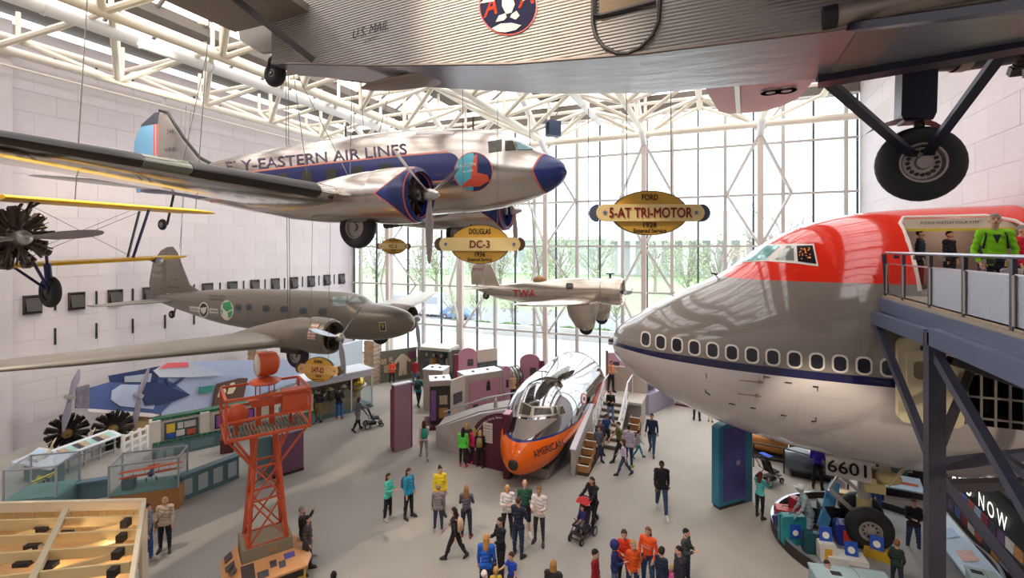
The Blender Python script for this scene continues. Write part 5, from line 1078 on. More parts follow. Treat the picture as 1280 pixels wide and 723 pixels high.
for (x, y), lab in (((65, 588), 'cream placard on a thin post beside the left radial engine'), ((115, 572), 'cream placard on a thin post between the two radial engines')):
    t = thing('placard', lab, 'sign', FL(x, y), -.6); bx(t, 'post', m_steel, (0, 0, .4), (.04, .04, .8)); b = MB(); b.box((0, 0, 1.0), (.55, .03, .4), rot=Matrix.Rotation(R(-20), 3, 'X')); b.build('plate', mat('cream_plate', 'e6cfa0', .5), t, ang=0)
fe, L = stand('picket_fence', 'short white rail fence between the reading desk and the ticket wall', 'fence', FL(154, 573), FL(184, 560))
for k in range(4): bx(fe, 'post', m_white, (L * k / 3, 0, .5), (.1, .1, 1.0))
for z in (.3, .6, .9): bx(fe, 'rail', m_white, (L / 2, 0, z), (L, .05, .1))
# blue aircraft mural: a painted cut-out board with two real propellers
mu = thing('aircraft_mural', 'painted cut-out board of a blue high-wing aircraft with real propellers', 'mural', (-25, 16, 0))
def mp(nm, pts, m, off=0., th=.06):
    b = MB(); b.prism([PXX(x, y, -25 + off) for x, y in pts], (0, 0, 0), (-th, 0, 0)); return b.build(nm, m, mu, ang=0, world=True)
m_mb = mat('mural_blue', '46598c', .5, noise=.12, nscale=1.5); m_mlb = mat('mural_pale_blue', 'a9b4cf', .6, noise=.06); m_mdb = mat('mural_dark_blue', '27345c', .4)
mp('background', [(195, 462), (240, 452), (330, 450), (405, 448), (405, 466), (300, 502), (202, 520)], m_mlb, -.1)
mp('hull_shape', [(113, 485), (138, 478), (160, 474), (200, 472), (215, 478), (238, 494), (215, 503), (200, 518), (165, 520), (112, 514), (108, 510)], m_mb)
mp('hull_panel', [(140, 489), (152, 481), (200, 482), (192, 512), (150, 508), (139, 500)], m_mlb, .05)
mp('cockpit', [(136, 470), (170, 464), (200, 458), (197, 478), (160, 478), (138, 478)], m_mdb, .04); mp('cockpit_glass', [(156, 471), (190, 467), (188, 478), (156, 478)], mat('mural_glass', '9fa7b5', .3), .08)
mp('wing_shape', [(192, 464), (205, 456), (235, 452), (282, 469), (240, 472), (200, 472)], mat('mural_wing', 'b9bfcc', .5), .1, .1); mp('wing_marking', [(199, 461), (210, 454), (235, 453), (236, 459), (215, 460)], mat('mural_red', 'd8606a', .5), .16)
mp('engine_pod', [(180, 482), (196, 478), (238, 494), (200, 505), (182, 507), (178, 495)], m_mdb, .14, .12); mp('keel_stripe', [(108, 511), (190, 517), (200, 519), (190, 522), (112, 515)], mat('mural_stripe', 'd9cfd0', .5), .06)
mp('nose_engine', [(96, 485), (112, 481), (112, 511), (95, 511)], mat('mural_engine', '6a6472', .5, noise=.8, nscale=5), .1, .1)
mp('cabin_opening', [(272, 480), (300, 473), (310, 473), (304, 500), (266, 508)], mat('mural_cabin', '5a3a30', .6), .06)
for x, y in ((276, 484), (288, 480)): mp('cabin_seat', [(x, y), (x + 5, y - 2), (x + 7, y + 5), (x + 3, y + 12), (x - 4, y + 13)], mat('mural_seat', 'd8c6a4', .6), .1)
mp('cabin_window', [(250, 484), (267, 482), (265, 491), (249, 492)], mat('mural_green', '2f8070', .5), .06); mp('strut_shape', [(206, 474), (209, 473), (214, 484), (211, 485)], m_mdb, .12); mp('strut_shape', [(228, 472), (232, 472), (214, 486), (210, 485)], m_mdb, .12)
for tip, hubp, tip2, d in (((99, 462), (88, 497), (79, 540), .45), ((186, 460), (174, 495), (168, 534), .5)):
    pr = empty('propeller', mu); b = MB(); pts = [PXX(*tip, -25 + d), PXX(*hubp, -25 + d), PXX(*tip2, -25 + d)]; b.loft([[p + V(0, w_ * math.cos(a), 0) + V(.05 * math.sin(a), 0, 0) for a in np.linspace(0, 6.28, 8, endpoint=False)] for p, w_ in ((pts[0], .03), (pts[0].lerp(pts[1], .4), .15), (pts[1], .08), (pts[1].lerp(pts[2], .6), .15), (pts[2], .03))]); b.build('blade', mat('grey_prop', '8d8796', .4, .4), pr, world=True)
    b = MB(); b.tube(pts[1] - V(.3, 0, 0), pts[1] + V(.2, 0, 0), .1, n=12); b.build('hub', m_alu2, pr, world=True)
bx(mu, 'stand', mat('mural_stand', 'a48a62', .8), (-.4, 1.5, .5), (.3, 9, 1.0)); bx(mu, 'backing_frame', mat('mural_stand', 'a48a62', .8), (-.25, 1.0, 1.5), (.1, 3, 2.2))
# panels right of the tower
pp, L = stand('wall_panel', 'dull maroon printed panel standing behind the beacon tower', 'panel', FL(341, 600), FL(380, 588)); bx(pp, 'panel', mat('dusty_maroon', '77506a', .6, noise=.15, nscale=4), (L / 2, .1, .85), (L, .12, 1.55)); bx(pp, 'plinth', m_blk, (L / 2, .1, .05), (L, .16, .1)); bx(pp, 'side', m_tealc, (-.25, .2, .85), (.5, .1, 1.6))
t, L = stand('crate', 'dark red-brown wooden crate left of the beacon tower', 'crate', FL(275, 569), FL(292, 566)); bx(t, 'body', mat('red_brown', '5a2c26', .6), (L / 2, .3, .3), (L, .6, .55)); bx(t, 'lid', mat('red_brown_lid', '6a362c', .5), (L / 2, .3, .6), (L + .06, .66, .06))
# globe kiosk
gk, L = stand('display_kiosk', 'white-roofed glass kiosk with hats and a golden globe', 'kiosk', FL(384, 530), FL(465, 509)); H = 2.15
bx(gk, 'plinth', m_tealc, (L / 2, .7, .1), (L, 1.4, .2)); bx(gk, 'roof', m_wtop, (L / 2, .7, H + .02), (L + .15, 1.6, .06)); bx(gk, 'fascia', mat('fascia_lilac', 'c9c6cc', .5), (L / 2, -.02, H - .17), (L, .06, .34)); bx(gk, 'back_wall', mat('tan_back', 'a88f6c', .7), (L / 2, 1.35, 1.05), (L, .06, 1.9)); bx(gk, 'end_wall', mat('fascia_lilac', 'c9c6cc', .5), (.04, .7, 1.1), (.08, 1.4, 2.1)); bx(gk, 'shelf_wall', mat('tan_back', 'a88f6c', .7), (L * .4, .35, .45), (L * .72, .5, .55))
bx(gk, 'glass_front', m_case, (L / 2, 0, 1.1), (L, .012, 1.7)); bx(gk, 'glass_end', m_case, (L, .7, 1.1), (.012, 1.4, 1.8))
for x in (0, L * .66, L): bx(gk, 'post', m_wtop, (x, 0, 1.05), (.06, .06, 2.0))
Mk = wmat(gk)
t = thing('globe', 'large golden globe with a meridian ring in the white-roofed kiosk', 'globe', Mk @ V(L * .82, .6, 0)); b = MB(); b.ell((0, 0, 1.3), (.46, .46, .46), 28, 18); b.build('sphere', mat('gold_globe', 'd0a63c', .2, .8, noise=.1), t); b = MB(); b.lathe([(.47, -.02), (.56, -.02), (.56, .02), (.47, .02)], (0, 0, 1.3), (.1, 0, 1), 32); b.build('ring', m_steel, t); b = MB(); b.tube((0, 0, .2), (0, 0, .85), .08, n=12); b.build('pedestal', m_wood2, t)
for k in range(6):
    t = thing('hat', ['brimmed tan hat at the left end of the kiosk shelf', 'pale cream hat second from the left in the kiosk', 'olive cap third from the left in the kiosk', 'straw hat fourth from the left in the kiosk', 'beige cap next to the right end of the kiosk shelf', 'ivory sun hat beside the globe in the kiosk'][k], 'hat', Mk @ V(.25 + k * .38, .4, 1.0 + .35 * (k % 2)), group='hats in the kiosk'); c = ('b58a56', 'ded2b4', '77704e', 'd9bd7c', 'b8a27c', 'eee6d0')[k]
    b = MB(); b.lathe([(.2, 0), (.19, .02), (.11, .03), (.1, .12), (.06, .15), (.01, .155)], (0, 0, 0), (0, 0, 1), 16); b.build('crown', mat('hat_' + c, c, .8), t); bx(t, 'stand', m_olive, (0, 0, -.2), (.2, .2, .4)) if k % 2 else bx(t, 'stand', m_olive, (0, 0, -.1), (.2, .2, .2))
# maroon pylons, clothing cases, clustered kiosks
t, L = stand('pylon', 'tall maroon two-slab pylon standing alone in the middle distance', 'pylon', FL(487, 556), FL(501, 565)); bx(t, 'slab', m_maroon, (L * .75, .2, 1.45), (.28, .9, 2.9)); bx(t, 'slab_edge', mat('mauve_edge', '9a7684', .5), (L * .75 + .16, .15, 1.45), (.06, .8, 2.9)); bx(t, 'side_slab', m_dmar, (L * .35, .1, 1.3), (.22, .4, 2.6)); bx(t, 'cap', m_wtop, (L * .75, .2, 2.93), (.3, .9, .05))
ow, L = stand('display_wall', 'olive clothing display wall with photographs by the brick column', 'display wall', FL(474, 480), FL(521, 472)); bx(ow, 'wall_body', m_olive, (L / 2, .1, 1.05), (L, .15, 2.1))
for x, z, w_, h_ in ((.3, 1.4, .4, .35), (.8, 1.5, .25, .3), (.5, .9, .35, .5)): bx(ow, 'photo', m_photo2, (x, .01, z), (w_, .03, h_))
bx(ow, 'emblem', mat('round_emblem', '7a3a5a', .5, noise=.5, nscale=8), (L - .35, .01, 1.6), (.5, .03, .5))
Mo = wmat(ow); t = thing('flight_suit', 'pale flight suit hung open on the olive wall', 'clothing', Mo @ V(L * .6, -.06, 0), ow.rotation_euler.z); b = MB(); b.prism([(-.1, 0, 1.75), (.1, 0, 1.75), (.3, 0, 1.6), (.6, 0, 1.3), (.52, 0, 1.15), (.28, 0, 1.35), (.25, 0, .9), (.3, 0, .35), (.05, 0, .35), (0, 0, .75), (-.05, 0, .35), (-.3, 0, .35), (-.25, 0, .9), (-.28, 0, 1.35), (-.52, 0, 1.15), (-.6, 0, 1.3), (-.3, 0, 1.6)], (0, -.08, 0), (0, .12, 0)); b.build('suit', mat('pale_canvas', 'cdbda0', .8), t, ang=0)
oc, L = stand('display_case', 'olive framed case of flight uniforms on mannequins', 'display case', FL(522, 474), FL(562, 478)); bx(oc, 'roof', mat('pale_roof', 'c4c2b6', .5), (L / 2, .6, 2.15), (L + .1, 1.5, .2)); bx(oc, 'back_wall', mat('case_dark', '3a3a30', .7), (L / 2, 1.3, 1.05), (L, .05, 2.0)); bx(oc, 'base', m_olive, (L / 2, .6, .3), (L, 1.3, .6))
for x in (.06, L - .06): bx(oc, 'side_wall', m_olive, (x, .6, 1.1), (.12, 1.3, 2.1))
bx(oc, 'glass_front', m_case, (L / 2, 0, 1.3), (L, .012, 1.5)); bx(oc, 'side_panel', mat('olive_print', '5d6052', .6, noise=.4, nscale=5), (L + .45, .5, 1.05), (.9, .1, 2.1), .5)
Mo = wmat(oc)
for k in range(4): t = thing('mannequin', ['dark uniform on a mannequin at the left in the olive case', 'yellow flight jacket on a mannequin in the olive case', 'black jacket on a mannequin in the olive case', 'cream tunic on a mannequin at the right in the olive case'][k], 'mannequin', Mo @ V(.35 + k * (L - .7) / 3, .6, .6), oc.rotation_euler.z, 'mannequins in the olive case'); c = ('2b2a2c', 'c99a3c', '25262a', 'd4c49a')[k]; b = MB(); b.lathe([(.12, 0), (.2, .3), (.22, .6), (.24, .75), (.1, .85), (.01, .86)], (0, 0, 0), (0, 0, 1), 14); b.build('jacket', mat('cloth_' + c, c, .8), t); b = MB(); b.ell((0, 0, .98), (.09, .1, .12)); b.build('head', m_ivory, t)
col_ = [('brick_column', 'tan brick column left of the olive display wall', FL(466, 480), 2.9), ('brick_column', 'tan brick column behind the grey airliner engine at the far wall', V(-27.4, 22.4, 0), 2.9)]
for nm, lab, p, h in col_:
    t = thing(nm, lab, 'column', p); bx(t, 'core', m_joint, (0, 0, h / 2), (.78, .78, h)); q = MB(); q.box((0, 0, 0), (.38, .38, .13)); q = q.mesh('brick', mat('tan_brick_piece', 'b79a74', .8, rnd=.18), 0)
    for r_ in range(int(h / .145)):
        for sx in (-1, 1):
            for sy in (-1, 1): obj('brick', q, t, (sx * .205 + (.03 if r_ % 2 else -.03), sy * .205, .075 + .145 * r_))
bx(thing('case_wall', 'long pale case wall behind the white-roofed kiosk', 'display wall', V(-25.5, 24, 0)), 'wall_body', mat('pale_blue_case', 'b7c3cd', .5), (0, 1.5, .9), (.4, 9, 1.8))
# cluster of white-topped kiosks
def kiosk(lab, a, c, dep, h, m, top=True, name='display_kiosk'):
    t, L = stand(name, lab, 'kiosk', a, c); bx(t, 'body', m, (L / 2, dep / 2, h / 2 - .05), (L, dep, h - .1)); bx(t, 'band', m_beige, (L / 2, dep / 2, h - .12), (L + .04, dep + .04, .24))
    if top: bx(t, 'roof', m_wtop, (L / 2, dep / 2, h + .02), (L + .08, dep + .08, .05))
    for x in (L * .3, L * .7): bx(t, 'downlight', m_dkmetal, (x, dep / 2, h + .07), (.12, .12, .06))
    return t, L
k1, L = kiosk('hexagonal white-topped kiosk behind the glass-fronted kiosk', FL(529, 512), FL(553, 514), 1.0, 2.2, m_beige)
k2, L = kiosk('glass-fronted beige kiosk with maroon foot and lit case', FL(538, 535), FL(563, 533), 1.0, 2.3, mat('case_dark', '3a3a30', .7)); bx(k2, 'foot', m_dmar, (L / 2, .4, .08), (L + .5, 1.6, .16)); bx(k2, 'lit_print', mat('violet_lit', '8a5a9a', .5, noise=.5, nscale=6), (.15, -.02, 1.1), (.25, .03, 1.5)); bx(k2, 'portrait', m_photo2, (L * .65, -.02, 1.35), (.4, .03, .45)); bx(k2, 'bench_shelf', m_wood2, (L * .65, -.02, .7), (.45, .06, .5)); bx(k2, 'blue_print', mat('poster_3a8fd0', '3a8fd0', .5), (L - .08, -.03, .4), (.18, .03, .5))
k3, L = stand('display_wall', 'beige wall with dark photo between the kiosks', 'display wall', FL(563, 531), FL(582, 522)); bx(k3, 'wall_body', m_beige, (L / 2, .1, 1.1), (L, .14, 2.2)); bx(k3, 'photo', m_photo, (L * .5, .01, 1.2), (L * .55, .03, .55))
k4, L = kiosk('white-topped kiosk with pink portrait panel', FL(582, 521), FL(628, 512), 1.0, 2.15, m_beige); bx(k4, 'panel', m_pinkp, (L * .52, -.02, 1.0), (L * .86, .04, 1.6)); bx(k4, 'portrait', m_blk, (L * .6, -.045, 1.35), (.24, .02, .3)); b = MB(); b.ell((L * .6, -.05, 1.6), (.1, .02, .13)); b.build('portrait_head', m_blk, k4); bx(k4, 'photo', m_photo2, (L * .55, -.05, .75), (.4, .02, .2)); bx(k4, 'photo', m_photo, (L * .25, -.05, .45), (.3, .02, .25))
def arch(lab, a, c, h, m, name='arch_panel', edge=m_wtop, fin=None, flip=False):
    t, L = stand(name, lab, 'panel', a, c); hs = h - L * .35; b = MB(); b.prism([(0, 0, 0), (L, 0, 0)] + [(L / 2 + L / 2 * math.cos(x), 0, hs + L * .35 * math.sin(x)) for x in np.linspace(0, PI, 12)], (0, 0, 0), (0, .1, 0)); b.build('panel', m, t, ang=40)
    if fin: bx(t, 'fin', fin, (L + .1 if flip else -.1, .1, h * .42), (.35, .2, h * .84))
    bx(t, 'photo', m_photo, (L * .65, -.02, h * .6), (L * .3, .03, h * .18)); bx(t, 'photo', m_photo2, (L * .35, -.02, h * .35), (L * .3, .03, h * .15)); return t, L
arch('pink arched panel with dark red fin beyond the kiosks', FL(573, 482), FL(596, 480), 2.4, m_pinkp, fin=m_maroon)
arch('small pale pink arched panel before the uniform case', FL(538, 497), FL(553, 498), 2.0, m_lpink)
arch('light pink arched panel with magenta fin beside the portrait kiosk', FL(627, 512), FL(638, 512), 2.4, m_lpink, fin=m_mag)
arch('wide dusty pink arched panel left of the polished nose', FL(650, 497), FL(675, 497), 2.6, m_pinkp, fin=m_maroon, flip=True)
t, L = stand('photo_wall', 'beige wall with a wide dark landscape photo by the glass', 'display wall', FL(597, 480), FL(622, 476)); bx(t, 'wall_body', m_beige, (L / 2, .1, 1.1), (L, .12, 2.2)); bx(t, 'photo', mat('landscape_print', '48524c', .5, noise=.7, nscale=5), (L / 2, .02, 1.0), (L * .96, .06, .75))
t = thing('jet_engine', 'bare silver jet engine with pipes standing among the pink panels', 'engine', FL(635, 499), R(20)); b = MB(); b.lathe([(.3, -.9), (.5, -.7), (.55, -.2), (.5, 0), (.52, .3), (.42, .7), (.3, .9)], (0, 0, 1.3), (1, .6, .1), 24, cap=True); b.build('casing', mat('engine_silver', '8f8b86', .3, .8, noise=.5, nscale=6, bump=.1, bscale=8), t)
for k in range(8): a = k * .785; b = MB(); b.lathe([(.56, -.02), (.6, 0), (.56, .02)], (0 + .2 * (k - 3.5) * .86, .12 * (k - 3.5), 1.3), (1, .6, .1), 20); b.build('pipe_ring', m_dkmetal, t)
bx(t, 'stand', m_blk, (0, 0, .35), (1.0, .8, .7)); b = MB(); b.box((.6, .2, 1.0), (.2, .5, .8)); b.build('copper_duct', mat('copper_duct', 'b07a44', .4, .6), t)
# ramp and maroon arch left of the polished nose
rp = thing('ramp', 'grey curved access ramp with steel handrail left of the polished nose', 'ramp', FL(590, 575)); pts = [FL(545, 562), FL(600, 574), FL(640, 583)]; zt = [.95, 1.9, 2.35]
b = MB(); n_ = Vector((-.25, .97, 0)) * 1.4
b.loft([[pts[i], pts[i] + n_, pts[i] + n_ + V(0, 0, zt[i]), pts[i] + V(0, 0, zt[i])] for i in range(3)]); b.build('ramp_body', mat('ramp_grey', 'b3a9a4', .6), rp, ang=0, world=True)
b = MB(); b.path([pts[0] + V(0, 0, 1.0)] + [pts[i] + V(0, 0, zt[i] + .12) for i in (1, 2)] + [P(668, 497, 22)], .035, 8); b.build('handrail', m_steel, rp, world=True); b = MB(); b.path([p + n_ * .9 + V(0, 0, z + .3) for p, z in zip(pts, zt)], .035, 8); b.build('handrail', m_steel, rp, world=True)
ma, L = stand('arch_panel', 'dark maroon quarter-round panel with curved white lettering', 'panel', FL(586, 577), FL(633, 588)); b = MB(); hh = 2.35
b.prism([(0, 0, 0), (L, 0, 0), (L, 0, hh)] + [(L - L * math.sin(x), 0, .35 + (hh - .35) * math.cos(x)) for x in np.linspace(.15, PI / 2, 10)], (0, -.18, 0), (0, .1, 0)); b.build('panel', m_dmar, ma, ang=40)
text_on('lettering', 'Get On The Downtown to the Early Skies', (L - .05, -.19, hh - .35), (.8, 0, .62), (-.62, 0, .8), .13, m_wht, ma, arc=L * .95, depth=.0, align='RIGHT') if False else None
v, f = text_polys('Out on the Runways in the Early Skies', .12); xs = [p[0] for p in v]; b = MB(); w0, w1 = min(xs), max(xs)
def arcp(x, y):
    a = R(82) * (1 - (x - w0) / (w1 - w0)) + R(4); rx, rz_ = L - .18 + y, hh - .35 - .18 + y; return (L - rx * math.sin(a), -.19, .35 + rz_ * math.cos(a))
b.add([arcp(x, y) for x, y, z in v], f); b.build('lettering', m_wht, ma, ang=0, flip=False)
bx(ma, 'notice', m_ivory, (L * .58, -.2, 1.45), (.42, .03, .8)); text_on('lettering', 'Airline', (L * .58, -.22, 1.74), (1, 0, 0), (0, 0, 1), .1, m_blk, ma, bold=.03); text_on('lettering', 'Expansion', (L * .58, -.22, 1.63), (1, 0, 0), (0, 0, 1), .09, m_blk, ma, bold=.03)
for k in range(5): bx(ma, 'text_line', mat('grey_print', '8a8480', .6), (L * .58, -.22, 1.5 - .09 * k), (.32, .01, .02))
t, L = stand('pylon', 'slim dark maroon pylon right beside the orange nose', 'pylon', FL(629, 599), FL(637, 600)); bx(t, 'slab', m_dmar, (L / 2, .25, 1.25), (L, .5, 2.5)); bx(t, 'cap', m_lpink, (L / 2, .25, 2.52), (L, .5, .04))
# stairs, landing, bins at the right of the polished nose
sr = thing('staircase', 'white-railed stair and landing beside the polished airliner nose', 'stairs', (-4.55, 21.4, 0)); ns = 7; X0, X1 = -.52, .55
q = MB(); q.box((0, 0, 0), (X1 - X0, .42, .05)); q = q.mesh('step', mat('step_tread', 'c9c0b5', .6), 0); q2 = MB(); q2.box((0, 0, 0), (X1 - X0, .03, .14)); q2 = q2.mesh('riser', mat('step_riser', '6a6058', .7), 0)
for k in range(ns): obj('step', q, sr, (.015, .2 + .4 * k, .19 * (k + 1))); obj('riser', q2, sr, (.015, .03 + .4 * k, .19 * (k + 1) - .1))
bx(sr, 'landing', MATS['step_tread'], (.3, 3.6, 1.3), (2.0, 1.7, .12)); bx(sr, 'landing_wall', m_beige, (.35, 4.5, 2.0), (1.9, .1, 1.3)); bx(sr, 'landing_base', m_taupe, (.3, 3.7, .6), (1.9, 1.5, 1.2))
for x in (X0 - .05, X1 + .05):
    b = MB(); b.prism([(x, 0, 0), (x, 2.8, 1.3), (x, 2.8, 1.5), (x, 0, .3)], (-.03, 0, 0), (.06, 0, 0)); b.build('stringer', m_white, sr, ang=0)
    for dz in (.55, .8, 1.0): b = MB(); b.tube((x, .0, dz), (x, 2.8, dz + 1.3), .025 if dz < 1 else .035, n=8); b.build('rail', m_white, sr)
    for k in range(5): b = MB(); b.tube((x, .7 * k, .3 * k), (x, .7 * k, 1.0 + .33 * k), .025, n=8); b.build('post', m_white, sr)
    b = MB(); b.tube((x, 2.8, 2.3), (x, 4.4, 2.3), .035, n=8); b.tube((x, 4.4, 1.3), (x, 4.4, 2.3), .03, n=8); b.build('rail', m_white, sr)
t = thing('low_wall', 'grey sloping low wall beside the orange stripe of the polished nose', 'low wall', (-5.18, 18.3, 0)); b = MB(); b.prism([(0, 0, 0), (0, 3.0, 0), (0, 3.0, 1.9), (0, 0, 1.05)], (0, 0, 0), (.16, 0, 0)); b.build('wall_body', mat('ramp_grey', 'b3a9a4', .6), t, ang=0); b = MB(); b.bar((.08, -.05, 1.08), (.08, 3.05, 1.95), .24, .05); b.build('cap', m_wtop, t, ang=0)
for loc, n, lab in (((-4.76, 18.7, 0), 5, 'stepped wooden drawer bins left of the stairs'), ((-3.45, 22.2, 0), 4, 'stepped wooden drawer bins right of the stairs')):
    t = thing('bin_rack', lab, 'bins', loc)
    for k in range(n):
        d = empty('bin', t, (0, .42 * k, .0)); z = .3 + .17 * k
        bx(d, 'front', m_wood2, (0, -.18, z - .02), (.46, .03, .26)); bx(d, 'floor', mat('bin_dark', '4a3620', .8), (0, .02, z - .12), (.46, .4, .03)); bx(d, 'rim', m_ivory, (0, -.2, z + .12), (.48, .05, .03))
        for s in (-1, 1): bx(d, 'side', m_wood2, (s * .22, .02, z - .02), (.03, .4, .26))
        bx(d, 'plinth', mat('bin_dark', '4a3620', .8), (0, .02, (z - .15) / 2), (.44, .38, z - .15))
# far right of the stairs
t, L = stand('post_sign', 'magenta hooked post sign behind the staircase', 'sign', FL(788, 509), FL(793, 509)); bx(t, 'post', m_mag, (L / 2, .15, 1.1), (.26, .3, 2.2)); bx(t, 'arm', m_mag, (-.3, .15, 2.05), (.9, .3, .3))
t, L = stand('display_wall', 'pink and dark picture wall behind the magenta post', 'display wall', FL(760, 490), FL(792, 490)); bx(t, 'wall_body', m_lpink, (L / 2, .2, 1.2), (L, .12, 2.4)); bx(t, 'photo', m_photo, (L * .3, .12, 1.5), (.5, .05, .7)); bx(t, 'frame', mat('brown_frame', '8a6a58', .6), (-.05, .1, 1.3), (.12, .2, 2.5))
t, L = stand('railing', 'short dark steel railing behind the stairs', 'railing', FL(797, 512), FL(809, 518))
for k in range(3): bx(t, 'post', m_dkmetal, (L * k / 2, 0, .5), (.05, .05, 1.0))
for z in (.15, .55, 1.0): bx(t, 'rail', m_dkmetal, (L / 2, 0, z), (L, .04, .04))
t, L = stand('display_kiosk', 'lilac grey kiosk with slanted screen under the jumbo nose tip', 'kiosk', FL(811, 520), FL(843, 505)); bx(t, 'body', m_lilac, (L / 2, .2, .55), (L, .4, 1.1)); bx(t, 'picture_board', m_lilac, (L * .2, .3, 1.3), (L * .4, .1, 1.4)); bx(t, 'picture', m_photo, (L * .22, .22, 1.5), (.5, .05, .55)); b = MB(); b.box((L * .68, -.1, 1.05), (.85, .6, .1), rot=Matrix.Rotation(R(40), 3, 'X')); b.build('screen_housing', m_blk, t, ang=0); b = MB(); b.box((L * .68, -.13, 1.12), (.6, .4, .04), rot=Matrix.Rotation(R(40), 3, 'X')); b.build('screen', m_photo2, t, ang=0)
t, L = stand('low_wall', 'beige low wall running under the jumbo nose', 'low wall', FL(843, 507), FL(920, 520)); bx(t, 'wall_body', m_beige, (L / 2, .2, .45), (L, .2, .9)); bx(t, 'foot', m_dmar, (L / 2, .08, .05), (L, .05, .1))
bp, L = stand('pylon', 'tall blue and purple two-part pylon beneath the jumbo nose', 'pylon', FL(900, 638), FL(932, 629)); b = MB(); b.prism([(-.05, 0, .1), (L, 0, .1), (L, 0, 2.78)] + [(L / 2 + L / 2 * math.cos(x), 0, 2.78 + .14 * math.sin(x)) for x in np.linspace(.3, PI - .3, 7)] + [(-.05, 0, 2.78)], (0, 0, 0), (0, .32, 0)); b.build('slab', m_pylt, bp, ang=40)
bx(bp, 'printed_face', m_pylp, (L * .55, -.012, 1.5), (L * .88, .02, 2.5)); bx(bp, 'plinth', m_blk, (L / 2, .15, .06), (L, .3, .12)); bx(bp, 'side_slab', m_pylt, (L + .12, .2, 1.3), (.42, .4, 2.6)); bx(bp, 'side_cap', mat('pale_teal', '9fc4cf', .5), (L + .12, .2, 2.62), (.42, .4, .04)); bx(bp, 'label', m_lilac, (L * .68, -.03, 1.5), (.16, .01, .16))
# exhibits along the back under the jumbo
t = thing('railing', 'long dark railing before the engines under the jumbo hull', 'railing', FL(962, 592)); pl = [FL(942, 584), FL(980, 592), FL(1018, 604), FL(1060, 612)]
for p in pl: b = MB(); b.box((p.x, p.y, .5), (.05, .05, 1.0)); b.build('post', m_dkmetal, t, ang=0, world=True)
for z in (.5, 1.0): b = MB(); b.path([p + V(0, 0, z) for p in pl], .025, 6); b.build('rail', m_dkmetal, t, world=True)
t, L = stand('engine_exhibit', 'curved copper and dark jet engine cutaway behind the railing', 'engine', FL(945, 572), FL(985, 580)); b = MB(); b.loft([[V(x, .4 + r * math.cos(a), .6 + r * math.sin(a)) for a in np.linspace(0, 6.28, 16, endpoint=False)] for x, r in ((-.3, .2), (0, .42), (1.0, .5), (L, .5))]); b.build('cowl', mat('copper_duct', 'b07a44', .4, .6), t)
b = MB(); b.box((L + .5, .4, .8), (.9, .8, 1.2)); b.build('core', mat('dark_machinery', '4a423c', .5, .4, noise=.9, nscale=9, bump=.2, bscale=14), t, ang=0); b = MB(); b.lathe([(.01, 0), (.38, .02), (.4, .06), (.2, .1), (.01, .1)], (.6, -.1, 1.25), (0, -.3, 1), 20); b.build('fan_disc', mat('disc_steel', '8f93a0', .3, .7), t)
b = MB(); b.tube((.9, .1, 1.2), (.9, .3, 1.7), .03, n=6); b.box((.9, .3, 1.75), (.5, .2, .12)); b.build('lamp_stand', m_blk, t); bx(t, 'stand', m_blk, (L * .6, .4, .12), (L + 1, .9, .24))
t, L = stand('engine_exhibit', 'long grey jet engine pod lying behind the railing', 'engine', FL(990, 598), FL(1040, 606)); b = MB(); b.loft([[V(x, .5 + r * math.cos(a), .55 + r * math.sin(a)) for a in np.linspace(0, 6.28, 20, endpoint=False)] for x, r in ((-.2, .35), (.2, .5), (1.4, .52), (L + .5, .3))]); b.build('pod', mat('pod_grey', '6f757c', .35, .5), t); bx(t, 'stand', m_blk, (L / 2, .5, .1), (L, .7, .2))
t, L = stand('display_wall', 'dark picture wall with pale prints behind the nose gear', 'display wall', FL(1080, 624), FL(1165, 636)); bx(t, 'wall_body', mat('plum_wall', '2e2530', .6), (L / 2, .6, 1.1), (L, .1, 2.2))
for k, x in enumerate(np.linspace(.3, L - .3, 6)): bx(t, 'picture', (m_wtop, m_photo2, mat('peach_print', 'e0b89a', .5, noise=.4, nscale=8))[k % 3], (x, .53, 1.1 + .5 * (k % 2)), (.45, .03, .35))
bx(t, 'banner', m_tealc, (L * .62, .5, 1.2), (.5, .04, 1.6))
t, L = stand('reading_desk', 'pale blue slanted desk with aircraft prints behind the nose gear', 'desk', FL(1096, 634), FL(1155, 646)); b = MB(); b.prism([(0, -.1, .82), (L, -.1, .82), (L, .5, 1.05), (0, .5, 1.05)], (0, 0, 0), (0, 0, -.05)); b.build('desk_top', m_lblue, t, ang=0)
for x in (.2, L - .2): bx(t, 'leg', m_dkmetal, (x, .2, .42), (.06, .06, .82))
for x in (.4, L * .6): b = MB(); b.add([(x, .1, .905), (x + .4, .1, .905), (x + .4, .22, .95), (x, .22, .95)], [(0, 1, 2, 3)]); b.build('print', mat('red_print', 'c8604a', .5), t, ang=0)
# black lettered wall at the right
dw = thing('display_wall', 'black wall at the right with large white letters and photo strips', 'display wall', (7.3, 14, 0)); bx(dw, 'wall_body', mat('near_black', '1b191c', .6), (.1, 2.6, 1.05), (.15, 9.0, 2.1))
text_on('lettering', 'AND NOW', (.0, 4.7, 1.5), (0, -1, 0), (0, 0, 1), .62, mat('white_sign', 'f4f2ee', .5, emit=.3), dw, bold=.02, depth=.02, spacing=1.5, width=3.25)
pal = ['b8564a', '4a6aa8', 'c88a4a', 'd8d2c8', '6a4a78', '3a3a48', '8a2f3a', '9fb0c8']
for k in range(20): bx(dw, 'photo', mat('strip_' + pal[k % 8], pal[k % 8], .5, noise=.6, nscale=9), (.01, -1.6 + .42 * k, 1.02), (.03, .38, .3))
for k in range(18): bx(dw, 'photo', mat('strip_' + pal[(k * 3 + 1) % 8], pal[(k * 3 + 1) % 8], .5, noise=.6, nscale=9), (.01, -1.2 + .45 * k, .45), (.03, .4, .42))
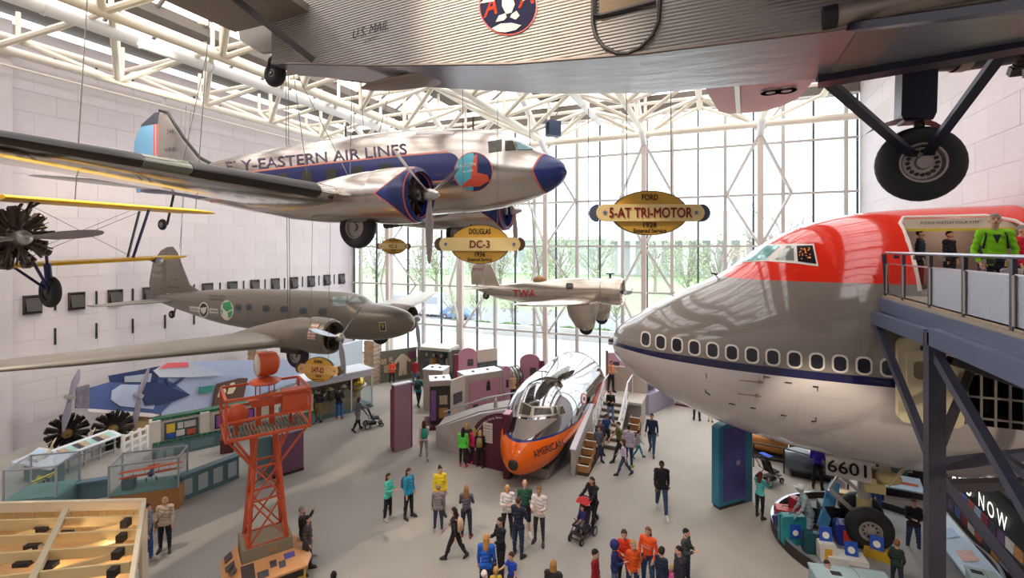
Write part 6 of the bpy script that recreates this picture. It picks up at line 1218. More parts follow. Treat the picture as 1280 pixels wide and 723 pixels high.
t = thing('reading_desk', 'long pale blue reading desk in front of the black lettered wall', 'desk', (6.15, 14.2, 0)); b = MB(); b.prism([(-.3, 0, .75), (.35, 0, .95), (.35, 4.2, .95), (-.3, 4.2, .75)], (0, 0, 0), (0, 0, -.05)); b.build('desk_top', m_lblue, t, ang=0)
for y in (.4, 2.2, 3.8): bx(t, 'leg', m_dkmetal, (.1, y, .4), (.07, .07, .8))
for y, c in ((.8, 'c8a890'), (1.9, 'd8b0a8'), (3.0, '8fb0d8')): b = MB(); b.add([(-.15, y, .81), (.2, y, .915), (.2, y + .5, .915), (-.15, y + .5, .81)], [(0, 1, 2, 3)]); b.build('print', mat('dprint_' + c, c, .5, noise=.4, nscale=8), t, ang=0)
for a, c, dep, h, lab in (((1030, 738), (1132, 752), .9, 1.25, 'teal grey metal cabinet with vents at the bottom edge'), ((1222, 735), (1262, 745), .8, 1.2, 'teal grey cabinet beside the black lettered wall')):
    t, L = stand('cabinet', lab, 'cabinet', FL(*a, h), FL(*c, h)); bx(t, 'body', mat('cabinet_teal', '8ba4ab', .45), (L / 2, dep / 2, h / 2), (L, dep, h)); bx(t, 'top', mat('cabinet_top', '9fb6bc', .4), (L / 2, dep / 2, h + .02), (L + .04, dep + .04, .05)); bx(t, 'seam', m_tealc, (L * .6, dep / 2, h + .047), (.012, dep, .006))
    for x, y in ((L * .3, .25), (L * .3, .6), (L * .8, .3)): bx(t, 'vent', m_blk, (x, y, h + .05), (.22, .14, .012))
t = thing('yellow_dome', 'yellow rounded dome just rising into the bottom edge near the column', 'dome', P(1150, 752, 8.2) * 1.0); t.location.z = 0; b = MB(); b.ell((0, 0, 2.62), (.5, .5, .42), 24, 12); b.build('dome', mat('dome_yellow', 'c9c62a', .4), t); b = MB(); b.lathe([(.505, -.02), (.515, 0), (.505, .02)], (0, 0, 2.62), (0, 0, 1), 28); b.build('seam', m_blk, t); bx(t, 'pedestal', m_dkmetal, (0, 0, 1.1), (.3, .3, 2.2))
for x, y in ((70, 690), (140, 690)):
    l = bpy.data.lights.new('frame_lamp', 'POINT'); l.energy = 8; l.color = (1, .75, .45); l.shadow_soft_size = .1; lo = bpy.data.objects.new('frame_lamp', l); lo.location = FL(x, y, 2.7); COL.objects.link(lo)
# ================================================================== steel walkway to the jumbo jet on the right
wk = thing('walkway', 'raised steel visitor walkway with mesh railing leading to the jumbo jet', 'walkway', (3.9, 11.5, 0))
def wbar(nm, a, c, w_, h_, m=m_iron): b = MB(); b.bar(a, c, w_, h_); return b.build(nm, m, wk, ang=0, world=True)
b = MB(); b.box((5.8, 9.6, 7.72), (3.6, 11.0, .12)); b.build('floor_plate', mat('walkway_floor', 'a89a88', .6), wk, ang=0, world=True)
wbar('edge_beam', (4.0, 15.1, 7.55), (4.0, 4.0, 7.55), .16, .32, m_ironl)
wbar('chord_beam', (3.82, 15.0, 7.2), (3.82, 11.6, 7.28), .18, .3, m_ironl); wbar('chord_beam', (3.82, 11.45, 7.32), (3.82, 4.0, 7.32), .18, .32, m_ironl)
wbar('kick_strip', (4.06, 15.1, 7.8), (4.06, 4.0, 7.8), .03, .1, mat('tan_strip', 'b09a80', .5))
b = MB(); b.box((3.86, 11.5, 3.7), (.26, .26, 7.4)); b.build('column', mat('column_face', '43434f', .5, .2), wk, ang=0, world=True)
cp = V(3.86, 11.45, 0)
for nm, a, c, w_, h_, m in (('diagonal', V(3.82, 14.9, 7.1), V(3.86, 11.6, 4.9), .14, .16, m_iron), ('diagonal', cp + V(0, 0, 7.0), V(3.95, 8.6, 5.3), .14, .16, m_iron), ('diagonal', cp + V(.2, 0, 6.9), V(6.2, 12.3, 6.1), .14, .14, mat('dark_beam', '38343a', .6)),
                              ('cross_strut', cp + V(0, 0, 4.9), V(6.4, 13.2, 4.9), .16, .18, m_iron), ('cross_strut', cp + V(0, 0, 4.5), V(6.6, 13.0, 4.4), .2, .16, MATS['dark_beam']), ('brace', cp + V(0, 0, 4.75), V(5.6, 11.9, 2.4), .15, .16, m_iron), ('brace', cp + V(0, .1, 4.9), V(5.6, 14.6, 6.2), .14, .14, MATS['dark_beam']), ('brace', V(3.95, 8.7, 5.9), V(5.2, 12.4, 4.95), .12, .12, m_iron)):
    wbar(nm, a, c, w_, h_, m)
b = MB(); b.box((6.5, 13.2, 3.7), (.24, .24, 7.4)); b.build('column', MATS['column_face'], wk, ang=0, world=True)
ys = [14.95, 13.8, 12.3, 10.85, 9.36, 7.9, 6.4, 5.0]
m_mesh = mat('perforated_mesh', 'b4bac2', .45, .5, bump=.15, bscale=70, noise=.25, nscale=70)
for k, y in enumerate(ys):
    wbar('post', (4.06, y, 7.7), (4.06 if k else 4.0, y, 8.84), .06, .09, MATS['column_face'])
    wbar('post_face', (4.03, y - .08, 7.85), (4.03, y - .08, 8.6), .02, .06, m_taupe)
for k in range(7):
    a, c = ys[k], ys[k + 1]
    b = MB(); b.box((4.06, (a + c) / 2, 8.22), (.015, a - c - .16, .74)); b.build('mesh_panel' if k > 1 else 'glass_panel', m_mesh if k > 1 else m_case, wk, ang=0, world=True)
    for z in (7.84, 8.6): wbar('panel_edge', (4.06, a - .06, z), (4.06, c + .06, z), .03, .03, m_steel)
    b = MB(); b.box((4.08, (a + c) / 2, 8.78), (.1, .12, .08)); b.build('rail_bracket', m_dkmetal, wk, ang=0, world=True)
b = MB(); b.tube((4.06, 15.0, 8.87), (4.06, 4.0, 8.87), .035, n=10); b.build('handrail', mat('brushed_rail', 'a8adb8', .35, .6), wk, world=True)
# ================================================================== luggage carousel round the nose wheel
cc = V(4.45, 17.45, 0); CR = 2.75
ca = thing('luggage_platform', 'round low platform with black rim and grey top under the nose wheel', 'platform', cc)
b = MB(); b.lathe([(CR - .12, .0), (CR, .0), (CR, .32), (CR - .04, .34), (CR - .1, .34), (CR - .12, .14)], (0, 0, 0), (0, 0, 1), 64); b.build('rim', mat('rubber_rim', '2e2a2a', .5), ca)
b = MB(); b.lathe([(.01, .13), (CR - .12, .13)], (0, 0, 0), (0, 0, 1), 64); b.build('top', mat('platform_grey', '9a9b9d', .7), ca)
b = MB(); b.lathe([(CR - .1, .345), (CR - .03, .35), (CR - .0, .335)], (0, 0, 0), (0, 0, 1), 64); b.build('rim_edge', m_steel, ca)
def case(px, py, w_, d_, h_, c, lab, rz=0., tilt_=0., sign=None, handle=True, band=None, nm='suitcase', z=.14):
    p = FL(px + 6, py - 11, z);  t = thing(nm, lab, 'suitcase' if nm == 'suitcase' else nm.split('_')[-1], p, rz + math.atan2(p.x, -p.y) * 0 + R(22.8) * 0 + math.atan2(-p.x, p.y)); t.rotation_euler.x = tilt_
    b = MB(); pr = rrect(0, h_ / 2, w_, h_, min(w_, h_) * .12); b.prism([(x, -d_ / 2, y) for x, y in pr], (0, 0, 0), (0, d_, 0)); b.build('shell', mat('case_' + c, c, .45), t, ang=30)
    bx(t, 'seam', m_dkmetal, (0, 0, h_ / 2), (w_ + .01, .03, h_ * .96)) if nm == 'suitcase' else None
    if handle and nm == 'suitcase': b = MB(); b.path([(-.1, 0, h_), (-.09, 0, h_ + .05), (.09, 0, h_ + .05), (.1, 0, h_)], .015, 6); b.build('handle', m_dkmetal, t)
    if band: bx(t, 'band', mat('case_' + band, band, .5), (0, -d_ / 2 - .005, h_ * .45), (w_ * .45, .012, h_ * .6))
    if sign: bx(t, 'label', m_blueb, (0, -d_ / 2 - .012, h_ * .5), (w_ * .42, .012, h_ * .48)); b = MB(); b.lathe([(.001, .01), (w_ * .11, .01), (w_ * .11, 0)], (0, -d_ / 2 - .018, h_ * .45), (0, -1, 0), 20); b.build('disc', m_wht, t)
    return t
case(985, 690, .75, .26, .85, '2f8f98', 'big teal suitcase with blue label at the platform rim', .5, sign=True)
case(1012, 702, .62, .25, .6, '1f4f5a', 'dark teal suitcase lying beside the big teal one', .4)
case(992, 664, .3, .5, .75, '9a2430', 'upright dark red suitcase with blue round label', .9, sign=True)
case(976, 662, .62, .42, .42, 'c43a32', 'bright red and white case at the back of the platform', .2, band='e8e4dc')
case(973, 676, .5, .14, .5, '4a3a7a', 'small violet and yellow case leaning by the rim', .9, -.3, sign=True, band='d8b83a')
case(1052, 690, .62, .4, .62, '1f2f86', 'navy travel bag with red and white front near the wheel', .3, band='c8322c')
case(1030, 672, .55, .5, .8, '1c1a20', 'black soft upright bag behind the porter statue', .3)
case(1000, 660, .75, .35, .5, '24222a', 'black holdall beneath the porter statue arm', .1)
case(1045, 663, .8, .45, .5, '7a2a44', 'plum patterned bag behind the black soft bag', .2)
case(1048, 648, .4, .3, .6, 'c8a45a', 'tan carton with white lid behind the nose wheel', .2, nm='cardboard_box')
b1 = case(1026, 709, .42, .4, .5, 'e6e2d8', 'white box with yellow side and blue sign on top', .35, band='dfa52a', nm='gift_box')
b2 = case(1058, 712, .7, .5, .14, 'e9e6e0', 'flat white box with blue sign near the wheel', .3, nm='flat_box')
b4 = case(1040, 714, .5, .35, .2, 'dcdad6', 'low white box between the two signed boxes', .3, nm='flat_box')
b3 = case(1090, 708, .6, .35, .22, 'c9a02c', 'yellow flat box with blue sign right of the wheel', .0, nm='flat_box')
for t, h, lab in ((b1, .5, 'blue card sign with white disc on the white and yellow box'), (b2, .14, 'blue card sign with white disc on the flat white box'), (b3, .22, 'blue card sign with white disc on the yellow box')):
    s = thing('card_sign', lab, 'sign', t.location + V(0, 0, h), t.rotation_euler.z); b = MB(); b.box((0, 0, .19), (.32, .02, .38), rot=Matrix.Rotation(R(-12), 3, 'X')); b.build('card', m_blueb, s, ang=0); b = MB(); b.lathe([(.001, .012), (.09, .012), (.09, 0)], (0, -.012, .16), (0, -1, .2), 20); b.build('disc', m_wht, s)
t = thing('hand_truck', 'pale blue upright wooden hand truck board behind the porter statue', 'hand truck', FL(1026, 668, .14), R(20)); t.rotation_euler.y = R(22); b = MB(); b.prism([(-.16, 0, 0), (.16, 0, 0), (.18, .2, 1.35), (.12, .23, 1.62), (-.12, .23, 1.62), (-.2, .2, 1.3), (-.16, .1, .7)], (0, 0, 0), (.0, .07, .0)); b.build('board', mat('sky_blue_board', '5aa2d4', .5), t, ang=0)
for x in (-.2, .2): b = MB(); b.lathe([(.1, -.03), (.12, 0), (.1, .03)], (x, 0, .12), (1, 0, 0), 14, cap=True); b.build('wheel', m_blk, t)
# ================================================================== hanging oval signs
m_sgold = mat('sign_gold', 'd2a23c', .5); m_scream = mat('sign_cream', 'f0d590', .5); m_slab = mat('sign_rim', '55412c', .5); m_sred = mat('sign_red', 'a5362c', .5); m_sblue = mat('sign_blue', '5c6f96', .5)
def oval(lab, px, py, t_, ew, eh, bw, bh, rows, barm=m_scream, endm=m_slab, yaw=0.):
    p = P(px, py, t_); k = t_ / 600; s = thing('hanging_sign', lab, 'sign', p, YAW + yaw)
    b = MB(); b.prism([(ew * k / 2 * math.cos(a), -.03, eh * k / 2 * math.sin(a)) for a in np.linspace(0, 2 * PI, 48, endpoint=False)], (0, 0, 0), (0, .06, 0)); b.build('plate', m_sgold, s, ang=30)
    b = MB(); b.lathe([(1, -.035), (1.03, -.035), (1.03, .035), (1, .035)], (0, 0, 0), (0, 1, 0), 48); b.v = [(x * ew * k / 2, y, z * eh * k / 2) for x, y, z in b.v]; b.build('rim', m_slab, s)
    r = bh * k / 2
    b = MB(); b.prism([(bw * k / 2 - r + r * math.cos(a), -.07, r * math.sin(a)) for a in np.linspace(-PI / 2, PI / 2, 12)] + [(-bw * k / 2 + r + r * math.cos(a), -.07, r * math.sin(a)) for a in np.linspace(PI / 2, 1.5 * PI, 12)], (0, 0, 0), (0, .08, 0)); b.build('bar', barm, s, ang=30)
    b = MB()
    for e in (-1, 1): b.prism([(e * (bw * k / 2 - r * .3) + r * 1.04 * math.cos(a) * e, -.05, r * 1.04 * math.sin(a)) for a in np.linspace(-PI / 2, PI / 2, 12)], (0, 0, 0), (0, .12, 0))
    b.build('end_cap', endm, s, ang=30)
    for e in (-1, 1):
        st_ = MB(); cxs = e * (bw * k / 2 - r * 1.0); st_.add([(cxs + r * (.35 if i % 2 == 0 else .15) * math.sin(i * PI / 5), -.078, r * (.35 if i % 2 == 0 else .15) * math.cos(i * PI / 5)) for i in range(10)], [tuple(range(9, -1, -1))]); st_.build('star', m_sblue, s, ang=0)
    for tx, dy, sz, m, wd in rows:
        v, f = text_polys(tx, 1, .05); xs = [q[0] for q in v]; yy = [q[1] for q in v]; b = MB(); W = wd * k; Hh = sz * k
        b.add([((x - (min(xs) + max(xs)) / 2) * W / (max(xs) - min(xs)), -.082 if abs(dy) < 2 else -.04, dy * k + (y - (min(yy) + max(yy)) / 2) * Hh / (max(yy) - min(yy))) for x, y, z in v], f); b.build('lettering', m, s, ang=0, flip=False)
    for e in (-1, 1): b = MB(); b.tube((e * ew * k * .3, 0, eh * k * .4), (e * ew * k * .3, .1, 5.5 if t_ < 12 else (4.3 if t_ < 15 else 6.5)), .006, n=4); b.build('cable', m_cable, s)
    return s
oval('golden oval sign hung just below the nose of the navy banded airliner', 600, 305.5, 9.0, 73, 48, 101, 16.5, [('DOUGLAS', 16, 7, m_blk, 27), ('DC-3', 0, 9.5, m_sred, 25), ('1936', -12.5, 6, m_blk, 13), ('Entered Service', -19, 4.5, m_blk, 30)])
oval('largest golden oval sign hung alone before the glass wall, with blue bar ends', 811.5, 266.5, 7.0, 93, 54, 134, 21, [('FORD', 19.5, 7.5, m_blk, 20), ('5-AT TRI-MOTOR', 0, 13, m_sred, 103), ('1928', -15, 6.5, m_blk, 17), ('Entered Service', -22, 5.5, m_blk, 41)], endm=mat('sign_end_blue', '4a5068', .5))
oval('tan-barred golden oval sign below the grey airliner engine', 399, 462, 13.0, 43, 30, 58, 11, [('BOEING', 10, 4, m_blk, 12), ('247-D', 0, 6.5, m_sred, 18), ('1934', -8.5, 3.2, m_blk, 8), ('Entered Service', -12, 2.4, m_blk, 17)], barm=mat('sign_tan', 'd5a862', .5), yaw=-.25)
oval('smallest golden oval sign, hung before the far left glass', 492, 308, 22.0, 31, 19.5, 37.5, 7.5, [('FAIRCHILD', 7, 2.4, m_blk, 12), ('FC-2', 0, 4.6, m_sred, 10), ('1926', -5, 2.4, m_blk, 6), ('Entered Service', -7.8, 1.7, m_blk, 12)])
p = P(691.5, 161, 30.0); t = thing('loudspeaker', 'dark blue box loudspeaker hung at the top of the glass wall', 'loudspeaker', p); bx(t, 'cabinet', mat('speaker_navy', '33415e', .5), (0, 0, 0), (.85, .5, .95), YAW + .4); bx(t, 'grille', m_black, (-.05, -.26, 0), (.6, .02, .7), YAW + .4); b = MB(); b.tube((0, 0, .4), (0, 1.2, 1.6), .03, n=6); b.build('bracket', m_dkmetal, t)
# ================================================================== visitors
POSES = {   # lean, (flex, abduct, elbow, inward) per arm (left, right), (flex, knee, abduct) per leg
    'stand': (0, (3, 9, 12, 4), (2, 9, 14, 4), (3, 2, 4), (-3, 3, 4)), 'front': (2, (14, 10, 82, 34), (16, 10, 88, 30), (4, 4, 4), (-3, 3, 5)),
    'cross': (1, (12, 12, 96, 62), (18, 12, 92, 58), (2, 2, 5), (-3, 3, 5)), 'walk': (3, (-22, 8, 18, 4), (24, 8, 26, 6), (24, 6, 2), (-20, 16, 2)),
    'phone': (2, (32, 8, 98, 18), (34, 8, 100, 20), (3, 3, 4), (-4, 4, 4)), 'push': (8, (44, 7, 24, 6), (44, 7, 24, 6), (20, 10, 3), (-18, 14, 3)),
    'raise': (-4, (14, 10, 30, 8), (108, 6, 46, 4), (20, 14, 5), (12, 8, 5)), 'pocket': (1, (-6, 16, 36, 26), (-4, 16, 34, 26), (5, 4, 5), (-4, 5, 6)),
    'rail': (10, (38, 20, 62, 30), (36, 20, 66, 26), (4, 4, 5), (-6, 6, 5)), 'point': (3, (8, 10, 20, 6), (62, 10, 34, 6), (6, 6, 4), (-6, 6, 4)),
    'bow': (20, (8, 8, 22, 6), (4, 8, 26, 6), (6, 10, 5), (-2, 10, 6)), 'sit': (4, (30, 10, 60, 20), (30, 10, 60, 20), (80, 75, 6), (80, 75, 6))}
def skel(pose, kid):
    ln, aL, aR, lL, lR = POSES[pose]; J = {}; hs = 1.28 if kid else 1.0; sw = .90 if kid else 1.0
    J['pel'] = V(0, 0, .93); J['wai'] = V(0, -.01, 1.06)
    def tor(x, y, z): a = R(ln); d = z - .95; return V(x, y * math.cos(a) - d * math.sin(a), .95 + d * math.cos(a) + y * math.sin(a))
    J['che'] = tor(0, -.005, 1.26); J['ucb'] = tor(0, .005, 1.38); J['nek'] = tor(0, .015, 1.46); J['hdb'] = tor(0, -.0, 1.52); J['hed'] = J['hdb'] + V(0, -.015 - .08 * math.sin(R(ln)), .10 * hs)
    for s, a, l, k in ((1, aL, lL, 'L'), (-1, aR, lR, 'R')):
        f, ab, e, inw = (R(x) for x in a); sh = tor(s * .168 * sw, .01, 1.40); f0 = f + R(ln) * .3
        d1 = V(s * math.sin(ab), -math.sin(f0) * math.cos(ab), -math.cos(f0) * math.cos(ab)).normalized(); el = sh + d1 * .285
        d2 = V(s * (math.sin(ab) * .6 - math.sin(inw)), -math.sin(f0 + e), -math.cos(f0 + e)).normalized(); wr = el + d2 * .245
        J['sh' + k], J['el' + k], J['wr' + k], J['ha' + k], J['d2' + k] = sh, el, wr, wr + d2 * .085, d2
        f, kn, ab = (R(x) for x in l); hp = V(s * .092, 0, .90); t1 = V(s * math.sin(ab), -math.sin(f), -math.cos(f)).normalized(); kk = hp + t1 * .42
        t2 = V(s * math.sin(ab) * .5, -math.sin(f - kn), -math.cos(f - kn)).normalized(); an = kk + t2 * .415
        J['hp' + k], J['kn' + k], J['an' + k] = hp, kk, an; pt = R(f * 57.3 - kn * 57.3) * 0
        pitch = min(0, math.sin(f - kn)) * .9; J['to' + k] = an + V(s * .035, -.15, -.045 + pitch * .14)
    return J, hs
BODY = {}
def base_body(pose, kid):
    if (pose, kid) in BODY: return BODY[pose, kid]
    J, hs = skel(pose, kid); b = MB(); seg = []
    def cap(a, c, r1, r2, lab, n=10):
        a, c = J[a] if isinstance(a, str) else a, J[c] if isinstance(c, str) else c; b.tube(a, c, r1, r2, n); b.ell(a, (r1, r1, r1), 10, 6); b.ell(c, (r2, r2, r2), 10, 6); seg.append((a, c, r1, r2, lab))
    q = J['che'] - J['pel']; M = rot_to(q); 
    for f, rx, ry in ((0, .155, .112), (.4, .135, .1), (.75, .15, .108), (1.0, .158, .11), (1.28, .14, .09)):
        p = J['pel'].lerp(J['che'], f); b.ell(p, (rx, ry, .115), 16, 8)
    seg.append((J['pel'], J['che'], .14, .14, 'torso')); seg.append((J['che'], J['ucb'], .14, .1, 'torso')); seg.append((J['shL'], J['shR'], .08, .08, 'torso'))
    cap('shL', 'shR', .062, .062, 'torso'); cap('nek', 'hdb', .056, .052, 'neck')
    h = J['hed']; b.ell(h + V(0, .012, .018 * hs), (.076 * hs, .095 * hs, .098 * hs), 18, 12); b.ell(h + V(0, -.022, -.035 * hs), (.058 * hs, .07 * hs, .078 * hs), 16, 10)
    b.tube(h + V(0, -.085 * hs, .015 * hs), h + V(0, -.112 * hs, -.022 * hs), .012, .02, 8)
    for s in (-1, 1): b.ell(h + V(s * .077 * hs, .012, -.005), (.014, .024, .034), 8, 6)
    seg.append((h, h + V(0, 0, .05), .09, .09, 'head'))
    for k in 'LR':
        cap('sh' + k, 'el' + k, .05, .039, 'uarm'); cap('el' + k, 'wr' + k, .039, .027, 'farm'); J['ha' + k]
        b.ell(J['wr' + k].lerp(J['ha' + k], .6), (.034, .034, .034), 8, 6); seg.append((J['wr' + k], J['ha' + k], .03, .03, 'hand'))
        cap('hp' + k, 'kn' + k, .088, .058, 'thigh'); cap('kn' + k, 'an' + k, .056, .036, 'shin'); b.ell(J['kn' + k].lerp(J['an' + k], .3) + V(0, .018, 0), (.052, .055, .11), 10, 8); cap('an' + k, 'to' + k, .038, .03, 'foot')
    seg.append((J['pel'] + V(-.06, 0, -.03), J['pel'] + V(.06, 0, -.03), .12, .12, 'hip'))
    me = b.mesh('tmp', mat('skin_base', 'd9a88c', .55), 0); o = bpy.data.objects.new('tmp', me); COL.objects.link(o)
    r = o.modifiers.new('r', 'REMESH'); r.mode = 'VOXEL'; r.voxel_size = .0165; sm = o.modifiers.new('s', 'SMOOTH'); sm.factor = .5; sm.iterations = 3
    m2 = bpy.data.meshes.new_from_object(o.evaluated_get(bpy.context.evaluated_depsgraph_get())); bpy.data.objects.remove(o)
    n = len(m2.vertices); co = np.empty(n * 3); m2.vertices.foreach_get('co', co); co = co.reshape(-1, 3); no = np.empty(n * 3); m2.vertices.foreach_get('normal', no); no = no.reshape(-1, 3)
    best = np.full(n, 9.); lab = np.zeros(n, int); par = np.zeros(n)
    for i, (a, c, r1, r2, _) in enumerate(seg):
        a, c = np.array(a), np.array(c); d = c - a; t = np.clip(((co - a) @ d) / max(d @ d, 1e-9), 0, 1); ds = np.linalg.norm(co - a - t[:, None] * d, axis=1) - (r1 + (r2 - r1) * t)
        k = ds < best; best[k] = ds[k]; lab[k] = i; par[k] = t[k]
    names = np.array([s[4] for s in seg])[lab]; faces = [tuple(p.vertices) for p in m2.polygons]; bpy.data.meshes.remove(m2)
    zmin = co[:, 2].min(); BODY[pose, kid] = dict(J=J, hs=hs, co=co, no=no, names=names, par=par, faces=faces, zmin=zmin, h=co[:, 2].max() - zmin if pose not in ('sit', 'bow') else 1.72); return BODY[pose, kid]
MESH = {}
def pmesh(kind, pose, kid):
    key = (kind, pose, kid)
    if key in MESH: return MESH[key]
    B = base_body(pose, kid); co, no, nm, par, J, hs = B['co'], B['no'], B['names'], B['par'], B['J'], B['hs']; b = MB(); gz = V(0, 0, -B['zmin']); dflt = MATS['skin_base']
    def shell(sel, off, hem=True):
        f = [q for q in B['faces'] if sel[list(q)].all()]; ids = sorted({i for q in f for i in q}); mp_ = {i: k for k, i in enumerate(ids)}; P_ = co[ids] + no[ids] * (off[ids][:, None] if hasattr(off, '__len__') else off)
        P_ = P_ + no[ids] * (.006 * np.sin(co[ids][:, 2:3] * 60 + co[ids][:, :1] * 25))
        ed = {}
        for q in f:
            for i in range(4):
                e = (q[i], q[(i + 1) % 4]); ed[tuple(sorted(e))] = ed.get(tuple(sorted(e)), 0) + 1
        vs = [tuple(x) for x in P_]; fs = [tuple(mp_[i] for i in q) for q in f]; inner = {}
        for (i, j), c in ed.items():
            if c == 1:
                for q in (i, j):
                    if q not in inner: inner[q] = len(vs); vs.append(tuple(co[q] - no[q] * .004))
                fs.append((mp_[i], mp_[j], inner[j], inner[i]))
        b.add([(x, y, z + gz.z) for x, y, z in vs], fs)
    isn = lambda *a: np.isin(nm, a)
    if kind == 'body':
        b.add([(x, y, z + gz.z) for x, y, z in co], B['faces'])
        h = J['hed'] + gz
        for s in (-1, 1): b.ell(h + V(s * .03 * hs, -.083 * hs, .012 * hs), (.011, .008, .007), 8, 5, 1); b.box(h + V(s * .03 * hs, -.086 * hs, .032 * hs), (.032, .008, .006), mi=1)
        b.ell(h + V(0, -.086 * hs, -.055 * hs), (.022, .008, .006), 8, 5, 2)
        for k, s in (('L', 1), ('R', -1)):
            d = J['d2' + k]; w0 = J['wr' + k] + gz; sd = d.cross(V(0, 0, 1) if abs(d.z) < .8 else V(0, -1, 0)).normalized(); up = sd.cross(d)
            for i, (l, o_) in enumerate(((.07, -.024), (.08, -.008), (.075, .008), (.058, .023))):
                p = w0 + d * .085 + sd * o_; m_ = p + d * l * .5 - up * .004; b.tube(w0 + d * .06 + sd * o_, p, .0095, .009, 5); b.tube(p, m_, .009, .0085, 5); b.tube(m_, m_ + (d * .8 - up * .5).normalized() * l * .5, .0085, .006, 5)
            b.tube(w0 + d * .03 - sd * .022, w0 + d * .065 - sd * .05, .011, .0095, 5); b.tube(w0 + d * .065 - sd * .05, w0 + d * .098 - sd * .055, .0095, .007, 5)
        me = b.mesh('person_body', [dflt, MATS['black'], mat('lips', 'a8605a', .5)], 60)
    elif kind in ('tee', 'long', 'jacket', 'coat'):
        low = {'tee': .90, 'long': .88, 'jacket': .84, 'coat': .62}[kind]; off = {'tee': .012, 'long': .014, 'jacket': .02, 'coat': .026}[kind]
        sel = isn('torso', 'hip') | (isn('uarm') & (par < (.62 if kind == 'tee' else 2))) | (isn('farm') & (par < .93) & (kind != 'tee')) | (isn('thigh'))
        sel &= (co[:, 2] > low) | isn('uarm', 'farm'); sel |= isn('neck') & (par < .12)
        o_ = np.full(len(co), off); o_[isn('farm', 'uarm')] = off * .75; shell(sel, o_); me = b.mesh('top', dflt, 70)
    elif kind in ('trousers', 'shorts', 'leggings'):
        sel = isn('hip', 'thigh') | (isn('torso') & (co[:, 2] < 1.0)) | (isn('shin') & (par < .95) & (kind != 'shorts')); sel &= ~isn('hand')
        if kind == 'shorts': sel |= isn('shin') & (par < .08)
        shell(sel, {'trousers': .014, 'shorts': .022, 'leggings': .006}[kind]); me = b.mesh('bottom', dflt, 70)
    elif kind == 'shoeL' or kind == 'shoeR':
        k = kind[-1]; a, t_ = J['an' + k] + gz, J['to' + k] + gz; d = (t_ - a); rings = []
        for f, w_, hh in ((-.32, .03, .05), (-.2, .04, .085), (.15, .043, .085), (.6, .047, .062), (1.0, .046, .045), (1.22, .032, .03), (1.3, .01, .015)):
            c = a + d * f; base = min(a.z, t_.z + .0) - .06; bz = a.z + (t_.z - a.z) * max(min(f, 1.2), -.3) * 1.0 - .047 if abs(d.z) > .08 else 0.0
            rings.append([V(c.x + w_ * math.cos(x), c.y, bz + (hh * (1 + math.sin(x)) if math.sin(x) > -.7 else .004)) for x in np.linspace(0, 2 * PI, 12, endpoint=False)])
        b.loft(rings); me = b.mesh('shoe', dflt, 50)
    elif kind.startswith('hair_'):
        h = J['hed'] + gz; st_ = kind[5:]; c = h + V(0, .014, .022 * hs); rx, ry, rz_ = .080 * hs, .099 * hs, .101 * hs; n, m_ = 18, 12
        if st_ in ('short', 'long', 'pony', 'bun', 'bob', 'buzz'):
            g = .97 if st_ == 'buzz' else 1.0; rings = []
            for j in range(m_ + 1):
                th = PI * j / m_ * .70; ring = []
                for i in range(n):
                    a = 2 * PI * i / n; p = V(rx * math.sin(th) * math.cos(a), ry * math.sin(th) * math.sin(a), rz_ * math.cos(th))
                    if math.sin(a) < -.2 and p.z < .045 * hs: p = V(p.x * .93, p.y * .97, max(p.z, (.058 - .03 * (abs(math.cos(a)))) * hs)) if math.sin(a) < -.45 else V(p.x * .96, p.y * .96, max(p.z, .0))
                    ring.append(c + p * g)
                rings.append(ring)
            b.loft(rings)
            if st_ in ('long', 'bob'):
                L_ = .34 if st_ == 'long' else .17; b.loft([[c + V(w_ * math.cos(a), y + d_ * math.sin(a), z) for a in np.linspace(0, 2 * PI, 14, endpoint=False)] for z, w_, y, d_ in ((.02, .085 * hs, .03, .085 * hs), (-.07, .092 * hs, .045, .065), (-.15, .095 * hs, .06, .05), (-L_ * .8, .085 * hs, .075, .04), (-L_, .05, .075, .025))])
            if st_ == 'pony': b.loft([[c + V(w_ * math.cos(a), y + w_ * math.sin(a), z) for a in np.linspace(0, 2 * PI, 10, endpoint=False)] for z, w_, y in ((.03, .02, .09), (.0, .035, .125), (-.1, .04, .13), (-.22, .03, .12), (-.28, .008, .115))])
            if st_ == 'bun': b.ell(c + V(0, .1, .06), (.045, .045, .045), 10, 8)
        elif st_ in ('hood', 'cap', 'capw'):
            if st_ == 'hood': b.ell(c + V(0, .02, -.015), (.105 * hs, .118 * hs, .135 * hs), 18, 12)
            else: b.lathe([(.1 * hs, .0), (.1 * hs, .04), (.085 * hs, .075), (.05 * hs, .1), (.005, .108)], c + V(0, 0, .01), (0, 0, 1), 18); b.prism([c + V(.075 * math.cos(a) * hs, -.07 * hs + .12 * hs * math.sin(a), .025) for a in np.linspace(PI, 2 * PI, 10)], (0, -.01, 0), (0, 0, .012))
        me = b.mesh('hair', dflt, 60)
    elif kind == 'backpack':
        p = J['che'] + gz; b.loft([[p + V(w_ * math.copysign(abs(math.cos(a)) ** .6, math.cos(a)), .125 + d_ * (1 + math.sin(a)), z) for a in np.linspace(0, 2 * PI, 14, endpoint=False)] for z, w_, d_ in ((-.26, .1, .05), (-.2, .14, .085), (0, .14, .085), (.12, .12, .06), (.16, .06, .03))])
        for s in (-1, 1): b.path([p + V(s * .1, .12, .12), p + V(s * .11, 0, .19), p + V(s * .12, -.13, .1), p + V(s * .15, -.06, -.1)], .014, 6)
        me = b.mesh('backpack', dflt, 50)
    elif kind == 'bag':
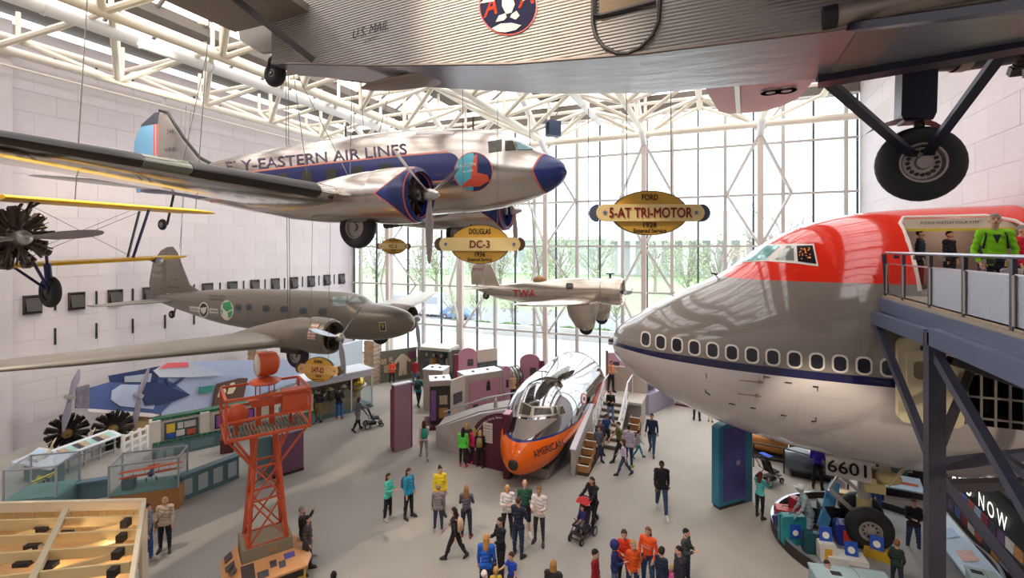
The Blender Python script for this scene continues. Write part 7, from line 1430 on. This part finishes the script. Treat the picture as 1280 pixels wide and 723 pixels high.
        p = J['pel'] + gz; b.loft([[p + V(-.22 + .06 * math.cos(a), .02 + .14 * math.sin(a), z) for a in np.linspace(0, 2 * PI, 12, endpoint=False)] for z in (-.12, .0, .1)]); b.path([p + V(-.22, .0, .1), J['che'] + gz + V(-.1, .15, .05), J['shL'] + gz + V(-.03, .0, .08), J['che'] + gz + V(.0, -.15, 0), p + V(-.2, -.1, .1)], .011, 5); me = b.mesh('bag', dflt, 50)
    MESH[key] = me; return me
def cmat(c, kind='cloth'): return mat(kind + '_' + c, c, .85 if kind == 'cloth' else .6, bump=.01 if kind == 'cloth' else 0, bscale=60)
def setm(o, m, slot=0): o.material_slots[slot].link = 'OBJECT'; o.material_slots[slot].material = m
SKINS = {'p': 'dba98d', 't': 'c48d6c', 'b': '6d4632', 's': '9aa8a8'}
def person(pos, h, rz, pose, top, tc, bot, bc, hair, hc, label, skin='p', shoes='3a3436', bag=None, bagc='2a2a30', kid=None, group=None, name='person', cat='person'):
    kid = h < 1.42 if kid is None else kid; B = base_body(pose, kid); s = h / B['h']
    o = obj(name, pmesh('body', pose, kid), None, pos); o.rotation_euler = (0, 0, rz); o.scale = (s, s, s); setm(o, cmat(SKINS[skin], 'skin')); tag(o, label, cat, group)
    def child(nm, kind, m): c = obj(nm, pmesh(kind, pose, kid), o); setm(c, m); return c
    child({'tee': 'shirt', 'long': 'sweater', 'jacket': 'jacket', 'coat': 'coat'}[top], top, cmat(tc)); child(bot, bot, cmat(bc))
    for k in 'LR': child('shoe', 'shoe' + k, cmat(shoes))
    if hair != 'none': child({'hood': 'hood', 'cap': 'cap'}.get(hair, 'hair'), 'hair_' + hair, cmat(hc))
    if bag: child(bag, bag, cmat(bagc))
    return o
def at_foot(px, py, z=0.): return FL(px, py, z)
def at_head(px, y, h): p = P(px, y, (EYE - h) * FPX / (y - HY)); p.z = 0; return p
def who(px, foot, h, face, pose, top, tc, bot, bc, hair, hc, label, z=0., head=None, **kw):
    p = at_head(px, head, h) if head else at_foot(px, foot, z); d = -p; rz = math.atan2(d.x, -d.y) + R(face); return person(V(p.x, p.y, z), h, rz, pose, top, tc, bot, bc, hair, hc, label, **kw)
BLK, JEAN, NAVY = '1d1c20', '3a4c68', '1f2740'; BRN, BLD, DKB, GRY = '4a3222', 'c49a5a', '241a16', '8f8a86'
W = [
 (183, 706, 1.72, 60, 'pocket', 'long', '7d8088', 'trousers', '35568c', 'short', DKB, 'man in grey sweatshirt and jeans behind the timber roof frame', dict(shoes='c9b7a0')),
 (206, 690, 1.62, -15, 'stand', 'jacket', 'cdb8a2', 'trousers', BLK, 'long', 'b88a58', 'woman in beige coat with long fair hair by the model case', dict(bag='bag', bagc='8a6a4a')),
 (384, 716, 1.58, 75, 'pocket', 'coat', '463a36', 'trousers', '2a2a36', 'bob', DKB, 'woman in long dark brown coat leaning at the tower table', dict(shoes='4a3428')),
 (379, 702, 1.62, 80, 'raise', 'jacket', '26242a', 'trousers', '33405e', 'short', GRY, 'grey-haired man in dark jacket raising a phone beside the tower table', dict(shoes='a9a8a8')),
 (485, 650, 1.54, 60, 'front', 'jacket', '57cdb4', 'trousers', BLK, 'long', BRN, 'girl in mint green jacket and black trousers', dict(shoes='c4bcb4')),
 (511, 648, 1.66, 50, 'stand', 'jacket', '2a9cc0', 'trousers', BLK, 'long', BRN, 'woman in bright teal jacket next to the mint jacket girl', dict(bag='backpack', bagc='4a5a78')),
 (550, 645, 1.66, 10, 'stand', 'jacket', 'f0cf2c', 'trousers', '2c2a34', 'bun', DKB, 'woman in yellow jacket facing forward behind the grey hoodie child', dict()),
 (548, 666, 1.5, 175, 'stand', 'jacket', '8a8284', 'leggings', '2a3550', 'short', '9a7a55', 'child in grey hoodie seen from behind', dict(shoes='c0a0b0')),
 (583, 672, 1.6, 170, 'cross', 'long', '5c5a64', 'trousers', '2b2f3e', 'long', '9a7046', 'girl in dark grey sweater with long light brown hair', dict(shoes='a04a50')),
 (569, 700, 1.5, -115, 'walk', 'long', '2a262a', 'trousers', BLK, 'long', DKB, 'girl in black walking left with beige backpack', dict(bag='backpack', bagc='c9a888')),
 (634, 672, 1.63, 10, 'cross', 'jacket', 'e4dcd8', 'trousers', '2a2a32', 'long', BLD, 'blonde woman in white jacket behind the dark jacketed man', dict()),
 (656, 670, 1.74, 5, 'stand', 'long', '2c5a46', 'shorts', '1c1e24', 'buzz', 'd9a88c', 'bald man in green jersey and black shorts', dict(shoes='d8d2cc')),
 (674, 680, 1.74, -15, 'front', 'jacket', 'e8ddd6', 'leggings', '3a3a40', 'bun', '8a6a4a', 'woman in white fleece and grey leggings', dict(shoes='4a3a48')),
 (648, 696, 1.72, 150, 'cross', 'jacket', '23263a', 'trousers', '263a54', 'short', BRN, 'person in dark navy jacket and jeans seen from behind', dict()),
 (626, 722, 1.64, -60, 'front', 'jacket', '1a1a1e', 'trousers', '232226', 'short', DKB, 'boy in black hoodie with hands in front', dict()),
 (742, 661, 1.68, -40, 'push', 'jacket', '1d1d22', 'leggings', '1c1c22', 'long', BRN, 'woman in black pushing the red stroller', dict(shoes='8a8a90')),
 (827, 643, 1.82, 5, 'walk', 'jacket', '1c1b20', 'trousers', '33486a', 'buzz', '2a1c16', 'man in black zip jacket and jeans walking towards us', dict(skin='b', shoes='d4d0cc')),
 (815, 568, 1.78, -10, 'walk', 'long', '1f2848', 'trousers', '3c5570', 'short', DKB, 'man in navy sweater and jeans walking near the stairs', dict(shoes='5a5048')),
 (758, 560, 1.5, 15, 'stand', 'tee', '1f3f74', 'shorts', '1b1c22', 'cap', '2a2f40', 'boy in blue tee shirt and black shorts below the stairs', dict()),
 (748, 578, 1.5, 30, 'pocket', 'jacket', '5a5e6c', 'trousers', '2c3a5c', 'short', BRN, 'boy in grey hoodie beside the drawer bins', dict()),
 (750, 569, 1.52, 20, 'stand', 'jacket', '3a3238', 'trousers', '2c2c34', 'short', BRN, 'boy half hidden behind the grey hoodie boy', dict()),
 (774, 577, 1.66, -70, 'walk', 'tee', '5a6034', 'trousers', '22242a', 'short', DKB, 'man in olive tee shirt stepping left', dict()),
 (786, 584, 1.72, 165, 'stand', 'jacket', 'b7aec0', 'trousers', '2c3c5c', 'short', '14110f', 'man in pale lilac hoodie seen from behind', dict(shoes='b9c23a')),
 (798, 573, 1.2, 100, 'walk', 'long', 'a9a4b4', 'leggings', '1f8a90', 'short', BRN, 'small child in teal leggings behind the lilac hoodie', dict(shoes='3a7a5a')),
 (780, 595, 1.44, -95, 'walk', 'long', 'd4c6dc', 'trousers', '3a4a70', 'long', BRN, 'girl in white and purple top walking left', dict(kid=True)),
 (871, 526, 1.75, 180, 'stand', 'jacket', '26262c', 'trousers', '222226', 'short', DKB, 'person with dark trousers seen below the jumbo nose', dict()),
 (888, 528, 1.15, 180, 'stand', 'jacket', 'e8562c', 'shorts', 'e8562c', 'short', DKB, 'small child in orange below the jumbo nose', dict()),
 (950, 648, 1.54, 150, 'phone', 'long', '5cc4c4', 'leggings', '1e1a20', 'long', '6e3826', 'girl in turquoise top with long auburn hair beside the blue pylon', dict(shoes='4a3628')),
 (1022, 613, 1.74, 175, 'front', 'long', '3a22a0', 'trousers', '1e1a1e', 'capw', 'd8c468', 'person in vivid purple shirt behind the luggage', dict()),
 (1094, 648, 1.68, 165, 'front', 'long', '6a5a5a', 'trousers', '34548a', 'long', '5e3020', 'person in jeans with brown hair behind the nose gear', dict()),
 (1142, 690, 1.56, 20, 'front', 'jacket', '221c26', 'trousers', '2a3a5c', 'short', '5e4230', 'boy in dark maroon jacket and jeans by the reading desk', dict(shoes='6a625a')),
 (490, 481, 1.6, 15, 'front', 'jacket', 'ee5a30', 'trousers', '1e1c20', 'long', DKB, 'girl in orange jacket against the olive wall', dict(shoes='cfc9c2')),
 (519, 482, 1.72, 175, 'stand', 'jacket', 'a02434', 'trousers', '5a6a84', 'short', DKB, 'man in dark red jacket viewing the uniform case', dict()),
 (523, 508, 1.72, 160, 'walk', 'jacket', '1f8a9a', 'trousers', '22222a', 'short', DKB, 'man in teal jacket with backpack by the hexagonal kiosk', dict(bag='backpack', bagc='3a3a44')),
 (530, 574, 1.62, 185, 'walk', 'long', 'ded0c6', 'leggings', '8f8680', 'long', '4a2e20', 'woman in cream sweater walking away with green bag', dict(bag='backpack', bagc='2f9a80', shoes='b9b0a8')),
 (398, 528, 1.72, 165, 'point', 'tee', '2e2c2e', 'trousers', '8f7a4a', 'short', DKB, 'man in dark tee and khaki trousers at the globe kiosk', dict()),
 (424, 524, 1.68, 170, 'front', 'jacket', '2c2a28', 'trousers', '2a63b0', 'short', DKB, 'man in blue jeans with black backpack at the globe kiosk', dict(bag='backpack', bagc='17171b', shoes='a8602c')),
 (447, 539, 1.64, 120, 'push', 'coat', '7b7680', 'leggings', '1a1a1e', 'bob', BRN, 'woman in grey coat with a dark stroller near the globe', dict()),
 (579, 584, 1.62, 165, 'stand', 'jacket', '5cd04a', 'leggings', '1e1c20', 'long', DKB, 'girl in bright green jacket at the maroon arch', dict(shoes='d8485a')),
 (584, 579, 1.66, 175, 'stand', 'jacket', '3a3038', 'trousers', '221e22', 'bob', 'b88a54', 'fair-haired person just behind the bright green jacket', dict()),
 (593, 581, 1.56, 170, 'stand', 'jacket', 'e02a6a', 'leggings', '1c1a1e', 'long', BLD, 'girl in pink jacket between the green and black ones', dict(shoes='d83a6a')),
 (600, 585, 1.54, 170, 'stand', 'jacket', '1b1a1e', 'trousers', '1a191d', 'bob', 'c8a468', 'blonde girl in black with patterned backpack at the arch', dict(bag='backpack', bagc='a08a5a')),
 (612, 583, 1.6, -160, 'stand', 'jacket', '1f1c22', 'leggings', '1a191d', 'long', '1c1614', 'girl in black with pink tote at the arch right side', dict(bag='bag', bagc='c04a8a', shoes='e0c0b8')),
 (606, 579, 1.64, 175, 'stand', 'jacket', '40363a', 'trousers', '222024', 'short', BRN, 'tall brown-haired person reading the arch notice', dict()),
 (684, 492, 1.68, -160, 'front', 'jacket', 'c8a878', 'trousers', '22325a', 'short', 'a87848', 'person in tan jacket by the silver jet engine', dict()),
]
W[-1] = (641, 504) + W[-1][2:]
for px, ft, h, fc, ps, tp, tcx, bt, bcx, hr, hcx, lab, kw in W: who(px, ft, h, fc, ps, tp, tcx, bt, bcx, hr, hcx, lab, **kw)
H = [
 (608, 668, 1.66, 170, 'stand', 'jacket', '1f62c8', 'trousers', NAVY, 'long', 'c08a48', 'blonde woman in bright blue jacket at the lower edge', dict(bag='bag', bagc='3a2c30')),
 (640, 690, 1.32, -40, 'point', 'tee', '2448b4', 'trousers', '303a58', 'short', BRN, 'boy in blue and red tee shirt at the lower edge', dict()),
 (620, 709, 1.2, 180, 'stand', 'jacket', 'd8b83a', 'trousers', '303a58', 'short', 'c49a5a', 'small blond child in yellow cut by the lower edge', dict()),
 (605, 715, 1.1, 180, 'stand', 'jacket', 'd88a8a', 'trousers', '303a58', 'cap', 'e8d4cc', 'tiny child in pale pink cap at the lower edge', dict()),
 (692, 701, 1.62, 165, 'stand', 'jacket', '33302f', 'trousers', '2c2c34', 'bob', 'b07c3e', 'woman with golden brown bob cut by the lower edge', dict()),
 (744, 687, 1.4, 70, 'stand', 'jacket', 'a31a24', 'trousers', '2c3040', 'short', DKB, 'boy in dark red sweater facing right', dict(kid=True)),
 (768, 676, 1.45, 90, 'front', 'jacket', '26306a', 'trousers', '5a6a84', 'hood', '2b3570', 'boy with navy hood up facing right', dict(kid=True)),
 (780, 662, 1.5, 5, 'front', 'jacket', 'e23a20', 'trousers', '26262e', 'short', BRN, 'boy in red-orange sweater clasping his hands', dict(kid=True)),
 (791, 675, 1.5, 20, 'pocket', 'jacket', 'ee5c22', 'trousers', '2f4060', 'short', 'b88a5a', 'fair boy in orange hooded jacket looking down', dict(kid=True)),
 (810, 659, 1.66, -20, 'pocket', 'long', 'f25a1e', 'trousers', '3a5274', 'long', '7a5230', 'woman in orange sweatshirt with lettering and jeans', dict()),
 (827, 684, 1.42, 150, 'stand', 'jacket', '1e2c44', 'trousers', '22283a', 'short', DKB, 'boy in navy jacket turned away at the lower edge', dict(kid=True)),
 (849, 683, 1.66, -70, 'stand', 'jacket', '2a2634', 'trousers', '23242e', 'short', DKB, 'man in dark plum jacket at the lower edge facing left', dict()),
 (840, 706, 1.05, -30, 'stand', 'long', 'e2609a', 'trousers', 'c05a8a', 'bob', 'c49a5a', 'tiny fair child in pink beside the plum jacket', dict()),
 (857, 661, 1.6, 70, 'cross', 'jacket', '3c4644', 'trousers', '2a2e44', 'short', '17130f', 'person in dark green and grey jacket facing right', dict()),
 (1121, 675, 1.3, 165, 'pocket', 'jacket', '26382e', 'trousers', '2a3040', 'buzz', '8a5a3c', 'boy in dark green sweater seen from behind near the wheel', dict(kid=True)),
 (417, 715, 1.3, 180, 'stand', 'jacket', '2a2a30', 'trousers', '26262e', 'short', '15110f', 'dark-haired child just cut by the lower edge', dict()),
 (1033, 700, 1.45, 40, 'front', 'jacket', '2a2226', 'trousers', '26262e', 'short', '2a1a14', 'person in black half hidden by the teal cabinet', dict()),
]
HP = [who(px, None, h, fc, ps, tp, tcx, bt, bcx, hr, hcx, lab, head=hd, **kw) for px, hd, h, fc, ps, tp, tcx, bt, bcx, hr, hcx, lab, kw in H]
wo = HP[9]; text_on('lettering', 'TEXAS', (0, -.165, 1.27), (1, 0, 0), (0, 0, 1), .09, m_wht, wo, bold=.03, depth=.0)
# on the stairs
who(0, 0, 1.5, 5, 'front', 'jacket', '1e2026', 'trousers', '6f86ac', 'short', 'a0703e', 'boy in dark vest and pale jeans walking down the stairs', z=.0, head=497) if False else None
person(V(-4.5, 22.75, .76), 1.5, math.atan2(4.5, 22.75) * 0 + math.atan2(4.5, -(-22.75)) * 1.0 + 0, 'front', 'jacket', '1e2026', 'trousers', '6f86ac', 'short', 'a0703e', 'boy in dark vest and pale jeans walking down the stairs')
person(V(-5.0, 25.4, 1.36), 1.68, .9, 'front', 'tee', 'e0906a', 'trousers', '2a2a30', 'short', '6a3a22', 'person in peach shirt standing on the stair landing')
# walkway and passage
lime = person(V(4.36, 10.6, 7.78), 1.8, math.atan2(-4.42, 10.05) + R(10), 'pocket', 'long', '8ee01c', 'trousers', '33384a', 'buzz', 'a89c94', 'man in lime green top leaning on the walkway rail')
b = MB(); b.prism([(-.05, -.14, 1.4), (.05, -.14, 1.4), (.0, -.175, 1.25)], (0, -.02, 0), (0, -.01, 0)); o = b.build('collar_zip', cmat('22232c'), lime, ang=0)
setm(obj('backpack', pmesh('backpack', 'pocket', False), lime), cmat('26242c'))
for x, y, h, a, tp, tcx, hr, hcx, lab in ((4.38, 10.15, 1.08, 160, 'jacket', 'd9d2cc', 'bob', 'c8a070', 'fair-haired child at the rail beside the lime green man'), (5.35, 16.9, 1.66, 90, 'jacket', '24303e', 'short', DKB, 'man in dark blue jacket at the left inside the jumbo passage'), (6.0, 16.9, 1.62, 60, 'jacket', '1e1c20', 'short', '15110f', 'person in black in the middle of the jumbo passage'),
                                    (6.75, 17.0, 1.66, 80, 'jacket', '3a2a2c', 'short', '5a3424', 'person in brown at the back of the jumbo passage'), (5.95, 13.4, 1.7, 70, 'jacket', 'd01c34', 'buzz', '8a8078', 'man in red jacket behind the lime green man'), (5.0, 9.4, 1.68, -20, 'jacket', 'd8d0c8', 'bob', DKB, 'person in cream coat at the right edge of the walkway')):
    p = V(x, y, 7.78 if y < 14.6 else 7.85); person(p, h, math.atan2(-p.x, p.y) + R(a), 'stand', tp, tcx, 'trousers', '26262e', hr, hcx, lab)
# porter statue
porter = person(FL(1012, 683, .14), 1.78, math.atan2(-3.5, 16) + R(-75), 'bow', 'long', '8fa4a8', 'trousers', '8498a0', 'capw', 'dfe4e6', 'blue-grey statue of a bending porter in a white cap', skin='s', shoes='7a8a90', name='porter_statue', cat='statue')
# strollers
def stroller(pos, rz, c1, c2, label, child=None):
    t = thing('stroller', label, 'stroller', pos, rz); m1, m2 = cmat(c1), cmat(c2); fr = m_dkmetal     # front = -y
    for x, y, r in ((-.27, .3, .15), (.27, .3, .15), (-.2, -.4, .11), (.2, -.4, .11)): wheel(t, (x, y, r), r, .06, (1, 0, 0), m_rubber, m_steel)
    for s in (-1, 1):
        b = MB(); b.tube((s * .24, -.4, .15), (s * .24, .3, .62), .015, n=6); b.tube((s * .26, .3, .16), (s * .24, -.1, .55), .015, n=6); b.tube((s * .24, .2, .55), (s * .24, .52, 1.02), .015, n=6); b.build('frame', fr, t)
    b = MB(); b.tube((-.25, .52, 1.02), (.25, .52, 1.02), .02, n=8); b.build('handlebar', m_blk, t); b = MB(); b.tube((-.25, -.4, .12), (.25, -.4, .12), .015, n=6); b.tube((-.27, .3, .15), (.27, .3, .15), .015, n=6); b.build('axle', fr, t)
    b = MB(); b.box((0, -.12, .45), (.38, .36, .06)); b.box((0, .13, .68), (.38, .08, .52), rot=Matrix.Rotation(R(-22), 3, 'X')); b.build('seat', m1, t, ang=0); b = MB(); b.box((0, -.36, .28), (.34, .16, .03)); b.build('footrest', m_blk, t, ang=0)
    b = MB(); rr = [[V(x, .2 - .38 * math.sin(a), .82 + .3 * math.cos(a)) for a in np.linspace(-.3, .7, 8)] for x in (-.22, -.2, .2, .22)]; b.loft(rr, cap=False, closed=False); b.build('canopy', m2, t, flip=False); bx(t, 'basket', m_blk, (0, .05, .22), (.36, .4, .12))
    return t
d = FL(728, 672); s1 = stroller(d, math.atan2(-d.x, d.y) + R(-30), '2c2c34', 'b8282c', 'red canopied stroller with a small child pushed by the woman in black')
kidp = person(V(d.x, d.y, .0) + Matrix.Rotation(s1.rotation_euler.z, 3, 'Z') @ V(0, .02, .20), .95, s1.rotation_euler.z, 'sit', 'long', '3a3a7c', 'trousers', 'b08a8e', 'short', BRN, 'toddler in navy top sitting in the red stroller', kid=True)
d = FL(466, 534); stroller(d, math.atan2(-d.x, d.y) + R(100), '2c2c30', '26262c', 'dark stroller pushed by the woman in the grey coat')
d = FL(962, 604); stroller(d, math.atan2(-d.x, d.y) + R(140), '17171b', '2a58c8', 'black stroller with blue canopy parked by the railing')
